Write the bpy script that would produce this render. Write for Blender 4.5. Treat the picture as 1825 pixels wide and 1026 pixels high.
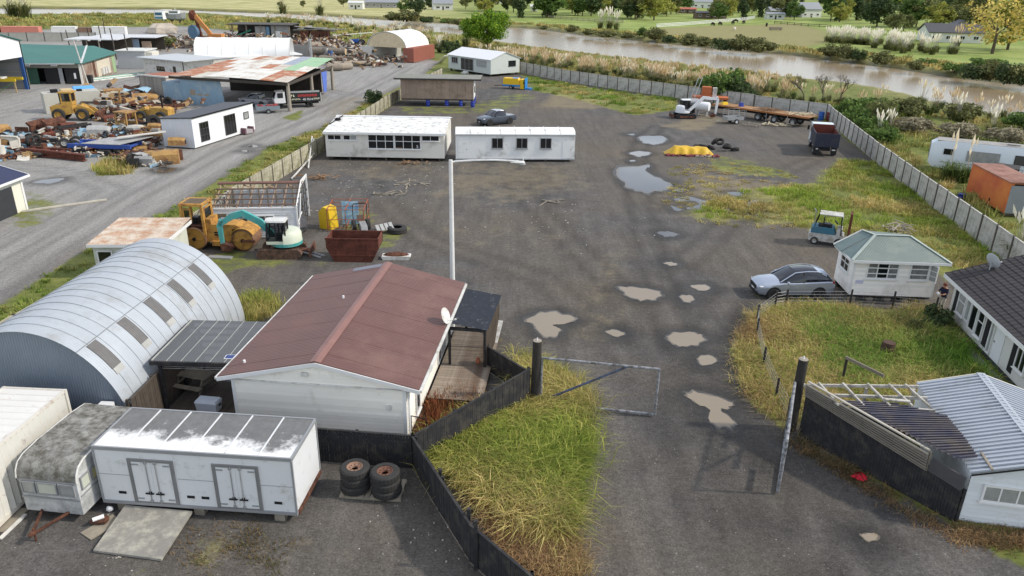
import bpy, math, random
import numpy as np
from mathutils import Vector, Matrix
for o in list(bpy.data.objects): bpy.data.objects.remove(o)
S = bpy.context.scene
C = S.collection
R = math.radians
rnd = random.Random(7)
ORD = ['first', 'second', 'third', 'fourth', 'fifth', 'sixth', 'seventh', 'eighth', 'ninth', 'tenth', 'eleventh', 'twelfth', 'thirteenth', 'fourteenth', 'fifteenth', 'sixteenth', 'seventeenth', 'eighteenth', 'nineteenth', 'twentieth', 'last']
# ---------------------------------------------------------------- camera
cd = bpy.data.cameras.new('camera'); cam = bpy.data.objects.new('camera', cd); C.objects.link(cam)
cd.sensor_width = 36; cd.lens = 1340/1825*36; cd.clip_start = .5; cd.clip_end = 6000
fw = Vector((0, math.cos(R(22.3)), -math.sin(R(22.3)))); r0 = Vector((1, 0, 0)); u0 = r0.cross(fw)
rr = r0*math.cos(R(1))+u0*math.sin(R(1)); uu = u0*math.cos(R(1))-r0*math.sin(R(1))
m4 = Matrix((rr, uu, -fw)).transposed().to_4x4(); m4.translation = (0, 0, 17); cam.matrix_world = m4
S.camera = cam
# ---------------------------------------------------------------- sky and sun
SUN = Vector((.95, -.06, .74)).normalized()
w = bpy.data.worlds.new('World'); S.world = w; w.use_nodes = True
wn = w.node_tree.nodes; wl = w.node_tree.links
sky = wn.new('ShaderNodeTexSky'); sky.sky_type = 'NISHITA'; sky.sun_disc = False
sky.sun_elevation = math.asin(SUN.z); sky.sun_rotation = math.atan2(SUN.x, SUN.y)
sky.air_density = 1.0; sky.dust_density = .4; sky.ozone_density = 1.0
# broken thin cloud: the same everywhere over the sky, from the direction only
wtc = wn.new('ShaderNodeTexCoord'); wmp = wn.new('ShaderNodeMapping'); wmp.inputs['Scale'].default_value = (1, 1, 3.2)
wno = wn.new('ShaderNodeTexNoise'); wno.inputs['Scale'].default_value = 2.6; wno.inputs['Detail'].default_value = 8
wrp = wn.new('ShaderNodeMapRange'); wrp.inputs[1].default_value = .5; wrp.inputs[2].default_value = .7; wrp.inputs[3].default_value = .3; wrp.inputs[4].default_value = .85
wmx = wn.new('ShaderNodeMix'); wmx.data_type = 'RGBA'; wmx.inputs['B'].default_value = (10.6, 10.7, 11.1, 1)
wl.new(wtc.outputs['Generated'], wmp.inputs['Vector']); wl.new(wmp.outputs[0], wno.inputs['Vector']); wl.new(wno.outputs['Fac'], wrp.inputs[0])
wl.new(wrp.outputs[0], wmx.inputs['Factor']); wl.new(sky.outputs[0], wmx.inputs['A'])
wl.new(wmx.outputs['Result'], wn['Background'].inputs[0]); wn['Background'].inputs[1].default_value = .15
ld = bpy.data.lights.new('sun', 'SUN'); ld.energy = 3.1; ld.angle = R(3); ld.color = (1, .92, .8)
lo = bpy.data.objects.new('sun', ld); C.objects.link(lo); lo.location = SUN*300
lo.rotation_euler = (-SUN).to_track_quat('-Z', 'Y').to_euler()
S.view_settings.view_transform = 'Standard'; S.view_settings.look = 'None'; S.view_settings.gamma = 1
S.view_settings.exposure = 0.1; S.view_settings.use_curve_mapping = False
S.render.engine = 'CYCLES'; S.cycles.max_bounces = 6; S.cycles.transparent_max_bounces = 12

# ---------------------------------------------------------------- materials
def L(r, g, b): return tuple(((v/255+.055)/1.055)**2.4 if v > 10 else v/255/12.92 for v in (r, g, b))
MATS = {}
class NT:
    def __init__(s, name):
        s.m = bpy.data.materials.new(name); s.m.use_nodes = True; s.t = s.m.node_tree
        s.b = s.t.nodes['Principled BSDF']; s.out = s.t.nodes['Material Output']
        s.tc = s.n('ShaderNodeTexCoord')
    def n(s, ty, **k):
        o = s.t.nodes.new(ty)
        for a, v in k.items(): setattr(o, a, v)
        return o
    def l(s, a, b): s.t.links.new(a, b)
    def noise(s, scale, detail=5, rough=.6, vec=None):
        o = s.n('ShaderNodeTexNoise'); o.inputs['Scale'].default_value = scale; o.inputs['Detail'].default_value = detail; o.inputs['Roughness'].default_value = rough
        s.l(vec or s.tc.outputs['Object'], o.inputs['Vector']); return o.outputs['Fac']
    def rng(s, v, a, b, c, d):
        o = s.n('ShaderNodeMapRange'); s.l(v, o.inputs[0])
        for i, x in enumerate((a, b, c, d)): o.inputs[i+1].default_value = x
        return o.outputs[0]
    def mix(s, f, a, b, mode='MIX'):
        o = s.n('ShaderNodeMix', data_type='RGBA', blend_type=mode)
        for k, v in (('Factor', f), ('A', a), ('B', b)):
            i = o.inputs[k] if k != 'Factor' else o.inputs[0]
            if isinstance(v, (int, float)): i.default_value = v
            elif isinstance(v, tuple): i.default_value = (*v, 1)
            else: s.l(v, i)
        return o.outputs['Result']
    def mul(s, a, b):
        o = s.n('ShaderNodeMath', operation='MULTIPLY')
        for i, v in enumerate((a, b)):
            if isinstance(v, (int, float)): o.inputs[i].default_value = v
            else: s.l(v, o.inputs[i])
        return o.outputs[0]
    def add(s, a, b):
        o = s.n('ShaderNodeMath', operation='ADD')
        for i, v in enumerate((a, b)):
            if isinstance(v, (int, float)): o.inputs[i].default_value = v
            else: s.l(v, o.inputs[i])
        return o.outputs[0]
    def scale(s, col, f):
        o = s.n('ShaderNodeVectorMath', operation='SCALE')
        if isinstance(col, tuple): o.inputs[0].default_value = col
        else: s.l(col, o.inputs[0])
        s.l(f, o.inputs['Scale']); return o.outputs[0]
    def attr(s, name): return s.n('ShaderNodeAttribute', attribute_name=name)
    def bump(s, h, st, dist=.02):
        o = s.n('ShaderNodeBump'); o.inputs['Strength'].default_value = st; o.inputs['Distance'].default_value = dist
        s.l(h, o.inputs['Height']); s.l(o.outputs[0], s.b.inputs['Normal'])
def mat(name, col, rough=.7, metal=0, var=.18, ns=1.2, dirt=None, damt=.45, dns=.7, corr=None, per=.09, rand=0, bump=0, spec=.4, fine=0):
    """painted / weathered surface: base colour, mottling, dirt patches of their own shape, optional corrugation"""
    if name in MATS: return MATS[name]
    t = NT(name); b = t.b
    f = t.rng(t.noise(ns, 6, .65), .25, .75, 1-var, 1+var)
    if fine: f = t.mul(f, t.rng(t.noise(ns*22, 4, .7), .25, .75, 1-fine, 1+fine))
    if rand:
        oi = t.n('ShaderNodeObjectInfo'); f = t.mul(f, t.rng(oi.outputs['Random'], 0, 1, 1-rand, 1+rand))
    c = t.scale(col, f)
    if dirt:
        m = t.rng(t.noise(dns, 9, .72), .62-damt*.5, .74-damt*.3, 0, .9)
        c = t.mix(m, c, dirt); t.l(t.rng(m, 0, 1, rough, min(1, rough+.25)), b.inputs['Roughness'])
    else: b.inputs['Roughness'].default_value = rough
    t.l(c, b.inputs['Base Color']); b.inputs['Metallic'].default_value = metal; b.inputs['Specular IOR Level'].default_value = spec
    if corr:
        wv = t.n('ShaderNodeTexWave', wave_type='BANDS', bands_direction=corr); wv.inputs['Scale'].default_value = .314/per
        t.l(t.tc.outputs['Object'], wv.inputs['Vector']); t.bump(wv.outputs['Fac'], .6, .02)
    elif bump: t.bump(t.noise(bump, 5, .7), .5, .02)
    MATS[name] = t.m; return t.m
RUST = L(112, 74, 56)
GRIME = L(88, 84, 74)
white = mat('white_paint', L(214, 213, 208), .55, var=.05, dirt=L(150, 146, 134), damt=.25, dns=1.2)
whiteclean = mat('white_clean', L(226, 227, 228), .5, var=.03)
trim = mat('white_trim', L(222, 222, 220), .5, var=.04)
cream = mat('cream_boards', L(240, 236, 225), .6, var=.03, rand=.1, dirt=L(212, 206, 192), damt=.14, dns=.9)
black = mat('black_stain', L(40, 40, 43), .85, var=.25, ns=3, fine=.2, dirt=L(74, 70, 64), damt=.3, dns=2)
dark = mat('dark_gap', L(26, 26, 27), .9, var=.1)
rubber = mat('tyre_rubber', L(52, 51, 50), .9, var=.2, ns=5)
glass = mat('window_glass', L(24, 27, 30), .06, var=.25, ns=.7, spec=.7)
glassc = mat('curtained_glass', L(150, 152, 150), .12, var=.3, ns=1.5, spec=.6)
steel = mat('galvanised_steel', L(168, 170, 170), .45, metal=.4, var=.1, ns=4)
rust = mat('rusty_steel', RUST, .9, var=.4, ns=3, dirt=L(62, 38, 30), damt=.5, dns=2.5, rand=.2)
rustred = mat('rusty_red_steel', L(116, 64, 50), .85, var=.3, ns=3, dirt=L(84, 50, 38), damt=.5, dns=2)
timber = mat('weathered_timber', L(138, 130, 116), .9, var=.25, ns=3, rand=.18, fine=.15)
darkwood = mat('dark_timber', L(70, 64, 58), .9, var=.3, ns=3, rand=.15, fine=.2)
concrete = mat('concrete', L(152, 149, 140), .9, var=.16, ns=1.5, rand=.06, dirt=L(96, 95, 84), damt=.45, dns=1.3, fine=.08)
chrome = mat('bright_metal', L(190, 192, 195), .25, metal=.8, var=.05)

# ---------------------------------------------------------------- mesh helpers
class MB:
    def __init__(s): s.v = []; s.f = []
    def add(s, vs, fs):
        o = len(s.v); s.v += [tuple(p) for p in vs]; s.f += [tuple(i+o for i in f) for f in fs]; return s
    def bx(s, x0, x1, y0, y1, z0, z1):
        return s.add([(x0,y0,z0),(x1,y0,z0),(x1,y1,z0),(x0,y1,z0),(x0,y0,z1),(x1,y0,z1),(x1,y1,z1),(x0,y1,z1)],
                     [(3,2,1,0),(4,5,6,7),(0,1,5,4),(1,2,6,5),(2,3,7,6),(3,0,4,7)])
    def hexa(s, p):
        return s.add(p, [(3,2,1,0),(4,5,6,7),(0,1,5,4),(1,2,6,5),(2,3,7,6),(3,0,4,7)])
    def bar(s, p, q, w, h=None, up=(0,0,1)):
        h = h or w; p = Vector(p); q = Vector(q); d = (q-p).normalized(); u = Vector(up)
        if abs(d.dot(u)) > .98: u = Vector((0,1,0))
        a = d.cross(u).normalized(); b = a.cross(d).normalized(); a *= w/2; b *= h/2
        return s.hexa([p-a-b, p+a-b, q+a-b, q-a-b, p-a+b, p+a+b, q+a+b, q-a+b])
    def cyl(s, p, q, r, r2=None, n=12):
        r2 = r if r2 is None else r2; p = Vector(p); q = Vector(q); d = (q-p).normalized()
        u = Vector((0,0,1)) if abs(d.z) < .95 else Vector((1,0,0))
        a = d.cross(u).normalized(); b = d.cross(a)
        k = [(math.cos(2*math.pi*i/n), math.sin(2*math.pi*i/n)) for i in range(n)]
        vs = [p+(a*c+b*e)*r for c, e in k]+[q+(a*c+b*e)*r2 for c, e in k]
        return s.add(vs, [(i, (i+1) % n, n+(i+1) % n, n+i) for i in range(n)]+[tuple(range(n))[::-1], tuple(range(n, 2*n))])
    def tube(s, pts, r, n=7):
        for a, b in zip(pts, pts[1:]): s.cyl(a, b, r, n=n)
        return s
    def prism(s, poly, a, b, ax='y'):
        n = len(poly)
        g = {'y': lambda u, v, t: (u, t, v), 'x': lambda u, v, t: (t, u, v), 'z': lambda u, v, t: (u, v, t)}[ax]
        return s.add([g(u, v, a) for u, v in poly]+[g(u, v, b) for u, v in poly],
                     [(i, (i+1) % n, n+(i+1) % n, n+i) for i in range(n)]+[tuple(range(n))[::-1], tuple(range(n, 2*n))])
    def lathe(s, prof, c=(0,0,0), n=16, ax='z'):
        m = len(prof); vs = []
        for i in range(n):
            a = 2*math.pi*i/n
            for r, h in prof:
                x, y = r*math.cos(a), r*math.sin(a)
                vs.append({'z': (c[0]+x, c[1]+y, c[2]+h), 'y': (c[0]+x, c[1]+h, c[2]+y), 'x': (c[0]+h, c[1]+x, c[2]+y)}[ax])
        return s.add(vs, [(i*m+j, ((i+1) % n)*m+j, ((i+1) % n)*m+j+1, i*m+j+1) for i in range(n) for j in range(m-1)])
    def loft(s, secs, cap=True, closed=True):
        n = len(secs[0]); vs = [p for q in secs for p in q]; k = n if closed else n-1
        fs = [(i*n+j, i*n+(j+1) % n, (i+1)*n+(j+1) % n, (i+1)*n+j) for i in range(len(secs)-1) for j in range(k)]
        if cap: fs += [tuple(range(n))[::-1], tuple(range((len(secs)-1)*n, len(secs)*n))]
        return s.add(vs, fs)
    def blob(s, c, r, n=8, m=5, jit=.15, sq=1):
        vs = [(c[0], c[1], c[2]+r[2])]; 
        for i in range(1, m):
            t = math.pi*i/m
            for j in range(n):
                a = 2*math.pi*j/n; k = 1+rnd.uniform(-jit, jit)
                vs.append((c[0]+r[0]*k*math.sin(t)*math.cos(a), c[1]+r[1]*k*math.sin(t)*math.sin(a), c[2]+r[2]*k*math.cos(t)))
        vs.append((c[0], c[1], c[2]-r[2])); e = len(vs)-1
        fs = [(0, 1+j, 1+(j+1) % n) for j in range(n)]
        fs += [(1+i*n+j, 1+(i+1)*n+j, 1+(i+1)*n+(j+1) % n, 1+i*n+(j+1) % n) for i in range(m-2) for j in range(n)]
        fs += [(e, 1+(m-2)*n+(j+1) % n, 1+(m-2)*n+j) for j in range(n)]
        return s.add(vs, fs)
    def corr(s, p, u, v, per=.1, amp=.012, k=4, th=0):
        """corrugated sheet: p corner, u = vector across the waves, v = vector along the ridges"""
        p = Vector(p); u = Vector(u); v = Vector(v); nrm = u.cross(v).normalized(); n = max(2, int(u.length/per*k))
        vs = []
        for i in range(n+1):
            d = amp*math.sin(2*math.pi*i/k); a = p+u*(i/n)+nrm*d; vs += [a, a+v]
        return s.add(vs, [(2*i, 2*i+2, 2*i+3, 2*i+1) for i in range(n)])
    def mesh(s, name, m=None, smooth=False):
        me = bpy.data.meshes.new(name); me.from_pydata(s.v, [], s.f); me.update()
        if smooth:
            me.polygons.foreach_set('use_smooth', [True]*len(me.polygons)); me.set_sharp_from_angle(angle=R(38))
        if m: me.materials.append(m)
        return me
    def build(s, name, m, par=None, loc=(0,0,0), rot=(0,0,0), smooth=False): return O(name, s.mesh(name, m, smooth), par, loc, rot)
def O(name, me, par=None, loc=(0,0,0), rot=(0,0,0), sc=None):
    o = bpy.data.objects.new(name, me); C.objects.link(o); o.parent = par; o.location = loc; o.rotation_euler = rot
    if sc: o.scale = sc if hasattr(sc, '__len__') else (sc,)*3
    return o
def tag(o, label, cat, group=None, kind=None):
    if label: o['label'] = label
    if cat: o['category'] = cat
    if group: o['group'] = group
    if kind: o['kind'] = kind
    return o
def T(name, label, cat, loc=(0,0,0), rz=0, group=None, rot=None):
    o = bpy.data.objects.new(name, None); C.objects.link(o); o.empty_display_size = .3
    o.location = (*loc, 0) if len(loc) == 2 else loc; o.rotation_euler = rot or (0, 0, R(rz)); return tag(o, label, cat, group)
def copy_tree(o, par=None):
    c = o.copy(); C.objects.link(c); c.parent = par
    for ch in o.children: copy_tree(ch, c)
    return c
def dup(o, loc, rz, label=None, sc=None):
    c = copy_tree(o); c.location = (*loc, 0) if len(loc) == 2 else loc; c.rotation_euler = (0, 0, R(rz))
    if label: c['label'] = label
    if sc: c.scale = (sc,)*3
    return c
def sub(parent, name, m, fn, smooth=False, **k):
    b = MB(); fn(b)
    for p in getattr(b, 'pieces', []): o = p.build('weatherboard', m, parent)
    return b.build(name, m, parent, smooth=smooth, **k) if b.v else o
def B(par, name, m, *boxes):
    for q in boxes: o = MB().bx(*q).build(name, m, par)
    return o
def frame(O0, u, n):
    u = Vector(u); n = Vector(n); O0 = Vector(O0)
    return lambda a, z, d: O0+u*a+n*d+Vector((0, 0, z))
FRONT = lambda y=0: frame((0, y, 0), (1,0,0), (0,-1,0))
BACK = lambda y: frame((0, y, 0), (1,0,0), (0,1,0))
RIGHT = lambda x: frame((x, 0, 0), (0,1,0), (1,0,0))
LEFT = lambda x=0: frame((x, 0, 0), (0,1,0), (-1,0,0))
def fbox(b, F, a0, a1, z0, z1, d0, d1):
    b.hexa([F(a0,z0,d1), F(a1,z0,d1), F(a1,z0,d0), F(a0,z0,d0), F(a0,z1,d1), F(a1,z1,d1), F(a1,z1,d0), F(a0,z1,d0)])
def window(par, F, a0, a1, z0, z1, nc=1, nr=1, fwid=.06, mf=None, mg=None, dep=.08, sill=True, rows=None, name='window'):
    """frame of real depth with each pane set back in it"""
    dep = max(dep, .065); b = MB(); fbox(b, F, a0, a0+fwid, z0, z1, -.02, dep); fbox(b, F, a1-fwid, a1, z0, z1, -.02, dep)
    fbox(b, F, a0+fwid, a1-fwid, z0, z0+fwid, -.02, dep); fbox(b, F, a0+fwid, a1-fwid, z1-fwid, z1, -.02, dep)
    xs = [a0+(a1-a0)*i/nc for i in range(nc+1)]; zs = [z0+(z1-z0)*t for t in (rows or [i/nr for i in range(nr+1)])]; h = fwid*.35
    for x in xs[1:-1]: fbox(b, F, x-h, x+h, z0+fwid, z1-fwid, -.02, dep-.005)
    for z in zs[1:-1]: fbox(b, F, a0+fwid, a1-fwid, z-h, z+h, -.02, dep-.01)
    if sill: fbox(b, F, a0-.05, a1+.05, z0-.05, z0-.002, -.02, dep+.05)
    o = b.build(name, mf or trim, par)
    for i in range(nc):
        for j in range(len(zs)-1):
            p = MB(); l = xs[i]+(fwid if i == 0 else h); r = xs[i+1]-(fwid if i == nc-1 else h)
            lo_ = zs[j]+(fwid if j == 0 else h); hi = zs[j+1]-(fwid if j == len(zs)-2 else h)
            fbox(p, F, l+.001, r-.001, lo_+.001, hi-.001, .034, .042); p.build('pane', (mg[i % len(mg)] if isinstance(mg, list) else mg) or glass, o)
    return o
def lap(b, F, a0, a1, z0, z1, step=.15, d=.032, top=None):
    """weatherboards: each board leans out at its lower edge; top(a) gives a gable's underside"""
    z = z0; b.pieces = getattr(b, 'pieces', [])
    while z < z1-.01:
        z2 = min(z+step, z1); l, r = a0, a1; l2, r2 = a0, a1
        if top: l, r, l2, r2 = *top(z), *top(z2)
        if r2-l2 < .02: break
        b.pieces.append(MB().add([F(l,z,d), F(r,z,d), F(r2,z2,.004), F(l2,z2,.004), F(l,z,-.02), F(r,z,-.02)], [(0,1,2,3), (4,5,1,0)]))
        z = z2
def tyre(b, c, r, w, ax='y', inner=.55):
    b.lathe([(r*inner,-w/2),(r*.9,-w/2),(r,-w*.33),(r,w*.33),(r*.9,w/2),(r*inner,w/2)], c, 18, ax)
def rim(b, c, r, w, ax='y'):
    b.lathe([(.01,-w*.25),(r*.25,-w*.28),(r*.3,-w*.1),(r*.5,-w*.2),(r*.58,-w*.45),(r*.58,w*.45),(r*.5,w*.2),(r*.3,w*.1),(r*.25,w*.28),(.01,w*.25)], c, 14, ax)
def wheel(par, c, r, w, ax='y', mr=None, name='wheel'):
    b = MB(); tyre(b, c, r, w, ax); o = b.build(name, rubber, par, smooth=True)
    b = MB(); rim(b, c, r, w, ax); b.build('rim', mr or steel, o, smooth=True); return o
def text_mesh(name, body, size, m, par, loc):
    cu = bpy.data.curves.new(name, 'FONT'); cu.body = body; cu.size = size; cu.extrude = .003; o = bpy.data.objects.new(name+'_curve', cu); C.objects.link(o)
    dg = bpy.context.evaluated_depsgraph_get(); dg.update(); me_ = bpy.data.meshes.new_from_object(o.evaluated_get(dg)); bpy.data.objects.remove(o); bpy.data.curves.remove(cu); me_.materials.clear(); me_.materials.append(m)
    return O(name, me_, par, loc, (R(90), 0, 0))

# ---------------------------------------------------------------- terrain
def poly_sd(P, poly):
    """signed distance (positive inside) of points P (n,2) to a closed polygon"""
    poly = np.array(poly, float); x, y = P[:, 0], P[:, 1]; ins = np.zeros(len(P), bool); d = np.full(len(P), 1e9); n = len(poly)
    for i in range(n):
        a, b = poly[i], poly[(i+1) % n]; e = b-a
        t = np.clip(((x-a[0])*e[0]+(y-a[1])*e[1])/max(e@e, 1e-9), 0, 1)
        d = np.minimum(d, (x-a[0]-t*e[0])**2+(y-a[1]-t*e[1])**2)
        c = (a[1] > y) != (b[1] > y)
        with np.errstate(divide='ignore', invalid='ignore'): ins ^= c & (x < (b[0]-a[0])*(y-a[1])/(b[1]-a[1])+a[0])
    d = np.sqrt(d); return np.where(ins, d, -d)
def sstep(x, a, b): t = np.clip((x-a)/(b-a), 0, 1); return t*t*(3-2*t)
NEAR = [(-900,300),(-300,335),(-197,350),(-173,367),(-150,385),(-87,341),(-41,289),(-19,268),(1.6,227),(18.9,202.5),(31,187.6),(46.3,168.9),(55,158.3),(63.4,150.6),(68.8,138.9),(69.8,122),(73.3,109.7),(77,85),(79,40),(80,-80)]
FAR = [(140,-80),(128,40),(118,100),(110,135),(102,155.8),(93.8,166.7),(89.7,183.5),(82.8,199),(74.7,217.8),(61.7,227.7),(46.4,251),(25.7,279),(6.6,316),(-29,342),(-56,362),(-107,400),(-188,432),(-300,400),(-900,360)]
RIVER = NEAR+FAR
YARD = [(-24.6,26),(-22.2,60),(-20.4,79),(-17.6,110),(-13.4,148),(1,153.5),(17,131),(30,117),(35,112.6),(41.8,104.5),(37.5,77),(34,52),(32.4,44),(24,38.5),(20,37),(14,27),(13,24.5),(16,19),(26,9),(-26,9)]
LYARD = [(-28,20),(-28.2,37),(-28.3,47),(-26.6,58),(-26.3,80),(-23.3,92),(-21.6,113),(-17.5,145),(-17,172),(-34,205),(-58,222),(-95,262),(-118,280),(-150,250),(-150,180),(-190,120),(-150,40),(-60,5)]
GRASS = [  # (polygon in metres, weight, softness)
 ([(-0.76, 35.13),(0.80, 31.82),(3.10, 28.68),(3.13, 26.12),(2.35, 23.11),(2.05, 21.50),(1.76, 19.77),(0.56, 20.01),(-0.92, 22.03),(-2.90, 24.75),(-1.14, 27.04),(0.99, 28.00),(0.54, 32.38)], 1, .4),
 ([(13.52, 38.21),(15.78, 39.87),(18.91, 39.61),(24.53, 38.67),(21.81, 32.02),(18.80, 30.31),(13.41, 29.62),(11.40, 26.58),(10.70, 28.56),(11.24, 33.99)], 1, .5),
 ([(34.74, 78.52),(37.87, 76.94),(32.92, 47.42),(27.35, 42.08),(28.76, 50.39),(25.52, 52.08),(20.64, 55.90),(14.71, 56.59),(14.26, 58.57),(20.62, 65.09),(27.48, 67.52)], .85, 3),
 ([(1.18, 151.12),(8.18, 139.16),(16.97, 128.56),(24.92, 121.21),(23.69, 110.56),(16.39, 104.92),(10.43, 117.15),(2.94, 128.82)], .8, 2),
 ([(19.11, 73.54),(21.26, 80.17),(24.17, 77.69),(27.09, 74.14),(26.63, 69.55),(20.76, 71.33)], .55, 2),
 ([(-15.27, 38.91),(-14.27, 39.77),(-12.85, 38.23),(-13.50, 36.34),(-13.97, 35.96)], 1, .5),
 ([(-11.42, 44.99),(-12.41, 43.94),(-20.21, 44.55),(-19.93, 46.14),(-17.58, 46.81)], .5, 1.5),
 ([(-14.47, 101.69),(-17.01, 108.61),(-5.63, 112.52),(-1.24, 124.93),(3.71, 122.34),(-1.39, 105.39)], .5, 2),
 ([(-9.59, 47.79),(-9.36, 53.44),(-7.62, 52.86),(-8.18, 48.44)], .6, 1),
 ([(-12.60, 49.38),(-12.28, 57.72),(-10.26, 56.29),(-10.68, 49.49)], .5, 1.5),
 ([(-20.74, 44.53),(-18.32, 47.90),(-16.54, 44.74),(-17.93, 41.78)], .6, 1),
 ([(-13.66, 21.07),(-10.82, 20.28),(-7.77, 19.53),(-8.29, 17.87),(-11.69, 17.79)], .3, 1),
 ([(-7.94, 20.07),(-6.19, 19.05),(-6.59, 17.91),(-8.63, 17.87)], .25, 1),
 ([(-38.41, 53.85),(-40.82, 60.96),(-37.37, 59.43),(-34.16, 53.39),(-34.78, 50.65)], .55, 2),
 ([(-39.22, 69.16),(-39.93, 72.65),(-36.73, 71.68),(-35.15, 67.26),(-37.42, 66.67)], .9, 1),
 ([(-30.24, 97.87),(-29.04, 104.32),(-27.58, 96.06)], .8, 1.5),
 ([(10.77, 24.05),(12.44, 23.40),(14.08, 20.78),(17.24, 20.17),(17.68, 20.88),(15.52, 20.96),(12.80, 25.42),(11.79, 26.39)], .35, .7)]
DRY = [
 ([(17.41, 73.41),(25.90, 67.42),(22.15, 55.27),(16.48, 54.94),(12.11, 59.24)], .6, 4),
 ([(-5.95, 74.06),(6.43, 75.02),(7.28, 66.13),(-0.68, 58.44),(-7.33, 61.39)], .45, 4),
 ([(-9.89, 54.11),(-0.65, 56.87),(7.87, 54.44),(3.16, 45.72),(-5.89, 48.56)], .3, 5),
 ([(6.09, 125.85),(15.64, 117.76),(11.39, 109.21),(3.41, 110.89)], .7, 2),
 ([(18.77, 96.60),(27.25, 108.45),(28.68, 101.71),(22.29, 93.11)], .7, 2),
 ([(9.30, 33.92),(13.82, 39.79),(9.58, 26.74),(10.93, 25.17),(12.26, 26.40),(13.52, 38.21)], .0, 1),
 ([(-0.95, 21.72),(0.56, 20.01),(1.94, 19.78),(2.19, 18.12),(0.28, 17.98)], .9, .6),
 ([(11.50, 35.29),(13.52, 38.21),(10.98, 29.53),(11.47, 26.80),(10.46, 29.03)], 1, .5),
 ([(-27.36, 115.57),(-19.56, 122.63),(-18.87, 99.04),(-26.00, 98.31)], .5, 3),
 ([(-3.60, 18.61),(-9.98, 18.21),(-9.52, 20.31),(-6.38, 19.84)], .4, 1.5),
 ([(4.17, 44.75),(7.53, 51.73),(8.66, 45.99),(5.33, 33.76),(1.90, 32.43)], .35, 3),
 ([(-19.13, 73.04),(-6.61, 75.27),(-6.76, 65.16),(-15.81, 65.53)], .35, 3)]
PUDW = [[(10.10,72.15),(13.55,74.57),(12.73,71.89),(13.48,69.26),(14.21,67.01),(13.42,65.18),(11.78,64.30),(10.65,64.99),(10.07,67.34)],
 [(14.93,89.23),(17.56,89.82),(17.28,86.77),(16.08,85.07),(14.81,85.91)],
 [(12.33,80.01),(13.60,81.25),(14.58,80.19),(13.17,78.42)],
 [(13.62,90.86),(14.47,91.12),(14.07,90.20)],
 [(11.84,76.46),(12.34,76.76),(12.38,76.25),(11.94,75.96)],
 [(14.18,65.23),(15.29,65.30),(14.49,64.29)],
 [(13.68,61.88),(14.89,62.67),(16.06,61.51),(16.22,60.15),(15.01,59.09),(14.06,59.36),(15.36,60.27),(15.15,61.45),(14.06,61.20)],
 [(12.95,59.78),(13.68,58.85),(13.12,58.34)],
 [(16.30,60.33),(17.54,59.90),(18.52,60.63),(17.39,58.44),(16.92,58.73)],
 [(18.85,64.40),(20.15,64.48),(19.25,63.31)],
 [(19.05,61.18),(20.64,61.80),(19.52,60.03)],
 [(18.54,58.51),(20.07,58.92),(18.69,56.23),(18.73,57.58)],
 [(10.64,52.56),(11.39,52.86),(12.01,52.24),(11.17,51.68)],
 [(9.86,46.16),(10.38,46.40),(10.74,45.99),(10.26,45.76)],
 [(6.46,41.66),(7.33,41.88),(8.45,41.49),(8.76,40.81),(8.04,40.02),(7.09,40.15)],
 [(10.81,42.22),(11.68,42.44),(11.90,41.91),(11.30,41.53)],
 [(9.88,40.61),(10.48,40.80),(10.53,40.13),(9.99,39.70)],
 [(0.80,36.86),(1.65,37.93),(2.88,37.76),(3.45,37.12),(2.78,36.51),(2.20,36.35),(2.62,35.74),(2.14,34.92),(1.49,35.29),(1.22,36.38)],
 [(4.96,35.56),(5.43,35.85),(5.88,35.40),(5.48,35.05)],
 [(8.14,35.15),(8.66,35.71),(9.67,35.62),(9.95,35.03),(9.31,34.23),(8.36,34.19)],
 [(7.88,29.18),(8.44,29.45),(9.65,28.76),(9.45,28.19),(9.08,28.00),(9.39,27.16),(9.11,26.72),(8.56,26.83),(8.38,27.35),(8.61,28.03),(8.12,28.57)],
 [(9.21,32.88),(9.82,33.14),(9.98,32.44),(9.23,32.13)],
 [(-41.76,63.71),(-41.38,64.73),(-40.07,65.23),(-39.86,64.24),(-40.37,63.42)],
 [(-33.74,68.67),(-33.30,70.06),(-31.80,69.26),(-32.36,67.89)],
 [(11.84,20.17),(12.25,20.31),(12.34,20.10),(11.96,19.87)],
 [(-28.48,77.77),(-28.09,78.36),(-27.45,77.85),(-27.73,77.28)],
 [(-28.62,80.33),(-28.22,80.96),(-27.47,80.13),(-27.88,79.52)]]
def axis(segs):
    out = [segs[0][0]]
    for a, b, st in segs:
        n = max(1, round((b-a)/st)); out += [a+(b-a)*(i+1)/n for i in range(n)]
    return np.array(out)
xs = axis([(-3000,-900,150),(-900,-300,15),(-300,-90,3),(-90,-40,1),(-40,45,.55),(45,110,1.5),(110,330,4),(330,900,20),(900,3000,150)])
ys = axis([(-120,8,8),(8,60,.5),(60,130,.7),(130,240,2),(240,520,5),(520,1200,40),(1200,4500,300)])
X, Y = np.meshgrid(xs, ys); P = np.stack([X.ravel(), Y.ravel()], 1); N = len(P)
nz = lambda s, k: np.sin(P[:,0]*s+k)*np.cos(P[:,1]*s*1.13+k*2.1)+.5*np.sin(P[:,0]*s*2.3+P[:,1]*s*1.7+k)
sd = poly_sd(P, RIVER); Z = np.where(sd > -2.5, -1-np.clip(sd, -2.5, 3)*.4, 0.)
Z += np.where((sd < -3) & ((P[:,1] > 170) | (np.abs(P[:,0]) > 60)), .15*nz(.05, 1), 0)
Z += np.clip((P[:,1]-600)/900, 0, 1)**2*60*(1+.3*nz(.004, 2))          # low hills far beyond the river
y_sd = poly_sd(P, YARD); l_sd = poly_sd(P, LYARD)
grav = np.maximum(sstep(y_sd, -.6, .5), sstep(l_sd, -1.2, 1))
grass = 1-grav; dry = np.zeros(N); pale = sstep(l_sd, -1, 2)*.8
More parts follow.
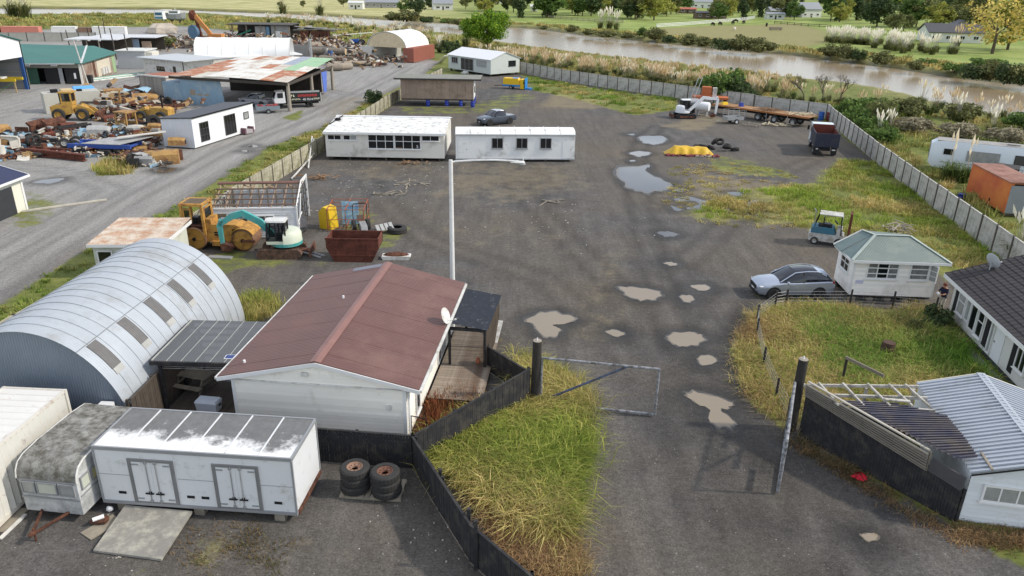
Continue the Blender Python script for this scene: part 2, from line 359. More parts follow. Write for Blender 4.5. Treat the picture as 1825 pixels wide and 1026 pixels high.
for pl, wt, so in GRASS: grass = np.maximum(grass, wt*sstep(poly_sd(P, pl), -so, so*.6))
for pl, wt, so in DRY: dry = np.maximum(dry, wt*sstep(poly_sd(P, pl), -so, so*.7))
wet_dark = np.zeros(N)
def pl_d(pts):
    d = np.full(N, 1e9)
    for a, b_ in zip(pts, pts[1:]):
        a, e = np.array(a), np.array(b_)-np.array(a); t_ = np.clip(((P[:,0]-a[0])*e[0]+(P[:,1]-a[1])*e[1])/(e@e), 0, 1); d = np.minimum(d, np.hypot(P[:,0]-a[0]-t_*e[0], P[:,1]-a[1]-t_*e[1]))
    return d
rut = np.zeros(N)
for pts, wd in (([(9,14),(7.5,24),(7.3,32),(6.2,42),(3,54),(0,66)],1), ([(10,16),(8.2,26),(8.6,36),(9.5,50),(11,66),(14,84),(18,96)],1), ([(12,14),(9.2,24),(9.5,34),(13,41)],.9), ([(7,20),(6.6,30),(2,43),(-6,50),(-10,58),(-13,66)],.8), ([(10,44),(18,58),(26,72),(31,78)],.8), ([(4,60),(-2,88),(-6,104),(-4,126)],.7), ([(-30,40),(-31,60),(-30,80),(-27,100),(-24,130),(-22,160)],.9), ([(-33,44),(-34,62),(-42,68),(-60,74),(-70,90)],.9), ([(-26,120),(-45,140),(-64,165),(-82,200),(-100,245)],.8), ([(-62,80),(-66,100),(-64,125),(-70,160)],.7)):
    d = pl_d(pts); rut = np.maximum(rut, wd*np.exp(-((d-.85)/.4)**2))
for pl in PUDW: wet_dark = np.maximum(wet_dark, sstep(poly_sd(P, pl), -1.4, -.15))
for pl in ([(-7.18, 23.53),(-3.54, 22.94),(-0.92, 18.05),(0.03, 18.07),(-3.63, 23.63)], [(11.47, 26.80),(11.97, 25.59),(13.80, 21.81),(13.73, 20.08),(11.79, 21.76),(10.99, 24.06)], [(12.10, 38.15),(13.98, 39.80),(10.69, 32.76),(10.07, 27.62),(11.12, 24.42),(9.90, 23.32),(9.58, 29.48)]):
    wet_dark = np.maximum(wet_dark, .55*sstep(poly_sd(P, pl), -1, .6))  # also darkens bands along the fence feet and beside the gate
far = poly_sd(P, FAR+[(-900,4500),(3000,4500),(3000,-80)])
lawn = sstep(far, 2, 10)*sstep(P[:,0]+.05*P[:,1], -40, 20)
straw = sstep(far, 2, 10)*(1-sstep(P[:,0]+.05*P[:,1], -40, 20))
padd = poly_sd(P, [(55.78, 316.97),(131.43, 374.35),(123.24, 317.90),(101.10, 254.60),(73.43, 214.55),(54.73, 233.31),(44.64, 274.64)])
for pl in (GRASS[0][0], GRASS[1][0]): dry = np.maximum(dry, .8*sstep(poly_sd(P, pl), -.8, .5)); wet_dark = np.maximum(wet_dark, .55*sstep(poly_sd(P, pl), -.8, .5))
dry = np.maximum(dry, .8*sstep(padd, -3, 3)); lawn *= 1-sstep(padd, -3, 3)
dry = np.maximum(dry, .6*sstep(sd, -9, -2.5)); wet_dark = np.maximum(wet_dark, sstep(sd, -2.4, -1))
me = bpy.data.meshes.new('ground'); nx, ny = len(xs), len(ys)
me.vertices.add(N); me.vertices.foreach_set('co', np.stack([P[:,0], P[:,1], Z], 1).ravel())
ii = (np.arange(ny-1)[:, None]*nx+np.arange(nx-1)[None]).ravel(); q = np.stack([ii, ii+1, ii+nx+1, ii+nx], 1)
me.loops.add(q.size); me.polygons.add(len(q)); me.loops.foreach_set('vertex_index', q.ravel())
me.polygons.foreach_set('loop_start', np.arange(0, q.size, 4)); me.polygons.foreach_set('loop_total', np.full(len(q), 4)); me.polygons.foreach_set('use_smooth', np.ones(len(q), bool)); me.update()
def cattr(me, name, a, b, c, d=None):
    at = me.attributes.new(name, 'FLOAT_COLOR', 'POINT'); n = len(a)
    at.data.foreach_set('color', np.stack([a, b, c, np.ones(n) if d is None else d], 1).astype(np.float32).ravel())
cattr(me, 'cover', grass, dry, pale, rut); cattr(me, 'zone', wet_dark, straw, lawn)
def ground_mat():
    t = NT('ground_cover'); a = t.n('ShaderNodeSeparateColor'); t.l(t.attr('cover').outputs['Color'], a.inputs[0]); ca = t.attr('cover'); z = t.n('ShaderNodeSeparateColor'); t.l(t.attr('zone').outputs['Color'], z.inputs[0])
    big = t.noise(.07, 6, .6); mid = t.noise(.55, 8, .68); small = t.noise(4, 6, .75); grit = t.noise(13, 4, .85)
    mp = t.n('ShaderNodeMapping'); mp.inputs['Rotation'].default_value = (0, 0, R(8)); mp.inputs['Scale'].default_value = (1.3, .12, 1); t.l(t.tc.outputs['Object'], mp.inputs[0])
    track = t.noise(.9, 6, .7, mp.outputs[0])
    g = t.mix(t.rng(mid, .3, .7, 0, 1), L(74, 72, 70), L(98, 95, 92)); g = t.mix(t.mul(t.rng(big, .4, .62, 0, .8), 1.0), g, L(96, 88, 77))
    g = t.mix(a.outputs[2], g, L(150, 148, 144)); g = t.scale(g, t.rng(track, .3, .7, .78, 1.2)); g = t.scale(g, t.rng(t.mul(ca.outputs['Alpha'], t.rng(track, .3, .55, .35, 1)), 0, 1, 1, .6))
    g = t.scale(g, t.rng(small, .25, .75, .6, 1.4)); g = t.scale(g, t.rng(grit, .3, .7, .45, 1.6))
    vo = t.n('ShaderNodeTexVoronoi'); vo.inputs['Scale'].default_value = 9; t.l(t.tc.outputs['Object'], vo.inputs['Vector'])
    g = t.mix(t.rng(vo.outputs['Distance'], .14, .07, 0, .6), g, L(150, 146, 138)); vb = t.n('ShaderNodeTexVoronoi'); vb.inputs['Scale'].default_value = 2.7; t.l(t.tc.outputs['Object'], vb.inputs['Vector']); g = t.mix(t.rng(vb.outputs['Distance'], .07, .03, 0, .7), g, L(190, 186, 176))
    d = t.mix(t.rng(small, .35, .65, 0, 1), L(118, 106, 82), L(138, 127, 103)); d = t.scale(d, t.rng(grit, .25, .75, .7, 1.3))
    m = t.rng(t.add(t.mul(a.outputs[1], .75), t.mul(mid, .9)), .68, 1.02, 0, .8); c = t.mix(m, g, d)
    gr = t.mix(t.rng(mid, .35, .65, 0, 1), L(84, 96, 42), L(124, 126, 66)); gr = t.mix(t.rng(z.outputs[1], 0, 1, 0, .85), gr, t.mix(t.rng(big, .35, .6, 0, 1), L(150, 152, 92), L(196, 186, 138)))
    gr = t.mix(t.mul(z.outputs[2], t.rng(big, .3, .55, .5, 1)), gr, t.mix(t.rng(big, .4, .6, 0, 1), L(122, 142, 64), L(146, 156, 88))); gr = t.mix(t.mul(a.outputs[1], .8), gr, L(150, 140, 98))
    gr = t.scale(gr, t.rng(small, .25, .75, .6, 1.35))
    m = t.rng(t.add(a.outputs[0], t.mul(t.add(mid, -.5), 1.3)), .38, .62, 0, 1); c = t.mix(m, c, gr)
    c = t.scale(c, t.rng(z.outputs[0], 0, 1, 1, .4))
    t.l(c, t.b.inputs['Base Color']); t.l(t.rng(z.outputs[0], .4, 1, .92, .5), t.b.inputs['Roughness']); t.b.inputs['Specular IOR Level'].default_value = .25
    t.bump(t.add(t.mul(small, .6), t.mul(grit, .5)), .7, .05); return t.m
me.materials.append(ground_mat()); tag(O('ground', me), 'gravel yards, grass banks and fields', None, kind='structure')
def water_mat(name, col, ns, st, rough):
    t = NT(name); t.l(t.mix(t.rng(t.noise(.03, 3), .35, .65, 0, 1), col, tuple(v*.8 for v in col)), t.b.inputs['Base Color']); t.b.inputs['Roughness'].default_value = rough; t.b.inputs['IOR'].default_value = 1.33
    t.b.inputs['Specular IOR Level'].default_value = .5; t.bump(t.noise(ns, 4, .6), st, .05); return t.m
b = MB(); b.add([(x, y, -1.0) for x, y in RIVER], [tuple(range(len(RIVER)))[::-1]])
tag(b.build('river', water_mat('river_water', L(150, 132, 106), 1.3, .3, .2)), 'brown tidal river reflecting a pale sky', None, kind='structure')
pm = water_mat('puddle_water', L(146, 134, 116), 2, .02, .02); pc = water_mat('clear_puddle_water', L(74, 72, 70), 2, .02, .01); pc.node_tree.nodes['Principled BSDF'].inputs['IOR'].default_value = 1.55
mud2 = mat('silty_mud', L(100, 93, 83), .3, var=.2, ns=3, fine=.3); mud = mat('wet_mud', L(62, 58, 53), .45, var=.25, ns=3, fine=.3)
for pl in PUDW:
    n = len(pl); out = []; cx = sum(p[0] for p in pl)/n; cy = sum(p[1] for p in pl)/n
    for i in range(n):
        p0, p1, p2, p3 = [np.array(pl[(i+k-1) % n]) for k in range(4)]
        for s_ in (0, .2, .4, .6, .8):
            q_ = .5*(2*p1+(p2-p0)*s_+(2*p0-5*p1+4*p2-p3)*s_**2+(3*p1-p0-3*p2+p3)*s_**3)
            k_ = 1+.05*math.sin(len(out)*1.7)+rnd.uniform(-.06, .06); out.append((cx+(q_[0]-cx)*k_, cy+(q_[1]-cy)*k_+rnd.uniform(-.06, .06), .012))
    b = MB(); b.add([(cx+(x-cx)*(1.16+.07*math.sin(i*.9))+rnd.uniform(-.06, .06), cy+(y-cy)*(1.16+.07*math.sin(i*1.3))+rnd.uniform(-.06, .06), .006) for i, (x, y, _) in enumerate(out)], [tuple(range(len(out)))]); b.build('mud_margin', mud)['kind'] = 'structure'
    b = MB(); b.add([(cx+(x-cx)*1.07+rnd.uniform(-.07, .07), cy+(y-cy)*1.07+rnd.uniform(-.07, .07), .009) for x, y, _ in out], [tuple(range(len(out)))]); b.build('mud_margin', mud2)['kind'] = 'structure'
    b = MB(); b.add(out, [tuple(range(len(out)))]); o = b.build('puddle', pc if cy > 50 else pm); o['kind'] = 'structure'

# ---------------------------------------------------------------- fences
def paling_fence(name, label, pts, hs, m=None, post=2.2, top=True):
    """black boarded fence: palings (too narrow to pick apart) as real geometry, rails and each post as parts"""
    m = m or black; r = T(name, label, 'fence', pts[0]); ox, oy = pts[0]; pal = MB(); rl = MB()
    for (a, b), (h0, h1) in zip(zip(pts, pts[1:]), zip(hs, hs[1:])):
        a = Vector((a[0]-ox, a[1]-oy, 0)); b = Vector((b[0]-ox, b[1]-oy, 0)); d = b-a; Ln = d.length; d /= Ln; nrm = Vector((-d.y, d.x, 0)); n = int(Ln/.105)
        for i in range(n):
            t0, t1 = i/n, (i+.93)/n; h = h0+(h1-h0)*t0+rnd.uniform(-.02, .02); k = nrm*rnd.uniform(-.008, .008); p = a+d*Ln*t0+k; q = a+d*Ln*t1+k; e = nrm*.009; Z0 = Vector((0,0,.03)); Z1 = Vector((0,0,h))
            pal.hexa([p-e+Z0, q-e+Z0, q+e+Z0, p+e+Z0, p-e+Z1, q-e+Z1, q+e+Z1, p+e+Z1])
        for zz in (.3, .86): rl.bar(a+nrm*.05+Vector((0,0,h0*zz)), b+nrm*.05+Vector((0,0,h1*zz)), .05, .09)
        if top: rl.bar(a+Vector((0,0,h0+.035)), b+Vector((0,0,h1+.035)), .09, .03)
        k = max(1, round(Ln/post))
        for i in range(k+1):
            p = a+d*Ln*i/k+nrm*.14; h = h0+(h1-h0)*i/k; o = MB(); o.bx(p.x-.05, p.x+.05, p.y-.05, p.y+.05, 0, h+.02); o.build('post', m, r)
    o = pal.build('palings', m, r); o['kind'] = 'stuff'; rl.build('rails', m, r); return r
def panel_fence(name, label, pts, h, pw, mp, mpost, hp=.06, out=None, lean=0):
    """heavy panel fence: every panel and every post its own piece"""
    r = T(name, label, 'fence', pts[0]); ox, oy = pts[0]; cache = {}
    for a, b in zip(pts, pts[1:]):
        a = Vector((a[0]-ox, a[1]-oy, 0)); b = Vector((b[0]-ox, b[1]-oy, 0)); d = b-a; Ln = d.length; n = max(1, round(Ln/pw)); w = Ln/n; an = math.atan2(d.y, d.x); key = round(w, 2)
        if key not in cache:
            q = MB(); q.bx(.06, w-.06, -.025, .025, .02, h-.06)
            for k in range(1, 4): q.bx(.06+(w-.12)*k/4-.012, .06+(w-.12)*k/4+.012, -.034, -.0255, .05, h-.09)
            q.bx(0.02, w-.02, -.07, .05, h-.055, h)
            cache[key] = q.mesh('panel', mp)
        for i in range(n):
            p = a+d*(i/n); O('panel', cache[key], r, p, (rnd.uniform(-.02, .02), rnd.uniform(-.006, .006), an))
        if 'post' not in cache: q = MB(); q.bx(-.055, .055, -.085, .07, 0, h+hp); cache['post'] = q.mesh('post', mpost)
        for i in range(n+1): O('post', cache['post'], r, a+d*(i/n), (0, 0, an))
    return r
CORNER = (-3.61, 23.45)
paling_fence('board_fence', 'black boarded fence running behind the white insulated box and the tyres', [(-20.2,25.1),(-3.61,23.45)], [1.45,1.42])
paling_fence('board_fence', 'black boarded fence running from the tyre pallet towards the bottom edge beside long grass', [(-3.55,23.38),(-1.15,18.6),(.6,16.6),(2.2,14.4)], [1.42,1.45,1.45,1.45])
paling_fence('board_fence', 'black boarded fence rising from the fence corner to the left gate post', [(-3.5,23.5),(.85,28.1)], [1.42,1.8])
paling_fence('board_fence', 'low black fence between the timber deck and the left gate post', [(-1.2,31.3),(.85,28.75)], [1.25,1.25])
for k, (x, y, hh) in enumerate([(-2.34, 21.32)+(1.55,), (-1.23, 19.05)+(1.75,), (-0.97, 18.31)+(1.9,)]):
    b = MB(); b.bx(-.06, .06, -.06, .06, 0, hh); tag(b.build('fence_post', black, loc=(x, y, 0)), ['lone black post beside the fence, nearest the tyre pallet', 'taller black post beside the bottom fence, farther of two', 'tall black post beside the bottom fence, nearest the camera'][k], 'post', 'posts beside the bottom fence')

# ---------------------------------------------------------------- insulated box body
boxwhite = mat('insulated_panel_white', L(214, 216, 217), .45, var=.03, dirt=L(172, 170, 162), damt=.14, dns=1.3)
alu = mat('dull_aluminium', L(150, 152, 154), .5, metal=.2, var=.1)
def lichen_mat(name, base, grime, cut, axis=1, L0=0, L1=2.4, sc=1.1):
    """weathered sheet: lichen film with ragged edge growing from one side"""
    t = NT(name); sp = t.n('ShaderNodeSeparateXYZ'); t.l(t.tc.outputs['Object'], sp.inputs[0])
    g = t.rng(sp.outputs[axis], L0, L1, 0, 1); n = t.noise(sc, 9, .68); f = t.noise(9, 5, .7)
    m = t.rng(t.add(t.add(t.mul(g, .55), t.mul(n, 1.0)), t.mul(f, .22)), cut, cut+.16, 0, .93)
    c = t.mix(m, t.scale(base, t.rng(f, .3, .7, .95, 1.05)), t.scale(grime, t.rng(t.noise(4, 6, .7), .3, .7, .75, 1.3)))
    t.l(c, t.b.inputs['Base Color']); t.b.inputs['Roughness'].default_value = .65; t.b.inputs['Specular IOR Level'].default_value = .3; return t.m
def insulated_box():
    x, y, rz, Ln = (-13.74, 20.78, -4.4, 6.75); D, z0, z1 = 2.42, .35, 2.62
    r = T('insulated_box_body', 'white insulated truck box with two barred double doors and lichen-stained roof', 'truck box', (x, y), rz)
    B(r, 'body', boxwhite, (.02, Ln-.02, .02, D-.02, z0+.12, z1-.06))
    tops = lichen_mat('box_roof_lichen', L(224, 224, 222), L(92, 92, 91), .7, 1, .2, 2.2, .8)
    for i in range(6): B(r, 'roof_panel', tops, (Ln*i/6+.03, Ln*(i+1)/6-.03, .05, D-.05, z1-.06, z1-.022))
    B(r, 'roof_seams', boxwhite, *[(Ln*i/6-.025, Ln*i/6+.025, .05, D-.05, z1-.06, z1-.004) for i in range(1, 6)])
    B(r, 'top_rail', alu, (0, Ln, -.012, .05, z1-.13, z1), (0, Ln, D-.05, D+.012, z1-.13, z1), (-.012, .05, .05, D-.05, z1-.13, z1-.001), (Ln-.05, Ln+.012, .05, D-.05, z1-.13, z1-.001))
    B(r, 'corner_trim', alu, (-.012, .05, -.012, .05, z0+.12, z1-.13), (Ln-.05, Ln+.012, -.012, .05, z0+.12, z1-.13), (Ln-.05, Ln+.012, D-.05, D+.012, z0+.12, z1-.13))
    B(r, 'base_rail', alu, (0, Ln, -.012, .1, z0, z0+.12))
    B(r, 'rusty_base_rail', rust, (Ln-.08, Ln+.02, .1, D, z0-.06, z0+.1))
    B(r, 'panel_joint', alu, (.05, 1.12, .008, .019, 1.52, 1.535), (2.78, 4.02, .008, .019, 1.5, 1.515), (5.58, Ln-.05, .008, .019, 1.48, 1.495))
    F = FRONT(.02)
    for a0 in (1.15, 4.03):
        a1 = a0+1.56; o = sub(r, 'door_frame', mat('grey_door_frame', L(120, 120, 120), .6), lambda b: [fbox(b, F, a0, a0+.11, z0+.12, 2.22, -.01, .05), fbox(b, F, a1-.11, a1, z0+.12, 2.22, -.01, .05), fbox(b, F, a0+.11, a1-.11, 2.12, 2.22, -.01, .05), fbox(b, F, a0+.11, a1-.11, z0+.12, z0+.17, -.01, .04)])
        for s in (0, 1):
            l = a0+.115+s*.668; d = sub(r, 'door', boxwhite, lambda b: fbox(b, F, l, l+.66, z0+.175, 2.115, -.01, .03))
            lx = l+.5 if s == 0 else l+.16
            sub(d, 'locking_bar', alu, lambda b: [b.cyl(F(lx, z0+.14, .055), F(lx, 2.15, .055), .016, n=8), fbox(b, F, lx-.05, lx+.05, 2.05, 2.11, .03, .07), fbox(b, F, lx-.05, lx+.05, z0+.2, z0+.26, .03, .07)])
            sub(d, 'handle', dark, lambda b: [fbox(b, F, lx-.16+s*.04, lx+.12+s*.04, .86, .9, .05, .09), fbox(b, F, lx-.05, lx+.05, .83, .95, .03, .06)])
            for zz in (.62, 1.98): hx = l+.02 if s == 0 else l+.42; sub(d, 'hinge', alu, lambda b: fbox(b, F, hx, hx+.22, zz, zz+.05, .03, .05))
    for a in (.62, 3.0, 3.5, 6.0): sub(r, 'vent', dark, lambda b: fbox(b, F, a, a+.26, .76, .86, -.005, .015))
    for a, d in ((.4, .1), (3.1, .1), (5.9, .1), (.4, 2.1), (6.1, 2.0)): B(r, 'support_block', timber, (a, a+.35, d, d+.25, 0, z0-.002))
insulated_box()
# ramp slab in front of the box
b = MB(); q = [(*(-13.09, 18.75), .03), (*(-10.79, 18.41), .03), (*(-10.63, 20.49), .2), (*(-13.01, 20.75), .2)]
b.hexa([Vector(p) for p in q]+[Vector(p)+Vector((0, 0, .08)) for p in q])
t_ = mat('ramp_concrete', L(136, 133, 126), .95, var=.22, ns=1.4, fine=.12, dirt=L(176, 172, 158), damt=.28, dns=2.2); tag(b.build('ramp_slab', t_), 'grey weathered ramp slab lying before the box doors', 'ramp')
b = MB(); b.bx(-.3, .3, -.55, .55, 0, .03); tag(b.build('board', timber, loc=(*(-13.43, 19.93), .012), rot=(0, 0, R(-32))), 'narrow weathered board beside the ramp slab', 'board')
b = MB(); b.blob((0, 0, .09), (.32, .22, .12), 9, 5, .2); tag(b.build('rusty_pan', rust, loc=(*(-13.58, 20.15), .04)), 'small rusty pan on the board beside the ramp', 'scrap')
b = MB(); b.cyl((-.17, 0, .08), (.17, .05, .08), .07); tag(b.build('white_bottle', whiteclean, loc=(*(-13.56, 20.04), .2), rot=(0, 0, .5)), 'white bottle lying in the rusty pan beside the ramp', 'bottle')
b = MB(); b.blob((0, 0, .1), (.12, .09, .1)); tag(b.build('white_bottle', whiteclean, loc=(*(-13.55, 20.72), .03)), 'white bottle standing by the corner of the insulated box', 'bottle')
# ---------------------------------------------------------------- caravan
def caravan():
    x, y, rz, Ln = (-16.14, 20.36, -7.5, 2.15); W, D = 2.08, 4.1
    r = T('old_caravan', 'old white caravan with grey lichen roof beside the shipping container', 'caravan', (x, y), rz+1)
    side = mat('caravan_aluminium', L(196, 198, 198), .55, var=.12, ns=2, dirt=L(140, 142, 142), damt=.4, dns=1.2)
    roofm = mat('caravan_lichen_roof', L(142, 141, 136), .95, var=.28, ns=2, fine=.3, dirt=L(78, 74, 64), damt=.42, dns=3)
    prof = [(0, .32), (.0, 1.55), (.05, 1.85), (.2, 2.07), (.5, 2.2), (1.2, 2.27), (2.9, 2.27), (3.7, 2.2), (4.0, 2.0), (4.1, 1.6), (4.1, .32)]
    sub(r, 'body', side, lambda b: b.prism([(.03+u*.985, v-.01 if v > 1 else v) for u, v in prof], .02, W-.02, 'x'))
    sub(r, 'roof_skin', roofm, lambda b: b.loft([[(-.02, u, v), (W+.02, u, v), (W+.02, u, v+.03), (-.02, u, v+.03)] for u, v in [(0,1.6)]+prof[2:10]]), smooth=True)
    [sub(r, 'edge_trim', white, lambda b: b.tube([(xx, u, v+.01) for u, v in [(0,1.6)]+prof[2:10]], .03, 6)) for xx in (-.025, W+.025)]
    yel = mat('yellowed_window', L(196, 190, 140), .3, var=.08); pal_ = mat('pale_window', L(190, 194, 180), .25, var=.1)
    F = FRONT(.02)
    for a0, a1, mg in ((.1, .58, glassc), (.64, 1.36, pal_), (1.42, 1.98, glassc)): window(r, F, a0, a1, 1.06, 1.52, 1, 1, .04, alu, mg, .035, False)
    Fr = RIGHT(W-.02)
    for a0, a1, mg in ((.18, .62, pal_), (.72, 1.7, yel)): window(r, Fr, a0, a1, 1.2, 1.68, 1, 1, .04, alu, mg, .035, False)
    B(r, 'belt_strip', alu, (.0, W, -.0, .018, .86, .92), (.0, W, -.0, .018, 1.56, 1.6)); B(r, 'side_strip', alu, (W-.018, W+.004, .1, 4, .98, 1.03))
    wheel(r, (.15, 2.1, .31), .31, .18, 'x'); wheel(r, (W-.15, 2.1, .31), .31, .18, 'x')
    sub(r, 'drawbar', rust, lambda b: [b.bar((.55, .1, .36), (1.04, -1.05, .34), .07), b.bar((1.55, .1, .36), (1.08, -1.05, .34), .07), b.cyl((1.06, -1.0, 0), (1.06, -1.0, .5), .035), b.blob((1.06, -1.1, .36), (.1, .14, .08))])
caravan()
# ---------------------------------------------------------------- shipping containers
def container(label, loc, rz, Ln=6.06, W=2.44, H=2.59, m=None, mr=None, roofm=None, doors=False, group=None, per=.28, z=.12):
    r = T('shipping_container', label, 'container', loc, rz, group); fr = mr or m
    [sub(r, 'side_wall', m, lambda b: b.corr((.08, yy, z+.12), (Ln-.16, 0, 0), (0, 0, H-.2), per, .05, 4)) for yy in (.03, W-.03)]
    sub(r, 'end_wall', m, lambda b: b.corr((.03, .08, z+.12), (0, W-.16, 0), (0, 0, H-.2), per, .025, 4))
    sub(r, 'roof', roofm or m, lambda b: b.corr((.08, .05, z+H-.03), (Ln-.16, 0, 0), (0, W-.1, 0), per*1.4, .035, 4))
    b = MB()
    for yy in (0, W-.1): b.bx(.1, Ln-.1, yy, yy+.1, z, z+.14); b.bx(.1, Ln-.1, yy, yy+.08, z+H-.09, z+H)
    for xx in (0, Ln-.12):
        for yy in (0, W-.12): b.bx(xx, xx+.12, yy, yy+.12, z, z+H+.005)
        b.bx(xx, xx+.1, .12, W-.12, z+H-.1, z+H-.001); b.bx(xx, xx+.1, .12, W-.12, z, z+.12)
    b.build('frame', fr, r)
    if doors:
        for s in (0, 1):
            d = B(r, 'door', m, (Ln-.05, Ln-.01, .13+s*(W-.26)/2+.005, .13+(s+1)*(W-.26)/2-.005, z+.12, z+H-.1))
            sub(d, 'locking_bar', steel, lambda b: [b.cyl((Ln+.02, .13+(s+k)*(W-.26)/2, z+.08), (Ln+.02, .13+(s+k)*(W-.26)/2, z+H-.06), .02, n=6) for k in (.3, .75)])
    else: sub(r, 'end_wall', m, lambda b: b.corr((Ln-.04, .08, z+.12), (0, W-.16, 0), (0, 0, H-.2), per, .02, 4))
    return r
cwhite = mat('container_white', L(208, 206, 198), .6, var=.06, dirt=RUST, damt=.06, dns=.9)
cwhite_r = mat('container_white_rusty', L(206, 202, 192), .6, var=.06, dirt=L(140, 100, 76), damt=.14, dns=1.6)
container('white shipping container with rust-stained roof at the left edge beside the caravan', (-18.85, 24.35), -93, 6.06, m=cwhite, mr=cwhite_r, roofm=mat('container_roof', L(214, 212, 206), .6, var=.05, dirt=L(150, 116, 94), damt=.06, dns=1.1))
# timber strips and a rusty drawbar frame by the caravan
for k, (p, q_, m_) in enumerate([((-16.38, 19.26), (-16.28, 20.47), white), ((-16.58, 19.57), (-16.49, 20.76), timber)]):
    a = p; c_ = q_; b = MB(); b.bar((0, 0, .03), (c_[0]-a[0], c_[1]-a[1], .03), [.12, .35][k], .05); tag(b.build('plank', m_, loc=(*a, .01)), ['long white plank lying beside the caravan at the left edge', 'wide grey plank lying beside the container at the left edge'][k], 'plank')
# ---------------------------------------------------------------- tyre stacks on a pallet
r = T('pallet', 'weathered timber pallet under two stacks of tyres', 'pallet', (*(-5.96, 21.61), 0), -4)
for i in range(3): B(r, 'bearer', timber, (0, 2.2, .05+i*.5, .15+i*.5, 0, .09))
for i in range(10): B(r, 'board', timber, (.01+i*.22, .19+i*.22, 0, 1.2, .092, .115))
def big_tyre(label, x, y, z, rimc):
    o = T('truck_tyre', label, 'tyre', (x, y, z), rnd.uniform(0, 90), 'truck tyres stacked on the pallet')
    b = MB(); tyre(b, (0, 0, .155), .52, .31, 'z', .56); b.build('tread', rubber, o, smooth=True)
    b = MB()
    for i in range(26):
        a = 2*math.pi*i/26
        for zz in (.08, .18): p = (.513*math.cos(a), .513*math.sin(a), zz); q_ = (.523*math.cos(a+.1), .523*math.sin(a+.1), zz+.06); b.bar(p, q_, .035, .03)
    b.build('tread_blocks', rubber, o)['kind'] = 'stuff'
    if rimc:
        b = MB(); b.lathe([(.3,.0),(.3,.29),(.26,.3),(.23,.25),(.13,.24),(.12,.17)], n=20); b.build('rim', rimc, o, smooth=True)
        sub(o, 'wheel_bolt', rust, lambda b: [b.cyl((.17*math.cos(k*.785), .17*math.sin(k*.785), .22), (.17*math.cos(k*.785), .17*math.sin(k*.785), .275), .018, n=6) for k in range(8)])
for s, (px, nm, mm) in enumerate([((-5.44, 21.97), 'left', mat('pale_rust_rim', L(146, 116, 98), .9, var=.3, ns=8)), ((-4.32, 21.75), 'right', mat('dark_rust_rim', L(112, 80, 66), .9, var=.3, ns=8))]):
    for k in range(3): big_tyre(f'{["bottom","middle","top"][k]} truck tyre of the {nm} stack on the pallet'+(' with a rusty rim' if k == 2 else ''), px[0]+rnd.uniform(-.02, .02), px[1]+rnd.uniform(-.02, .02)+.12, .115+k*.312, mm)
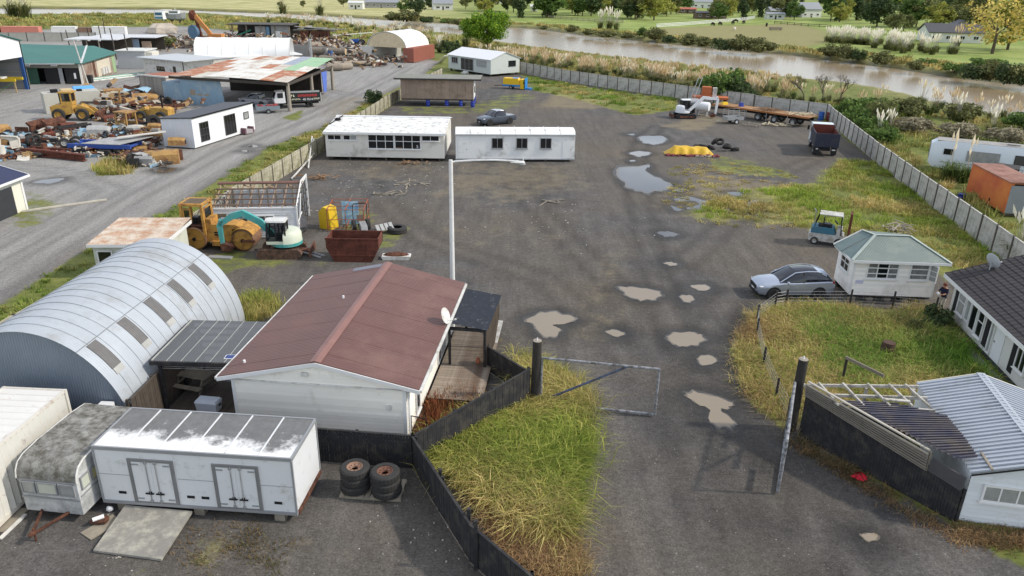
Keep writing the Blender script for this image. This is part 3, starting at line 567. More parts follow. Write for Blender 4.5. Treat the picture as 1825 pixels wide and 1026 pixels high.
# ---------------------------------------------------------------- quonset hut
def quonset():
    phi = 2.68; r = T('arched_hut', 'large silver corrugated arched hut with five skylights', 'shed', (-18.46, 25.15), -phi); Ln = 11.0; Rx, H = 3.9, 4.58
    sheet = mat('hut_zincalume', L(172, 178, 184), .55, metal=.1, var=.08, ns=.8, dirt=L(150, 152, 152), damt=.25, dns=.5, corr='Y', per=.12)
    pts = lambda a: (Rx*math.cos(a), H*math.sin(a))
    n = 16; w = Ln/n
    for i in range(n):
        for j, (a0, a1) in enumerate(((0, .98), (.98, 2.0), (2.0, math.pi))):
            o = .006 if (i+j) % 2 else 0; K = 14; secs = []
            for k in range(K+1):
                a = a0+(a1-a0)*k/K; c, s = math.cos(a), math.sin(a); up = 1+o/4
                secs.append([(Rx*c*up, i*w-.01, H*s*up), (Rx*c*up, (i+1)*w+.02, H*s*up+.0), (Rx*c*(up-.004), (i+1)*w+.02, H*s*(up-.004)), (Rx*c*(up-.004), i*w-.01, H*s*(up-.004))])
            b = MB(); b.loft(secs); b.build('roof_sheet', sheet, r, smooth=True)
    seam = MB()
    for i in range(1, n): seam.tube([(Rx*1.003*math.cos(math.pi*k/40), i*w, H*1.003*math.sin(math.pi*k/40)) for k in range(41)], .012, 4)
    for a in (.98, 2.0): seam.bar((Rx*1.004*math.cos(a), 0, H*1.004*math.sin(a)), (Rx*1.004*math.cos(a), Ln, H*1.004*math.sin(a)), .03, .015)
    seam.build('seams', mat('seam_metal', L(134, 138, 142), .6, metal=.1), r)  # raised seams in a darker grey metal than the sheets
    sk = mat('skylight_fibreglass', L(100, 98, 96), .5, var=.2, ns=3, fine=.15, corr='Y', per=.12); sk2 = mat('skylight_stain', L(164, 163, 158), .7)
    for i in range(5):
        y0 = .55+i*2.14; secs = []
        for k in range(9):
            a = .965-.30*k/8; c, s = math.cos(a)*1.006, math.sin(a)*1.006; secs.append([(Rx*c, y0, H*s), (Rx*c, y0+.62, H*s), (Rx*c*.997, y0+.62, H*s*.997), (Rx*c*.997, y0, H*s*.997)])
        b = MB(); b.loft(secs); o = b.build('skylight', sk, r, smooth=True)
        secs = []
        for k in range(4):
            a = .664-.06*k/3; c, s = math.cos(a)*1.007, math.sin(a)*1.007; secs.append([(Rx*c, y0+.03, H*s), (Rx*c, y0+.6, H*s), (Rx*c*.998, y0+.6, H*s*.998), (Rx*c*.998, y0+.03, H*s*.998)])
        b = MB(); b.loft(secs); b.build('lower_flashing', sk2, o, smooth=True)
    endm = mat('hut_end_sheet', L(132, 142, 154), .5, metal=.3, var=.08)
    for yy in (.08, Ln-.08):
        b = MB(); N_ = 300
        for i in range(N_):
            x0 = -Rx+.02+(2*Rx-.04)*i/N_; x1 = -Rx+.02+(2*Rx-.04)*(i+1)/N_; d0 = .016*math.sin(i*math.pi/2); d1 = .016*math.sin((i+1)*math.pi/2); z0 = H*.99*math.sqrt(max(0, 1-(x0/Rx)**2)); z1 = H*.99*math.sqrt(max(0, 1-(x1/Rx)**2))
            b.add([(x0, yy+d0, .02), (x1, yy+d1, .02), (x1, yy+d1, z1), (x0, yy+d0, z0)], [(0, 1, 2, 3)])
        b.build('end_wall', endm, r)
    b = MB(); b.bx(2.75, 3.25, -.42, -.02, 1.1, 1.75); o = b.build('wall_unit', whiteclean, r); B(o, 'outlet', dark, (2.82, 3.18, -.43, -.421, 1.2, 1.5))
quonset()
# lean-to with rusty roof behind the hut
def leanto():
    r = T('small_shed', 'pale shed with rusty corrugated roof behind the silver hut', 'shed', (-25.0, 41.6), 3)
    pale_ = mat('pale_green_board', L(200, 202, 190), .7, var=.06, dirt=L(150, 148, 130), damt=.25)
    B(r, 'wall', pale_, (.15, 4.2, .3, 4.3, 0, 2.0)); F = FRONT(.3)
    window(r, F, .35, 1.25, .95, 1.75, 1, 1, .07, trim, glass); window(r, F, 1.5, 2.3, .95, 1.75, 1, 1, .07, trim, glass)
    rm = mat('rusty_corrugated', L(186, 178, 166), .8, var=.2, ns=1.5, dirt=L(160, 120, 92), damt=.42, dns=1.3)
    for i in range(5): sub(r, 'roof_sheet', rm, lambda b: b.corr((-.05+i*.9, .05, 2.2+.002*i), (.92, 0, 0), (0, 4.6, .25), .115, .022, 4))
    B(r, 'fascia', trim, (-.06, 4.46, .02, .05, 2.02, 2.2)); B(r, 'barge_board', trim, (4.44, 4.48, .06, 4.6, 2.1, 2.32))
leanto()

# ---------------------------------------------------------------- maroon-roofed house
HX, HY, HRZ = -11.33, 25.55, -5.5
def house():
    r = T('bungalow', 'cream weatherboard bungalow with maroon corrugated gable roof', 'house', (HX, HY), HRZ); W, D, ze, zr = 7.9, 10.9, 2.6, 3.5; x0, x1, y0, y1 = .5, 7.35, .12, 10.75
    sl = (zr-ze)/(W/2); top = lambda z: (x0, x1) if z <= ze+sl*x0-.06 else (max(x0, (z-ze+.06)/sl), min(x1, W-(z-ze+.06)/sl))
    B(r, 'wall_core', cream, (x0+.02, x1-.02, y0+.02, y1-.02, .1, 2.55))
    sub(r, 'front_boards', cream, lambda b: lap(b, FRONT(y0), x0, x1, .25, zr-.06, .15, .02, top)); sub(r, 'side_boards', cream, lambda b: lap(b, RIGHT(x1), y0, y1, .25, 2.62, .15)); sub(r, 'side_boards', cream, lambda b: lap(b, LEFT(x0), y0, y1, .25, 2.62, .15))
    B(r, 'corner_boards', trim, (x0-.03, x0+.1, y0-.035, y0+.1, .2, 2.6), (x1-.1, x1+.035, y0-.035, y0+.1, .2, 2.6), (x1-.1, x1+.035, y1-.1, y1+.03, .2, 2.6))
    roofm = mat('maroon_long_run', L(102, 70, 63), .5, var=.1, ns=.5, dirt=L(120, 90, 82), damt=.3, dns=.35, corr='Y', per=.15, spec=.5)
    n = 14; w = D/n
    for s in (0, 1):
        for i in range(n):
            b = MB(); k = .004*(i % 2); e = rnd.uniform(0, .004)
            xa, xb = (-.02, W/2) if s == 0 else (W/2, W+.02); za, zb = (ze-.02*sl, zr) if s == 0 else (zr, ze-.02*sl)
            b.hexa([(xa, i*w-.004, za+k+e), (xb, i*w-.004, zb+k+e), (xb, (i+1)*w+.02, zb+k), (xa, (i+1)*w+.02, za+k), (xa, i*w-.004, za+k+.022+e), (xb, i*w-.004, zb+k+.022+e), (xb, (i+1)*w+.02, zb+k+.022), (xa, (i+1)*w+.02, za+k+.022)])
            b.build('roof_sheet', roofm, r)
    sub(r, 'ridge_cap', mat('ridge_maroon', L(134, 98, 90), .5), lambda b: b.prism([(W/2-.22, zr-.015), (W/2, zr+.045), (W/2+.22, zr-.015), (W/2+.22, zr+.005), (W/2, zr+.07), (W/2-.22, zr+.005)], -.02, D+.02))
    sub(r, 'front_barge', trim, lambda b: [b.prism([(-.04, ze-.17), (W/2, zr-.16), (W+.04, ze-.17), (W+.04, ze-.01), (W/2, zr-.005), (-.04, ze-.01)], -.06, -.02)])
    sub(r, 'back_barge', trim, lambda b: [b.prism([(-.04, ze-.17), (W/2, zr-.16), (W+.04, ze-.17), (W+.04, ze-.01), (W/2, zr-.005), (-.04, ze-.01)], D+.02, D+.06)])
    B(r, 'soffit', white, (0, W, -.01, D, ze-.1, ze-.08)); B(r, 'gutter', white, (-.13, -.025, -.02, D, ze-.12, ze-.02), (W+.025, W+.13, -.02, D, ze-.12, ze-.02))
    o = B(r, 'roof_patch', mat('grey_patch_sheet', L(116, 118, 128), .5), (2.2, 3.7, D-.55, D-.1, 0, .012)); o.location = (0, 0, 0); o.data.transform(Matrix.Translation((0, 0, ze+.03))); o.data.transform(Matrix(((1,0,0,0),(0,1,0,0),(sl,0,1,0),(0,0,0,1))))
    for x_, y_ in ((2.95, 6.6), (.7, .9)): z_ = ze+sl*x_; sub(r, 'roof_vent', whiteclean, lambda b: b.cyl((x_, y_, z_), (x_, y_, z_+.14), .05))
    Fr = RIGHT(x1+.02); window(r, Fr, 1.55, 2.2, .5, 2.2, 1, 1, .07, trim, glass); window(r, Fr, 4.3, 5.9, 1.1, 2.2, 2, 1, .07, trim, glass)
    d = sub(r, 'door', mat('grey_door', L(150, 156, 158), .5), lambda b: fbox(b, Fr, 7.2, 8.05, .35, 2.3, 0, .04)); sub(d, 'handle', chrome, lambda b: fbox(b, Fr, 7.26, 7.36, 1.25, 1.3, .04, .08))
    window(r, Fr, 6.1, 6.9, .4, 2.25, 1, 2, .06, trim, glass, sill=False)
    B(r, 'gas_meter', white, (x1-.75, x1-.55, y0-.09, y0-.025, 1.6, 1.8)); B(r, 'outside_light', white, (3.35, 3.6, y0-.12, y0-.02, 2.85, 3.0))
    sub(r, 'downpipe', trim, lambda b: b.cyl((x1+.1, y0+.15, .1), (x1+.1, y0+.15, 2.5), .045)); B(r, 'steps', darkwood, (x1+.04, x1+.9, .7, 1.5, 0, .2))
    sub(r, 'handrail', dark, lambda b: b.tube([(x1+.15, .3, .0), (x1+.15, .3, 1.25), (x1+.75, .3, 1.15), (x1+.75, .3, 0)], .02, 6))
house()
HM = Matrix.Translation((HX, HY, 0)) @ Matrix.Rotation(R(HRZ), 4, 'Z')
def hl(x, y, z=0): p = HM @ Vector((x, y, z)); return (p.x, p.y, p.z)
def dish(label, loc, rz, s=1, grey=False):
    m_ = mat('dish_grey', L(176, 180, 184), .5) if grey else white
    r = T('satellite_dish', label, 'satellite dish', loc, rz)
    b = MB(); b.lathe([(0, .0), (.2, .015), (.34, .05), (.44, .095), (.44, .105), (.33, .062), (.2, .03), (0, .015)], n=24, ax='x'); o = b.build('reflector', m_, r, (0, 0, .42), (0, R(-22), 0), smooth=True)
    sub(r, 'feed_arm', m_, lambda b: [b.cyl((0, 0, .1), (.62, 0, .3), .018, n=6), b.blob((.64, 0, .33), (.07, .05, .05))]); sub(r, 'mast', m_, lambda b: [b.cyl((0, 0, -.15), (-.03, 0, .4), .025, n=8)]); r.scale = (s,)*3
dish('white satellite dish on the right eave of the maroon roof', hl(7.78, 5.9, 2.65), -18, .85)
# ---------------------------------------------------------------- pergola, decks, things on the deck
def tinted(name, col, tr):
    t = NT(name); t.b.inputs['Base Color'].default_value = (*col, 1); t.b.inputs['Roughness'].default_value = .18; g = t.n('ShaderNodeBsdfTransparent'); g.inputs[0].default_value = (.62, .62, .64, 1); m = t.n('ShaderNodeMixShader'); m.inputs[0].default_value = tr
    t.l(t.rng(t.noise(1.5, 6), .3, .7, .5, 1.5), m.inputs[0]) if 0 else None
    t.l(t.b.outputs[0], m.inputs[1]); t.l(g.outputs[0], m.inputs[2]); t.l(m.outputs[0], t.out.inputs[0]); return t.m
smoke = tinted('smoked_polycarbonate', L(112, 114, 114), .42)
def pergola():
    r = T('pergola', 'dark framed pergola with smoked clear roof between the hut and the bungalow', 'pergola', (-14.56, 27.0), -1); W, D = 3.55, 3.95
    for i in range(6): B(r, 'roof_sheet', smoke, (i*W/6+.012, (i+1)*W/6-.012, 0, D, 2.46, 2.466))
    B(r, 'sheet_joint', mat('clear_joint_strip', L(170, 170, 164), .5), *[(i*W/6-.011, i*W/6+.011, 0, D, 2.462, 2.478) for i in range(1, 6)], (-.03, .02, 0, D, 2.44, 2.5))
    for i in range(7): y_ = .06+i*(D-.12)/6; B(r, 'purlin', darkwood, (-.02, W, y_-.03, y_+.03, 2.36, 2.455))
    B(r, 'front_beam', black, (-.08, W, -.09, -.002, 2.3, 2.47)); B(r, 'side_beam', black, (-.02, .06, .1, D, 2.2, 2.355)); B(r, 'gutter', black, (-.12, -.04, -.02, D, 2.38, 2.46))
    for x_, y_ in ((.25, .1), (.25, D-.1), (.25, D/2)): B(r, 'post', black, (x_-.06, x_+.06, y_-.06, y_+.06, 0, 2.2))
    sub(r, 'clothesline', whiteclean, lambda b: [b.cyl((.3, .15+.15*k, 2.05), (W, .15+.15*k, 2.05), .006, n=4) for k in range(5)])
pergola()
o = T('solar_panel', 'small blue solar panel on the pergola roof', 'solar panel', (-11.72, 27.22, 2.475), 2); B(o, 'frame', whiteclean, (0, .5, 0, .36, 0, .02)); B(o, 'cells', mat('solar_cells', L(36, 58, 120), .2), (.03, .47, .03, .33, .0205, .026))
def deck(label, loc, rz, W, D, z, m, bw=.14, along='y'):
    r = T('timber_deck', label, 'deck', loc, rz); n = int((W if along == 'y' else D)/bw)
    if along == 'y': me_ = MB().bx(.004, bw-.006, 0, D, z-.03, z).mesh('board', m); [O('board', me_, r, (i*bw, 0, rnd.uniform(-.002, .002))) for i in range(n)]
    else: me_ = MB().bx(0, W, .004, bw-.006, z-.03, z).mesh('board', m); [O('board', me_, r, (0, i*bw, rnd.uniform(-.002, .002))) for i in range(n)]
    B(r, 'bearer', darkwood, (.02, W-.02, .02, .1, 0, z-.032), (.02, W-.02, D-.1, D-.02, 0, z-.032), (.02, .1, .1, D-.1, 0, z-.032), (W-.1, W-.02, .1, D-.1, 0, z-.032)); return r
deck('dark brown deck under the pergola beside the bungalow', (-14.3, 25.0), -3, 3.3, 6.2, .25, mat('dark_deck', L(82, 72, 64), .85, var=.2, rand=.2))
gd = mat('grey_deck', L(158, 146, 132), .9, var=.25, ns=1.6, rand=.16, fine=.15, dirt=L(100, 82, 68), damt=.35, dns=.9)
deck('grey weathered timber deck along the right side of the bungalow', hl(7.5, 3.3)[:2], HRZ, 2.35, 6.9, .3, gd, .12, 'x')
# trellis screen left of the deck
paling_fence('screen_fence', 'dark brown screen fence between the silver hut and the pergola deck', [(-14.55,24.95),(-14.3,30.6)], [1.85,1.85], mat('brown_screen', L(78, 70, 62), .9, var=.3, ns=3))
r = T('picnic_table', 'weathered picnic table under the pergola', 'table', (*(-13.72, 28.68), .25), -15)
for i in range(4): B(r, 'top_plank', timber, (-.8, .8, -.38+i*.19, -.205+i*.19, .7, .74))
for s in (-1, 1): B(r, 'bench', timber, (-.8, .8, s*.72-.13, s*.72+.13, .42, .46)); sub(r, 'leg', timber, lambda b: [b.bar((s*.6, -.6, 0), (s*.6, -.25, .7), .05, .1), b.bar((s*.6, .6, 0), (s*.6, .25, .7), .05, .1), b.bar((s*.6, -.8, .39), (s*.6, .8, .39), .05, .08)])
r = T('cooler_box', 'large pale cooler box on the dark deck', 'cooler box', (*(-13.00, 26.77), .25), -8)
cb = mat('cooler_plastic', L(204, 212, 222), .5, var=.03); sub(r, 'body', cb, lambda b: b.hexa([(.04, .03, 0), (.9, .03, 0), (.9, .47, 0), (.04, .47, 0), (0, 0, .4), (.94, 0, .4), (.94, .5, .4), (0, .5, .4)]))
sub(r, 'lid', cb, lambda b: b.hexa([(-.015, -.015, .405), (.955, -.015, .405), (.955, .515, .405), (-.015, .515, .405), (.03, .03, .5), (.91, .03, .5), (.91, .47, .5), (.03, .47, .5)])); B(r, 'handle', dark, (.956, .99, .17, .33, .26, .32))
# round glass table / dish under the pergola
r = T('round_table', 'round glass patio table under the pergola', 'table', (-11.95, 28.6, .25)); sub(r, 'top', glassc, lambda b: b.cyl((0, 0, .7), (0, 0, .72), .55, n=24)); sub(r, 'leg', dark, lambda b: b.cyl((0, 0, 0), (0, 0, .7), .05))
# entry porch on the right of the house
def porch():
    x, y, _ = hl(7.85, 6.35); r = T('entry_porch', 'small porch with dark corrugated roof on the right side of the bungalow', 'porch', (x, y), HRZ-2); W, D = 1.75, 4.2
    pm_ = mat('dark_tinted_roof', L(44, 48, 56), .3, var=.2, ns=2, dirt=L(120, 122, 124), damt=.1, dns=5)
    for i in range(5): sub(r, 'roof_sheet', pm_, lambda b: b.corr((-.25, i*D/5, 2.5-.002*i), (0, D/5+.03, 0), (W+.35, 0, -.28), .12, .018, 4))
    for x_, y_ in ((.05, .1), (W-.05, .1), (W-.05, D-.1), (.05, D-.1), (W-.05, D*.5)): B(r, 'post', black, (x_-.055, x_+.055, y_-.055, y_+.055, 0, 2.2))
    B(r, 'front_beam', black, (.1, W-.1, .05, .14, 2.08, 2.22)); B(r, 'side_beam', black, (W-.1, W, .17, D, 2.03, 2.15))
    n = int((D-.3)/.14); me_ = MB().bx(W+.01, W+.03, 0, .05, .05, 2.1).mesh('slat', mat('brown_slat', L(104, 92, 80), .9, var=.25, rand=.2)); [O('slat', me_, r, (0, .15+i*.14, 0)) for i in range(n)]
porch()
b = MB(); b.bar((0, 0, .05), (.35, 1.4, 1.0), .26, .05); tag(b.build('white_board', white, loc=(*(-0.90, 33.22), 0)), 'white board leaning on the porch side', 'board')
b = MB(); b.blob((0, 0, .14), (.12, .12, .14)); b.cyl((0, 0, .2), (0, 0, .32), .07); tag(b.build('clay_pot', mat('terracotta', L(168, 104, 74), .8), loc=(*(-1.53, 31.28), .3)), 'small terracotta pot at the edge of the grey deck', 'pot')
# ---------------------------------------------------------------- lamp pole
def lamp():
    x, y = -3.5, 41.0; r = T('lamp_pole', 'tall white lamp pole with long curved arm behind the bungalow', 'lamp pole', (x, y)); pw = mat('pole_white', L(214, 214, 212), .5, var=.05, dirt=L(170, 168, 160), damt=.2)
    sub(r, 'pole', pw, lambda b: b.cyl((0, 0, 0), (0, 0, 7.75), .15, .11, 16), smooth=True)
    sub(r, 'arm', pw, lambda b: b.tube([(0, 0, 7.6), (.25, .05, 7.66), (1.2, .1, 7.72), (2.4, .1, 7.76), (3.75, .1, 7.72)], .055, 10), smooth=True)
    sub(r, 'lamp_head', pw, lambda b: b.loft([[(3.3+.75*t, .1+w_*c_, 7.66+h_*s_) for c_, s_ in [(math.cos(k*.628), math.sin(k*.628)) for k in range(10)]] for t, w_, h_ in [(0, .05, .05), (.3, .1, .06), (.7, .17, .1), (.95, .15, .09), (1.05, .05, .03)]]), smooth=True)
    sub(r, 'lens', glassc, lambda b: b.blob((3.95, .1, 7.56), (.19, .14, .1), 10, 6, 0)); B(r, 'sensor', whiteclean, (3.97, 4.03, .07, .13, 7.74, 7.95)); sub(r, 'base_cap', steel, lambda b: b.cyl((0, 0, .0), (0, 0, .25), .2))
lamp()

# ---------------------------------------------------------------- gate posts and gates
postm = mat('tarred_pole', L(52, 49, 46), .9, var=.3, ns=4, fine=.25)
for lab, (x, y), h in (('left thick dark gate post at the end of the black fence', (1.08, 28.25), 3.05), ('right thick dark gate post at the end of the corrugated fence', (11.6, 26.6), 3.25)):
    r = T('gate_post', lab, 'gate post', (x, y), 0, 'gate posts of the drive'); sub(r, 'pole', postm, lambda b: b.cyl((0, 0, 0), (.02, 0, h), .22, .19, 14), smooth=True); sub(r, 'cap', mat('pole_end_grain', L(150, 142, 130), .9, var=.2, ns=8), lambda b: b.cyl((.02, 0, h), (.02, 0, h+.02), .185, n=14)); sub(r, 'insulator', whiteclean, lambda b: b.cyl((.02, 0, h+.02), (.02, 0, h+.14), .025, n=6))
flake = mat('flaking_blue_paint', L(96, 112, 142), .6, var=.2, ns=5, dirt=L(66, 62, 60), damt=.5, dns=5); flakew = mat('flaking_white_pipe', L(158, 160, 164), .6, var=.2, ns=4, dirt=L(58, 56, 55), damt=.45, dns=4)
def gate(label, p0, p1, panels):
    d = Vector((p1[0]-p0[0], p1[1]-p0[1], 0)); Ln = d.length; r = T('pipe_gate', label, 'gate', p0, math.degrees(math.atan2(d.y, d.x))); z0, z1 = .12, 2.28
    for nm, a, b_, m_ in (('top_rail', (.0, 0, z1), (Ln, 0, z1), flakew), ('bottom_rail', (0, 0, z0), (Ln, 0, z0), flakew), ('hinge_stile', (0, 0, z0-.05), (0, 0, z1), flakew), ('end_stile', (Ln, 0, z0), (Ln, 0, z1), flakew), ('brace', (.1, 0, z0+.1), (Ln*.74, 0, z1), flake)):
        sub(r, nm, m_, lambda b: b.cyl(a, b_, .055, n=8), smooth=True)
    if panels:
        pm_ = mat('sign_back_pale', L(168, 178, 192), .6, var=.1, dirt=L(96, 110, 150), damt=.35, dns=1.5)
        for k in range(3): B(r, 'cladding_board', pm_, (.1+k*(Ln-.2)/3+.01, .1+(k+1)*(Ln-.2)/3-.01, .05, .065, 1.75-.5*k, 1.95-.5*k))
        b = MB(); [b.cyl((.1+i*.22, 0, .15), (.1+i*.22, 0, 2.25), .006, n=4) for i in range(20)]; [b.cyl((.05, 0, .3+i*.25), (Ln, 0, .3+i*.25), .006, n=4) for i in range(8)]; b.build('mesh_wires', steel, r)['kind'] = 'stuff'
gate('open pipe gate with blue brace hanging on the left gate post', (1.32, 28.2), (6.12, 27.38), False)
gate('open boarded pipe gate seen nearly edge-on at the right gate post', (11.38, 26.45), (9.68, 22.3), True)
# ---------------------------------------------------------------- right yard wire fence
def wire_fence(name, label, pts, h, nw=5, m=None, lean=0, mesh=True):
    r = T(name, label, 'fence', pts[0]); ox, oy = pts[0]; me_ = MB().cyl((0, 0, 0), (lean, 0, h+.12), .06, .055, 8).mesh('post', m or postm)
    for x, y in pts: O('post', me_, r, (x-ox, y-oy, 0), (0, 0, rnd.uniform(0, 6)))
    b = MB()
    for (x0, y0), (x1, y1) in zip(pts, pts[1:]):
        for k in range(nw): z = h*(k+1)/nw; b.cyl((x0-ox, y0-oy, z), (x1-ox, y1-oy, z), .006, n=4)
        if mesh:
            n = int(math.hypot(x1-x0, y1-y0)/.3)
            for i in range(1, n): t = i/n; X_, Y_ = x0-ox+(x1-x0)*t, y0-oy+(y1-y0)*t; b.cyl((X_, Y_, .1), (X_, Y_, h), .004, n=3)
    b.build('wires', steel, r)['kind'] = 'stuff'; return r
wire_fence('wire_fence', 'wire fence on dark posts around the long grass by the drive', [(11.7,27.3),(11.75,29.0),(12.1,32.0),(12.75,35.3),(13.3,37.1),(14.9,39.1),(15.6,39.35),(19.3,39.5),(21.65,39.3),(23.7,38.6)], .95)
# ---------------------------------------------------------------- hipped cabin on blocks
def hipped():
    r = T('transportable_room', 'cream weatherboard room with green hipped iron roof beside the silver car', 'cabin', (19.23, 40.1), -2.8)
    wall = mat('offwhite_boards', L(236, 232, 225), .6, var=.03, rand=.09, dirt=L(212, 206, 196), damt=.14); x0, x1, y0, y1, zb, ze = .35, 5.0, .35, 2.9, .4, 2.6
    B(r, 'wall_core', wall, (x0+.02, x1-.02, y0+.02, y1, zb, ze-.05)); sub(r, 'front_boards', wall, lambda b: lap(b, FRONT(y0), x0, x1, zb, ze-.05, .14)); sub(r, 'side_boards', wall, lambda b: lap(b, LEFT(x0), y0, y1, zb, ze-.05, .14))
    sub(r, 'right_wall', wall, lambda b: lap(b, RIGHT(x1), y0, y1, zb, ze-.05, .14)); B(r, 'corner_board', trim, (x0-.035, x0+.07, y0-.035, y0+.07, zb, ze-.06), (x1-.07, x1+.035, y0-.035, y0+.07, zb, ze-.06))
    g1 = mat('green_iron_roof', L(112, 124, 118), .55, var=.08, ns=1, dirt=L(132, 140, 132), damt=.3, corr='X', per=.09); g2 = mat('green_iron_roof_side', L(102, 120, 118), .55, var=.08, ns=1, dirt=L(126, 136, 130), damt=.3, corr='Y', per=.09)
    E0, E1, E2, E3, R1, R2, Pk, Q = (0,0,ze), (5.5,0,ze), (5.5,2.8,ze), (-.1,2.8,ze), (1.9,2.05,3.5), (3.9,2.05,3.5), (1.6,3.2,3.42), (4.1,2.8,3.38)
    for nm, m_, p in (('front_roof', g1, (E0, E1, R2, R1)), ('left_roof', g2, (E3, E0, R1, Pk)), ('right_roof', g2, (E1, E2, Q, R2)), ('back_roof', g1, (R1, R2, Q, Pk))):
        b = MB(); b.add([Vector(v) for v in p]+[Vector(v)-Vector((0,0,.03)) for v in p], [(0,1,2,3), (7,6,5,4), (0,1,5,4), (1,2,6,5), (2,3,7,6), (3,0,4,7)]); b.build(nm, m_, r)
    cap = mat('pale_green_flashing', L(160, 170, 162), .5)
    for nm, a, b_ in (('hip_cap', E0, R1), ('hip_cap', E1, R2), ('ridge_cap', R1, R2), ('ridge_cap', R1, Pk), ('valley_strip', (-.05, 1.6, ze), (1.85, 2.3, 3.46))): sub(r, nm, cap if nm != 'valley_strip' else mat('dark_flashing', L(104, 112, 110), .6), lambda b: b.bar(Vector(a)+Vector((0,0,.03)), Vector(b_)+Vector((0,0,.03)), .16 if nm != 'valley_strip' else .05, .03))
    B(r, 'fascia', trim, (-.02, 5.52, -.03, -.002, ze-.14, ze+.01), (-.03, -.002, 0, 2.8, ze-.14, ze+.01), (5.502, 5.53, 0, 2.8, ze-.14, ze+.01)); B(r, 'soffit', white, (0, 5.5, .0, 2.8, ze-.1, ze-.08))
    sub(r, 'back_barge', trim, lambda b: [b.bar(Vector(E3), Vector(Pk), .03, .14)]); sub(r, 'back_wall', wall, lambda b: b.prism([(x0, zb), (x1, zb), (x1, ze), (4.1, 3.3), (1.6, 3.3), (x0, ze)], 2.85, 2.9))
    F = FRONT(y0); cur = mat('curtain_glass', L(120, 120, 120), .1, var=.6, ns=3, spec=.6)
    window(r, F, 1.05, 2.85, 1.42, 2.42, 3, 3, .08, trim, [cur, glass, cur], .07); window(r, F, 3.45, 4.55, 1.42, 2.42, 1, 3, .08, trim, cur, .07)
    o = MB(); 
    for a0_, a1_, z0_, z1_ in ((0, .05, 0, .98), (.45, .5, 0, .98), (.05, .45, 0, .05), (.05, .45, .93, .98), (.05, .45, .31, .34), (.05, .45, .62, .65)): o.bx(a0_, a1_, 0, .04, z0_, z1_)
    o = o.build('open_sash', trim, r, (4.55, y0-.06, 1.43), (0, 0, R(-62))); B(o, 'pane', glassc, (.051, .449, .015, .02, .051, .929))
    window(r, LEFT(x0), 1.0, 2.3, 1.42, 2.4, 2, 2, .08, trim, glass, .06)
    for k in range(5): B(r, 'pile_block', timber, (x0+.1+k*1.0, x0+.45+k*1.0, y0+.1, y0+.4, 0, .2)); B(r, 'pile_block', darkwood, (x0+.1+k*1.0, x0+.45+k*1.0, y1-.4, y1-.1, 0, .2))
    B(r, 'bearer', darkwood, (x0, x1, y0+.15, y0+.3, .2, zb-.002), (x0, x1, y1-.35, y1-.2, .2, zb-.002)); sub(r, 'wall_sticker', mat('lilac_sticker', L(196, 196, 220), .6), lambda b: fbox(b, F, .55, 1.0, 1.1, 1.3, .028, .034))
hipped()
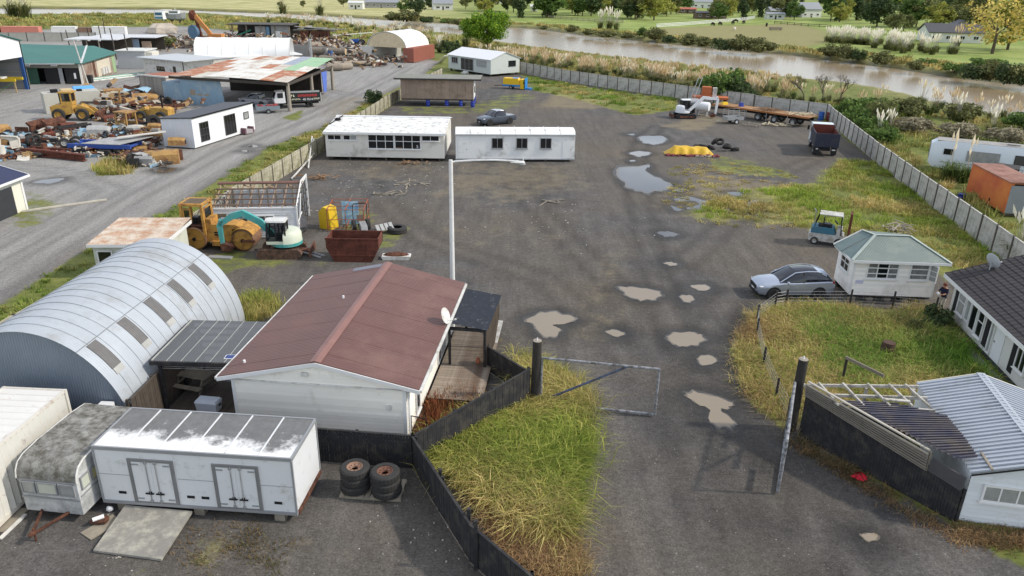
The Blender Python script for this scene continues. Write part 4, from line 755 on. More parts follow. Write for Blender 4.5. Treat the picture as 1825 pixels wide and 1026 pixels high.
# ---------------------------------------------------------------- silver car
def paint(name, col, rough=.28, metal=.5):
    t = NT(name); t.b.inputs['Base Color'].default_value = (*col, 1); t.b.inputs['Metallic'].default_value = metal; t.b.inputs['Roughness'].default_value = rough; t.b.inputs['Coat Weight'].default_value = .6; t.b.inputs['Coat Roughness'].default_value = .05; return t.m
silver = paint('silver_car_paint', L(170, 178, 192)); carglass = mat('car_glass', L(18, 22, 32), .04, var=.1, spec=.8); trimblack = mat('black_plastic', L(34, 34, 36), .5, var=.1)
def sec(x, hw, zb, zs, zt, r=.1):
    h = [(hw*.86, zb), (hw*.97, zb+(zs-zb)*.25), (hw, zb+(zs-zb)*.6), (hw*.985, zs-.05), (hw*.93, zs), (hw*.5, zt-.01), (0, zt)]
    return [(x, -y, z) for y, z in h]+[(x, y, z) for y, z in h[-2::-1]]
def car(label, loc, rz, m, roof, st, gh, wb, wr, tw, roofx, pillars=True, name='parked_car', cat='car', group=None):
    """st: body stations; gh: glasshouse stations (x, base half width, base z, top half width, top z)"""
    r = T(name, label, cat, loc, rz, group)
    b = MB(); b.loft([sec(*s_) for s_ in st]); b.build('body', m, r, smooth=True)
    b = MB(); b.loft([[(x, -bw, bz), (x, -bw*.98, bz+(tz-bz)*.35), (x, -tw_, tz-.04), (x, -tw_*.8, tz), (x, tw_*.8, tz), (x, tw_, tz-.04), (x, bw*.98, bz+(tz-bz)*.35), (x, bw, bz)] for x, bw, bz, tw_, tz in gh]); b.build('windows', carglass, r, smooth=True)
    for (xa, xb), mm in roofx:
        g = [q for q in gh if xb-1e-6 <= q[0] <= xa+1e-6]; b = MB(); b.loft([[(x, -tw_-.01, tz-.045), (x, -tw_*.82, tz+.015), (x, 0, tz+.03), (x, tw_*.82, tz+.015), (x, tw_+.01, tz-.045), (x, 0, tz-.02)] for x, bw, bz, tw_, tz in g]); b.build('roof', mm, r, smooth=True)
    for s in (-1, 1):
        for xa, xb in zip(gh[:-1], gh[1:]):
            pass
        pts = [(q[0], s*(q[3]+.005), q[4]-.035) for q in gh]; pts[0] = (gh[0][0], s*gh[0][1]*.98, gh[0][2]+.03)
        sub(r, 'roof_pillar', m, lambda b: b.tube(pts, .035, 6), smooth=True)
        if pillars:
            q = gh[-3]; q2 = gh[-2]; q3 = gh[-1]
            b = MB(); e = .012*s; b.add([(q[0]-.25, s*(q[3]+.02), q[4]-.06), (q2[0], s*(q2[3]+.02), q2[4]-.06), (q3[0]+.02, s*(q3[1]+.015), q3[2]-.02), (q3[0]+.55, s*(q3[1]+.02), q3[2]-.02)], [(0, 1, 2, 3)]); b.build('rear_pillar', m, r)
        sub(r, 'middle_pillar', trimblack, lambda b: b.bar((-.35, s*(gh[1][1]+.0), gh[1][2]), (-.35, s*(gh[2][3]+.02), gh[2][4]-.06), .09, .04, (0, 1, 0)))
        mi = sub(r, 'mirror', m, lambda b: b.blob((.62, s*(st[3][1]+.1), gh[0][2]+.07), (.09, .12, .08), 8, 5, 0), smooth=True)
        for xw in (wb/2, -wb/2):
            sub(r, 'wheel_arch', trimblack, lambda b: b.cyl((xw, s*(st[3][1]-.2), wr+.02), (xw, s*(st[3][1]+.008), wr+.02), wr*1.2, n=20)); wheel(r, (xw, s*(st[3][1]-.095), wr), wr, tw, 'y', steel)
        sub(r, 'sill', trimblack, lambda b: b.bx(-wb/2+wr*1.2, wb/2-wr*1.2, min(s*(st[3][1]-.05), s*(st[3][1]+.006)), max(s*(st[3][1]-.05), s*(st[3][1]+.006)), .2, .3))
        for xh in (.25, -.75): sub(r, 'door_handle', m, lambda b: b.bx(xh-.1, xh+.1, min(s*st[4][1], s*(st[4][1]+.025)), max(s*st[4][1], s*(st[4][1]+.025)), .88, .91))
        sub(r, 'headlight', whiteclean, lambda b: b.blob((st[1][0]-.12, s*st[1][1]*.93, st[1][3]-.06), (.2, .1, .07), 8, 5, 0), smooth=True); sub(r, 'tail_light', mat('red_lamp', L(120, 24, 24), .3), lambda b: b.blob((st[-2][0]+.02, s*st[-2][1]*.85, st[-2][3]-.05), (.12, .16, .08), 8, 5, 0), smooth=True)
    B(r, 'grille', trimblack, (st[0][0]-.06, st[0][0]+.015, -.5, .5, .5, .74)); B(r, 'front_bumper', trimblack, (st[0][0]-.15, st[0][0]+.02, -.6, .6, .26, .42)); B(r, 'number_plate', whiteclean, (st[0][0]+.021, st[0][0]+.03, -.18, .18, .44, .52))
    return r
ST = [(2.27,.6,.4,.74,.78),(2.12,.8,.28,.82,.88),(1.8,.885,.24,.9,1.0),(1.2,.9,.22,.96,1.07),(.8,.9,.22,1.0,1.1),(0,.9,.22,1.03,1.05),(-1,.9,.22,1.07,1.09),(-1.8,.885,.26,1.1,1.12),(-2.14,.84,.32,1.06,1.1),(-2.27,.72,.42,.9,.96)]
GHs = [(1.0,.8,1.02,.66,1.07),(.15,.84,1.02,.62,1.6),(-.55,.84,1.04,.62,1.68),(-1.15,.83,1.06,.6,1.66),(-1.75,.8,1.08,.56,1.52),(-2.12,.74,1.08,.6,1.14)]
panor = mat('panorama_roof_glass', L(14, 18, 30), .05, spec=.9)
car('silver crossover car parked beside the cream hipped room', (16.5, 41.3), 182.6, silver, None, ST, GHs, 2.67, .35, .23, (((.15, -1.15), panor), ((-1.15, -1.75), silver)))
# ---------------------------------------------------------------- forklift
def forklift():
    r = T('forklift', 'teal and white forklift with rusty mast behind the hipped room', 'forklift', (*(22.25, 50.78), 0), -24); te = mat('teal_machine_paint', L(58, 112, 132), .6, var=.15, ns=3, dirt=L(86, 98, 100), damt=.3, dns=3); wh = mat('worn_white_machine', L(190, 190, 184), .65, var=.1, dirt=L(128, 120, 106), damt=.35, dns=2)
    sub(r, 'chassis', wh, lambda b: b.prism([(-1.2,.3),(-1.25,.75),(-1.1,.85),(1.05,.85),(1.1,.5),(.9,.28)], -.55, .55)); sub(r, 'side_cover', te, lambda b: b.prism([(-1.12,.852),(-1.12,1.22),(-.95,1.3),(.35,1.3),(.5,.852)], -.56, .56)); B(r, 'engine_top', dark, (-.7, .2, -.4, .4, 1.302, 1.38))
    B(r, 'seat', trimblack, (-.35, .1, -.25, .25, 1.381, 1.5), (-.42, -.34, -.25, .25, 1.5, 1.95)); sub(r, 'steering_wheel', trimblack, lambda b: b.cyl((.42, 0, 1.62), (.46, 0, 1.66), .17, n=12))
    for y_ in (-.5, .5): sub(r, 'roof_post', dark, lambda b: [b.tube([(-.95, y_, 1.25), (-.7, y_, 2.2)], .03, 6)]); sub(r, 'roof_post', dark, lambda b: [b.tube([(.85, y_, .85), (.72, y_, 2.2)], .04, 6)])
    B(r, 'roof', wh, (-.72, .78, -.55, .55, 2.2, 2.25)); B(r, 'windscreen', mat('pale_cover_sheet', L(208, 210, 206), .5), (.8, .82, -.45, .45, 1.35, 2.15)); B(r, 'dash', wh, (.55, .9, -.5, .5, .86, 1.3))
    sub(r, 'exhaust', steel, lambda b: b.tube([(-1.0, .35, 1.2), (-1.0, .35, 2.2), (-1.15, .35, 2.35)], .035, 6))
    for y_ in (-.38, .38): B(r, 'mast_rail', rustred, (1.25, 1.4, y_-.06, y_+.06, .1, 2.45))
    B(r, 'mast_cross', rustred, (1.27, 1.38, -.319, .319, 2.3, 2.42), (1.27, 1.38, -.319, .319, 1.2, 1.3)); B(r, 'tilt_arm', dark, (.9, 1.249, -.1, .1, .5, .6))
    for y_ in (-.35, .35): B(r, 'fork', rust, (1.42, 2.3, y_-.05, y_+.05, .08, .13))
    for x_, rr_ in ((-.8, .28), (.8, .33)):
        for y_ in (-.47, .47): wheel(r, (x_, y_, rr_), rr_, .2, 'y', wh)
forklift()
# ---------------------------------------------------------------- corrugated fence, pergola and shed at the lower right
FA, FB = Vector((11.75, 26.1, 0)), Vector((15.3, 20.95, 0))
paling_fence('board_fence', 'tall black boarded fence under the corrugated strip at the lower right', [tuple(FA.xy), tuple(FB.xy)], [1.88, 1.28], black, 1.8, False)
r = T('corrugated_screen', 'weathered corrugated strip on top of the black fence', 'screen', (FA.x, FA.y)); cs_ = mat('brown_grey_corrugate', L(132, 125, 114), .75, var=.15, ns=2, fine=.1); d_ = (FB-FA)*.79; n_ = Vector((d_.y, -d_.x, 0)).normalized()
for i in range(4):
    a = d_*(i/4); e = d_*((i+1)/4+.01); za0, za1 = 1.9-.53*i/4, 1.9-.53*(i+1)/4; zt0, zt1 = 2.5-.36*i/4, 2.5-.36*(i+1)/4; b = MB(); K = 24
    for k in range(K):
        f0, f1 = k/K, (k+1)/K; o0 = n_*(-.03+.045*math.sin(k*math.pi/2)-.12*f0); o1 = n_*(-.03+.045*math.sin((k+1)*math.pi/2)-.12*f1)
        b.add([a+o0*-1+Vector((0,0,za0+(zt0-za0)*f0)), e+o0*-1+Vector((0,0,za1+(zt1-za1)*f0)), e+o1*-1+Vector((0,0,za1+(zt1-za1)*f1)), a+o1*-1+Vector((0,0,za0+(zt0-za0)*f1))], [(0,1,2,3)])
    for q in range(7): f = (q+.5)/7; b.bar(a+n_*(.07+.12*f)+Vector((0,0,za0+(zt0-za0)*f)), e+n_*(.07+.12*f)+Vector((0,0,za1+(zt1-za1)*f)), .045, .035)
    b.build('corrugated_sheet', cs_, r)
sub(r, 'top_rail', mat('bleached_timber', L(176, 170, 158), .9, var=.15, ns=4), lambda b: b.bar(Vector((0,0,2.53)), d_+Vector((0,0,2.17)), .09, .05)); sub(r, 'end_trim', timber, lambda b: b.bar(d_*1.01+Vector((0,0,1.36)), d_*1.01+Vector((0,0,2.15)), .06, .06))
b = MB(); b.bar((FB-FA)*.81+Vector((0,0,1.68)), (FB-FA)*.995+Vector((0,0,1.55)), .06, .55); b.build('grey_board', mat('slate_board', L(78, 76, 78), .8), r)
def lr_pergola():
    r = T('timber_shelter', 'white timber shelter frame half roofed with dark corrugated plastic behind the black fence', 'shelter', (12, 25)); z = 2.22; lf = lambda y: 11.75+.69*(26.1-y)+.12
    rt = lambda y: (15.75+.16*(y-21.3)) if y < 24.2 else 16.2-1.9*(y-24.2); pm_ = mat('purple_tinted_plastic', L(70, 68, 82), .35, var=.2, ns=1.2, dirt=L(104, 96, 88), damt=.35, dns=.9)
    for (ya, yb) in ((21.35, 22.25), (22.25, 23.2), (23.2, 24.1), (24.1, 24.9)):
        b = MB(); n = int((yb-ya+.05)/.04); prev = None
        for k in range(n+1):
            y = ya+k*.04; dz = .045*math.sin(k*math.pi/2)+.01*(ya-21)*.2; p = [(lf(y)-12, y-25, z+dz+.07), (rt(y)-12, y-25, z+dz+.16*min(1, (24.4-y)/2) if y < 24.2 else z+dz)]
            if prev: b.add([prev[0], prev[1], p[1], p[0]], [(0, 1, 2, 3)])
            prev = p
            if k % 4 == 1: b.bar(Vector(p[0])+Vector((.05, 0, .01)), Vector(p[1])+Vector((0, 0, .01)), .05, .06)
        b.build('roof_sheet', pm_, r)
    fw_ = mat('flaky_white_timber', L(190, 186, 176), .8, var=.12, ns=4, dirt=L(120, 110, 98), damt=.3, dns=3)
    P_ = lambda x, y, zz=z: (x-12, y-25, zz)
    for a, b_ in (((11.7, 26.35), (16.3, 26.4)), ((12.4, 25.6), (16.2, 25.5)), ((12.6, 24.95), (16.0, 24.55))): sub(r, 'beam', fw_, lambda b: b.bar(P_(*a), P_(*b_), .07, .12))
    for x in (12.3, 13.25, 14.25, 15.1, 15.75): sub(r, 'rafter', fw_, lambda b: b.bar(P_(x, 26.38, z+.1), P_(x+.12, 24.7, z+.1), .07, .08))
    for x, y in ((12.0, 26.3), (14.2, 26.3), (15.3, 24.7), (16.1, 26.3)): sub(r, 'post', fw_, lambda b: b.bar(P_(x, y, 0), P_(x, y, z-.06), .1, .1))
    sub(r, 'back_fence', black, lambda b: b.bx(.0, 4.2, 1.2, 1.25, .02, 1.3)); sub(r, 'loose_board', fw_, lambda b: b.bar(P_(14.25, 25.0, z+.22), P_(15.2, 24.9, z+.2), .14, .05))
lr_pergola()
r = T('leaning_rail', 'bleached rail on a dark post in the grass behind the shelter', 'rail', (*(15.25, 30.44), 0)); sub(r, 'post', postm, lambda b: b.cyl((0, 0, 0), (0, 0, 1.3), .06)); sub(r, 'rail', timber, lambda b: b.bar((-.05, .05, 1.38), (.95, -1.6, 1.35), .06, .14))
def lr_shed():
    r = T('small_cottage', 'white weatherboard outbuilding with pale corrugated gable roof at the lower right', 'building', (15.43, 20.9), -11); W, D, ze, zr = 4.4, 6.25, 2.02, 2.72; sl = (zr-ze)/(W/2)
    wm = mat('white_boards_cool', L(212, 216, 218), .6, var=.03, rand=.06, dirt=L(186, 186, 182), damt=.15); top = lambda z: (.05, W-.05) if z <= ze-.02 else (max(.05, (z-ze+.03)/sl), min(W-.05, W-(z-ze+.03)/sl))
    B(r, 'wall_core', wm, (.07, W-.07, .17, D-.1, 0, ze-.02)); sub(r, 'front_boards', wm, lambda b: lap(b, FRONT(.15), .05, W-.05, .08, zr-.04, .17, .03, top)); sub(r, 'left_boards', wm, lambda b: lap(b, LEFT(.05), .15, D-.1, .08, ze-.03, .17, .03)); sub(r, 'back_wall', wm, lambda b: b.prism([(.07, 0), (W-.07, 0), (W-.07, ze-.03), (W/2, zr-.05), (.07, ze-.03)], D-.12, D-.1))
    ir = mat('pale_zinc_roof', L(172, 178, 186), .55, metal=.1, var=.05, ns=1, dirt=L(156, 160, 164), damt=.2, dns=.8)
    n = 7; w = D/n
    for s in (0, 1):
        for i in range(n):
            b = MB()
            if s == 0: b.corr((-.04, i*w, ze+.01+.003*(i % 2)), (0, w+.04, 0), (W/2+.04, 0, zr-ze), .22, .04, 4)
            else: b.corr((W+.04, i*w, ze+.01+.003*(i % 2)), (0, w+.04, 0), (-W/2-.04, 0, zr-ze), .22, .04, 4)
            for q in range(4): y_ = i*w+q*w/4+.06; b.bar((-.03 if s == 0 else W+.03, y_, ze+.05), (W/2, y_, zr+.05), .07, .07)
            b.build('roof_sheet', ir, r)
    B(r, 'ridge_cap', ir, (W/2-.15, W/2+.15, -.02, D+.02, zr+.0, zr+.05)); sub(r, 'front_barge', dark, lambda b: b.prism([(-.02, ze-.05), (W/2, zr-.05), (W+.02, ze-.05), (W+.02, ze+.0), (W/2, zr+.0), (-.02, ze+.0)], -.05, -.01))
    sub(r, 'back_barge', mat('cream_barge', L(206, 198, 172), .6), lambda b: b.prism([(-.02, ze-.1), (W/2, zr-.1), (W+.02, ze-.1), (W+.02, ze+.04), (W/2, zr+.04), (-.02, ze+.04)], D+.01, D+.06)); sub(r, 'edge_strip', timber, lambda b: b.bar((.55, .0, ze+.26), (.55, 1.0, ze+.26), .08, .05))
    window(r, FRONT(.13), .5, 2.15, .95, 1.62, 3, 1, .07, trim, glassc, .05)
lr_shed()
b = MB()
for k in range(9): a = k*.7; b.add([(math.cos(a)*.28*(1+.3*math.sin(k*2.1)), math.sin(a)*.2, .02), (math.cos(a+.7)*.28, math.sin(a+.7)*.3, .03), (.05*math.cos(a), .04, .16+.05*math.sin(k))], [(0, 1, 2)])
tag(b.build('red_cloth', mat('red_fabric', L(176, 20, 40), .8, var=.2, ns=6), loc=(*(13.01, 23.21), .14)), 'crumpled red cloth on the ground before the black fence', 'cloth')
# ---------------------------------------------------------------- house with the dark tiled roof at the right edge
def right_house():
    r = T('tiled_house', 'white house with dark tiled roof at the right edge', 'house', (22.3, 28.0), -7.6); D, ze = 10.65, 2.5; k = .35; W = 8.4; x0 = .5; zr = ze+k*W/2
    wm = mat('house_white', L(214, 212, 206), .6, var=.04, dirt=L(184, 180, 170), damt=.15); B(r, 'wall', wm, (x0, W-.5, .1, D-.35, .25, ze-.02)); B(r, 'foundation', mat('dark_foundation', L(70, 70, 72), .9), (x0+.05, W-.55, .15, D-.4, 0, .25)); sub(r, 'back_gable', wm, lambda b: b.prism([(x0, ze-.03), (W-.5, ze-.03), (W/2, zr-.12)], D-.4, D-.35))
    tm = mat('dark_roof_tile', L(58, 54, 54), .7, var=.18, ns=2, rand=.12, fine=.15); tile = MB(); n = 12; rise = k*W/2
    cw = .36; rows = 13; me_ = MB(); L_ = math.hypot(W/2, rise)/rows; an = math.atan(k)
    # each course is one overlapping strip of tiles with its rolled joints
    for s in (0, 1):
        for i in range(rows):
            b = MB(); m_ = int(D/cw)
            for j in range(m_):
                y = j*D/m_; yy = D/m_
                def pt(t, yv, up): d = t*W/2/rows; xx = (d if s == 0 else W-d); return (xx, yv, ze+k*d+up)
                b.add([pt(i-.08, y, .045), pt(i-.08, y+yy*.82, .045), pt(i-.08, y+yy*.91, .085), pt(i-.08, y+yy, .045), pt(i+1, y, .012), pt(i+1, y+yy*.82, .012), pt(i+1, y+yy*.91, .05), pt(i+1, y+yy, .012), pt(i-.08, y, 0), pt(i-.08, y+yy, 0)], [(0,1,5,4), (1,2,6,5), (2,3,7,6), (8,9,3,2,1,0)])
            b.build('tile_course', tm, r)
    sub(r, 'ridge_tiles', tm, lambda b: b.prism([(W/2-.2, zr), (W/2, zr+.12), (W/2+.2, zr)], 0, D)); B(r, 'fascia', trim, (-.06, -.01, 0, D, ze-.2, ze-.0)); sub(r, 'back_barge', trim, lambda b: b.prism([(0, ze-.15), (W/2, zr-.13), (W, ze-.15), (W, ze), (W/2, zr+.02), (0, ze)], D, D+.05)); B(r, 'soffit', white, (0, x0, 0, D, ze-.2, ze-.17))
    F = LEFT(x0); bl = mat('black_louvre', L(34, 34, 36), .7)
    for a0, a1 in ((9.55, 9.95), (5.75, 6.15), (3.0, 3.4)): sub(r, 'louvre_panel', bl, lambda b: [fbox(b, F, a0, a1, .45, 2.28, -.01, .03)]+[fbox(b, F, a0+.02, a1-.02, .5+q*.12, .56+q*.12, .031, .05) for q in range(15)])
    window(r, F, 8.55, 9.45, .8, 2.25, 1, 2, .07, trim, glassc); B_ = window(r, F, 7.9, 8.45, .8, 2.25, 1, 1, .07, trim, glassc, sill=False); window(r, F, 7.1, 7.85, .6, 2.25, 1, 1, .07, trim, glass, sill=False); window(r, F, 6.3, 7.0, .6, 2.25, 1, 2, .07, trim, glass)
    d = sub(r, 'door', whiteclean, lambda b: fbox(b, F, 4.2, 5.05, .3, 2.2, 0, .04)); sub(d, 'handle', chrome, lambda b: fbox(b, F, 4.9, 4.98, 1.15, 1.22, .04, .09)); window(r, F, 5.2, 5.55, .35, 2.2, 1, 1, .06, trim, glassc, sill=False); window(r, F, 2.0, 2.9, .9, 2.2, 2, 1, .07, trim, glass); window(r, F, .5, 1.6, .9, 2.2, 2, 1, .07, trim, glass)
right_house()
dish('grey satellite dish on the dark tiled roof', (25.35, 37.5, 3.2), 15, 1.0, True)
cp = mat('path_concrete', L(128, 126, 122), .9, var=.15, ns=1.2, rand=.1, dirt=L(92, 92, 86), damt=.35)
r = tag(bpy.data.objects.new('path', None), None, None, kind='structure'); C.objects.link(r); r.location = (21.2, 28.5, 0); r.rotation_euler = (0, 0, R(-7.6))
for i in range(5): B(r, 'slab', cp, (-.1, 1.45, i*1.5+.01, (i+1)*1.5-.01, .0, .05))
for i in range(2): B(r, 'slab', cp, (-1.0-.0, -.12, 5.2+i*1.1, 6.28+i*1.1, .0, .045))
b = MB(); b.cyl((0, 0, 0), (.03, 0, .7), .36, .3, 11); tag(b.build('tree_stump', mat('stump_bark', L(78, 60, 50), .95, var=.4, ns=5, bump=8), loc=(*(18.70, 33.54), 0), smooth=True), 'dark tree stump in the long grass by the tiled house', 'stump')

# ---------------------------------------------------------------- boundary fences of the yard
fencec = mat('mossy_concrete_panel', L(176, 170, 150), .9, var=.16, ns=1.2, rand=.1, dirt=L(116, 114, 84), damt=.42, dns=1.1); fenceg = mat('grey_concrete_panel', L(184, 181, 174), .9, var=.12, ns=1.2, rand=.08, dirt=L(130, 128, 118), damt=.32, dns=1.0); fpost = mat('fence_post_grey', L(92, 86, 78), .9, var=.2, ns=3)
panel_fence('panel_fence', 'mossy panel fence along the road behind the silver hut', [(-24.9,25.5),(-24.1,33),(-23.2,41.1)], 1.6, 2.4, fencec, fpost)
panel_fence('panel_fence', 'long mossy panel fence between the yard and the scrap road', [(-22.35,46.8),(-21.9,58),(-19.95,78.5),(-18.0,108),(-15.4,130),(-13.6,144)], 1.65, 2.4, fencec, fpost)
panel_fence('panel_fence', 'grey panel fence along the river at the back of the yard', [(.9,153.6),(8.4,141.6),(17.3,131.2),(25.4,122.6),(30.3,117.3),(35,112.6)], 2.05, 2.3, fenceg, fpost)
panel_fence('panel_fence', 'short grey panel fence by the back corner with the drums', [(35.05,112.5),(39,108.8),(42.8,105.0)], 1.95, 2.3, fenceg, fpost)
panel_fence('panel_fence', 'long grey panel fence down the right side of the yard', [(42.8,104.9),(41.3,97.5),(37.6,77.5),(34.9,60.6),(33.6,51.9),(32.4,44.5),(31.9,41)], 2.0, 2.2, fenceg, fpost)
# ---------------------------------------------------------------- classroom
def classroom():
    r = T('classroom_block', 'long pale portable classroom with speckled white roof and big gridded windows', 'cabin', (-18.75, 74.3), 0); Ln, D, z0, zf, zr = 11.75, 8.6, .35, 2.85, 3.35
    wm = mat('classroom_panel', L(216, 213, 204), .65, var=.05, dirt=L(160, 156, 144), damt=.2, dns=.6); B(r, 'wall', wm, (0, Ln, .1, D, z0, zf-.05)); sub(r, 'gable_top', wm, lambda b: b.prism([(.1, zf-.06), (D, zf-.06), (D, zf+.1), (D*.7, zr-.08)], Ln-.03, Ln, 'x')); sub(r, 'gable_top', wm, lambda b: b.prism([(.1, zf-.06), (D, zf-.06), (D, zf+.1), (D*.7, zr-.08)], 0, .03, 'x'))
    rm = mat('speckled_white_roof', L(226, 226, 222), .8, var=.06, ns=1, dirt=L(150, 150, 146), damt=.3, dns=1.7, fine=.05); n = 6
    for i in range(n): b = MB(); x0, x1 = -.15+i*(Ln+.3)/n, -.15+(i+1)*(Ln+.3)/n-.01; b.hexa([(x0,-.2,zf-.04),(x1,-.2,zf-.04),(x1,D*.72,zr-.04),(x0,D*.72,zr-.04),(x0,-.2,zf),(x1,-.2,zf),(x1,D*.72,zr),(x0,D*.72,zr)]); b.build('roof_sheet', rm, r)
    b = MB(); b.hexa([(-.15,D*.72+.002,zr-.04),(Ln+.15,D*.72+.002,zr-.04),(Ln+.15,D+.2,zf+.08),(-.15,D+.2,zf+.08),(-.15,D*.72+.002,zr),(Ln+.15,D*.72+.002,zr),(Ln+.15,D+.2,zf+.12),(-.15,D+.2,zf+.12)]); b.build('back_roof', rm, r)
    B(r, 'ridge_cap', whiteclean, (-.18, Ln+.18, D*.72-.2, D*.72+.2, zr+.0, zr+.07)); B(r, 'fascia', trim, (-.18, Ln+.18, -.25, -.202, zf-.2, zf+.02)); F = FRONT(.1); B(r, 'downpipe', wm, (3.72, 3.8, .02, .098, z0, zf-.2))
    for a in (.22, 1.78): window(r, F, a, a+1.38, 2.02, 2.55, 2, 1, .06, trim, [glass, glassc] if a > 1 else glass)
    for a in (4.2, 6.85):
        w_ = window(r, F, a, a+2.62, 1.2, 2.65, 3, 2, .08, trim, glass, rows=[0, .55, 1])
    o = B(w_, 'chair_seen_inside', mat('brown_inside', L(110, 84, 62), .8), (7.0, 7.6, .04, .055, 1.26, 1.4))
    window(r, F, 9.55, 11.3, 2.05, 2.62, 2, 1, .06, trim, glass)
    text_mesh('room_number', '5', .42, whiteclean, w_, (9.0, .05, 1.35))
    for i in range(7): B(r, 'pile', darkwood, (.4+i*1.8, .6+i*1.8, .2, .4, 0, z0-.002)); B(r, 'pile', darkwood, (.4+i*1.8, .6+i*1.8, D-.4, D-.2, 0, z0-.002))
    sub(r, 'roof_junk', dark, lambda b: [b.blob((.4, D*.5, zf+.5), (.35, .3, .15)), b.bar((-.1, D*.3, zf+.25), (.6, D*.68, zr+.1), .08)])
classroom()
def cabin():
    r = T('site_cabin', 'long white site cabin with three small windows beside the classroom', 'cabin', (-5.87, 74.5), 4.0); Ln, D, z0, z1 = 12.0, 3.0, .3, 2.75
    wm = mat('site_cabin_white', L(224, 225, 223), .6, var=.04, dirt=L(172, 170, 162), damt=.18, dns=.7); B(r, 'wall', wm, (.02, Ln-.02, .05, D-.05, z0, z1-.02)); rm = mat('cabin_roof_white', L(232, 232, 229), .7, var=.04, dirt=L(190, 190, 184), damt=.22, dns=.9)
    prof = [(0, z1), (.35, z1+.28), (1.0, z1+.4), (2.0, z1+.4), (2.65, z1+.28), (3.0, z1)]; n = 8
    for i in range(n): b = MB(); b.prism(prof, i*Ln/n+.015, (i+1)*Ln/n-.015, 'x'); b.build('roof_panel', rm, r)
    B(r, 'roof_joint', white, *[(i*Ln/n-.014, i*Ln/n+.014, .4, 2.6, z1+.2, z1+.415) for i in range(1, n)]); B(r, 'gutter', mat('cabin_trim_grey', L(170, 172, 174), .5), (-.03, Ln+.03, -.06, -.001, z1-.1, z1+.03)); B(r, 'base_rail', mat('cabin_trim_grey', L(170, 172, 174), .5), (0, Ln, .0, .05, z0-.06, z0+.06))
    F = FRONT(.05)
    for a in (3.6, 6.05, 8.45): window(r, F, a, a+1.15, 1.35, 2.42, 2, 1, .06, alu, glass)
    for a in (.28, 10.75): d = sub(r, 'door', wm, lambda b: fbox(b, F, a, a+.95, z0+.1, 2.35, 0, .025)); sub(d, 'handle', dark, lambda b: fbox(b, F, a+.8, a+.88, 1.25, 1.3, .025, .06))
    for i in range(6): B(r, 'support', darkwood, (.5+i*2.1, .8+i*2.1, .2, .5, 0, z0-.062)); B(r, 'support', darkwood, (.5+i*2.1, .8+i*2.1, D-.5, D-.2, 0, z0-.062))
cabin()
# ---------------------------------------------------------------- plywood building on drums
def plyhouse():
    r = T('raised_plywood_room', 'bare plywood building jacked up on blue drums by the panel fence', 'cabin', (-16.3, 109.4), 0); Ln, D, z0, z1 = 10.35, 4.6, 1.0, 3.7
    pm_ = mat('grey_brown_ply', L(152, 134, 120), .85, var=.14, ns=.8, rand=.12, dirt=L(120, 104, 92), damt=.35, dns=.8); n = 9
    for i in range(n): B(r, 'ply_sheet', pm_, (i*Ln/n+.02, (i+1)*Ln/n-.005, 0, .03, z0+.08, z1))
    B(r, 'right_wall', whiteclean, (Ln-.03, Ln, .1, D, z0, z1)); B(r, 'left_wall', pm_, (0, .03, .032, D, z0, z1)); B(r, 'back_wall', pm_, (.032, Ln-.032, D-.03, D, z0, z1)); B(r, 'corner_post', timber, (Ln-.1, Ln+.01, -.01, .095, z0-.1, z1)); window(r, RIGHT(Ln), 1.6, 2.3, 1.9, 2.7, 1, 1, .06, dark, glass)
    B(r, 'roof', mat('dark_roof_edge', L(66, 62, 60), .9, var=.25, ns=3), (-.9, Ln+1.1, -.35, D+.3, z1+.01, z1+.2)); B(r, 'roof_sheet', mat('moss_roof', L(128, 128, 120), .9, var=.2), (-.85, Ln+1.05, -.3, D+.25, z1+.202, z1+.24)); B(r, 'bearer', darkwood, (0, Ln, .1, .3, z0-.12, z0+.078), (0, Ln, D-.4, D-.2, z0-.12, z0-.002)); B(r, 'low_skid', timber, (4.2, Ln-.4, -.6, -.45, .05, .15))
plyhouse()
bluep = mat('blue_drum_plastic', L(40, 58, 150), .4, var=.1); 
def drum(label, loc, m, group, h=.88, rr_=.29, z=0):
    o = T('drum', label, 'drum', (loc[0], loc[1], z), 0, group); sub(o, 'shell', m, lambda b: b.lathe([(0,0),(rr_,0),(rr_,.27),(rr_+.015,.29),(rr_,.31),(rr_,.57),(rr_+.015,.59),(rr_,.61),(rr_,h),(rr_-.03,h),(rr_-.04,h-.02),(0,h-.02)], n=16), smooth=True); return o
for k, px in enumerate((-12.5, -9.8, -7.8, -6.1)): drum(['leftmost', 'second', 'third', 'rightmost'][k]+' blue drum under the front of the plywood building', (px, 109.6), bluep, 'blue drums under the plywood building')
drum('blue drum under the far right corner of the plywood building', (-6.15, 113.6), bluep, 'blue drums under the plywood building')
drum('blue steel drum by the back fence corner behind the tip truck', (41.6, 103.6), mat('blue_steel_drum', L(44, 92, 168), .5, var=.1), 'drums in the fence corner', 1.1, .36)
drum('dark red steel drum by the back fence corner behind the tip truck', (42.5, 103.2), mat('red_steel_drum', L(110, 40, 42), .5, var=.1), 'drums in the fence corner', 1.1, .36)
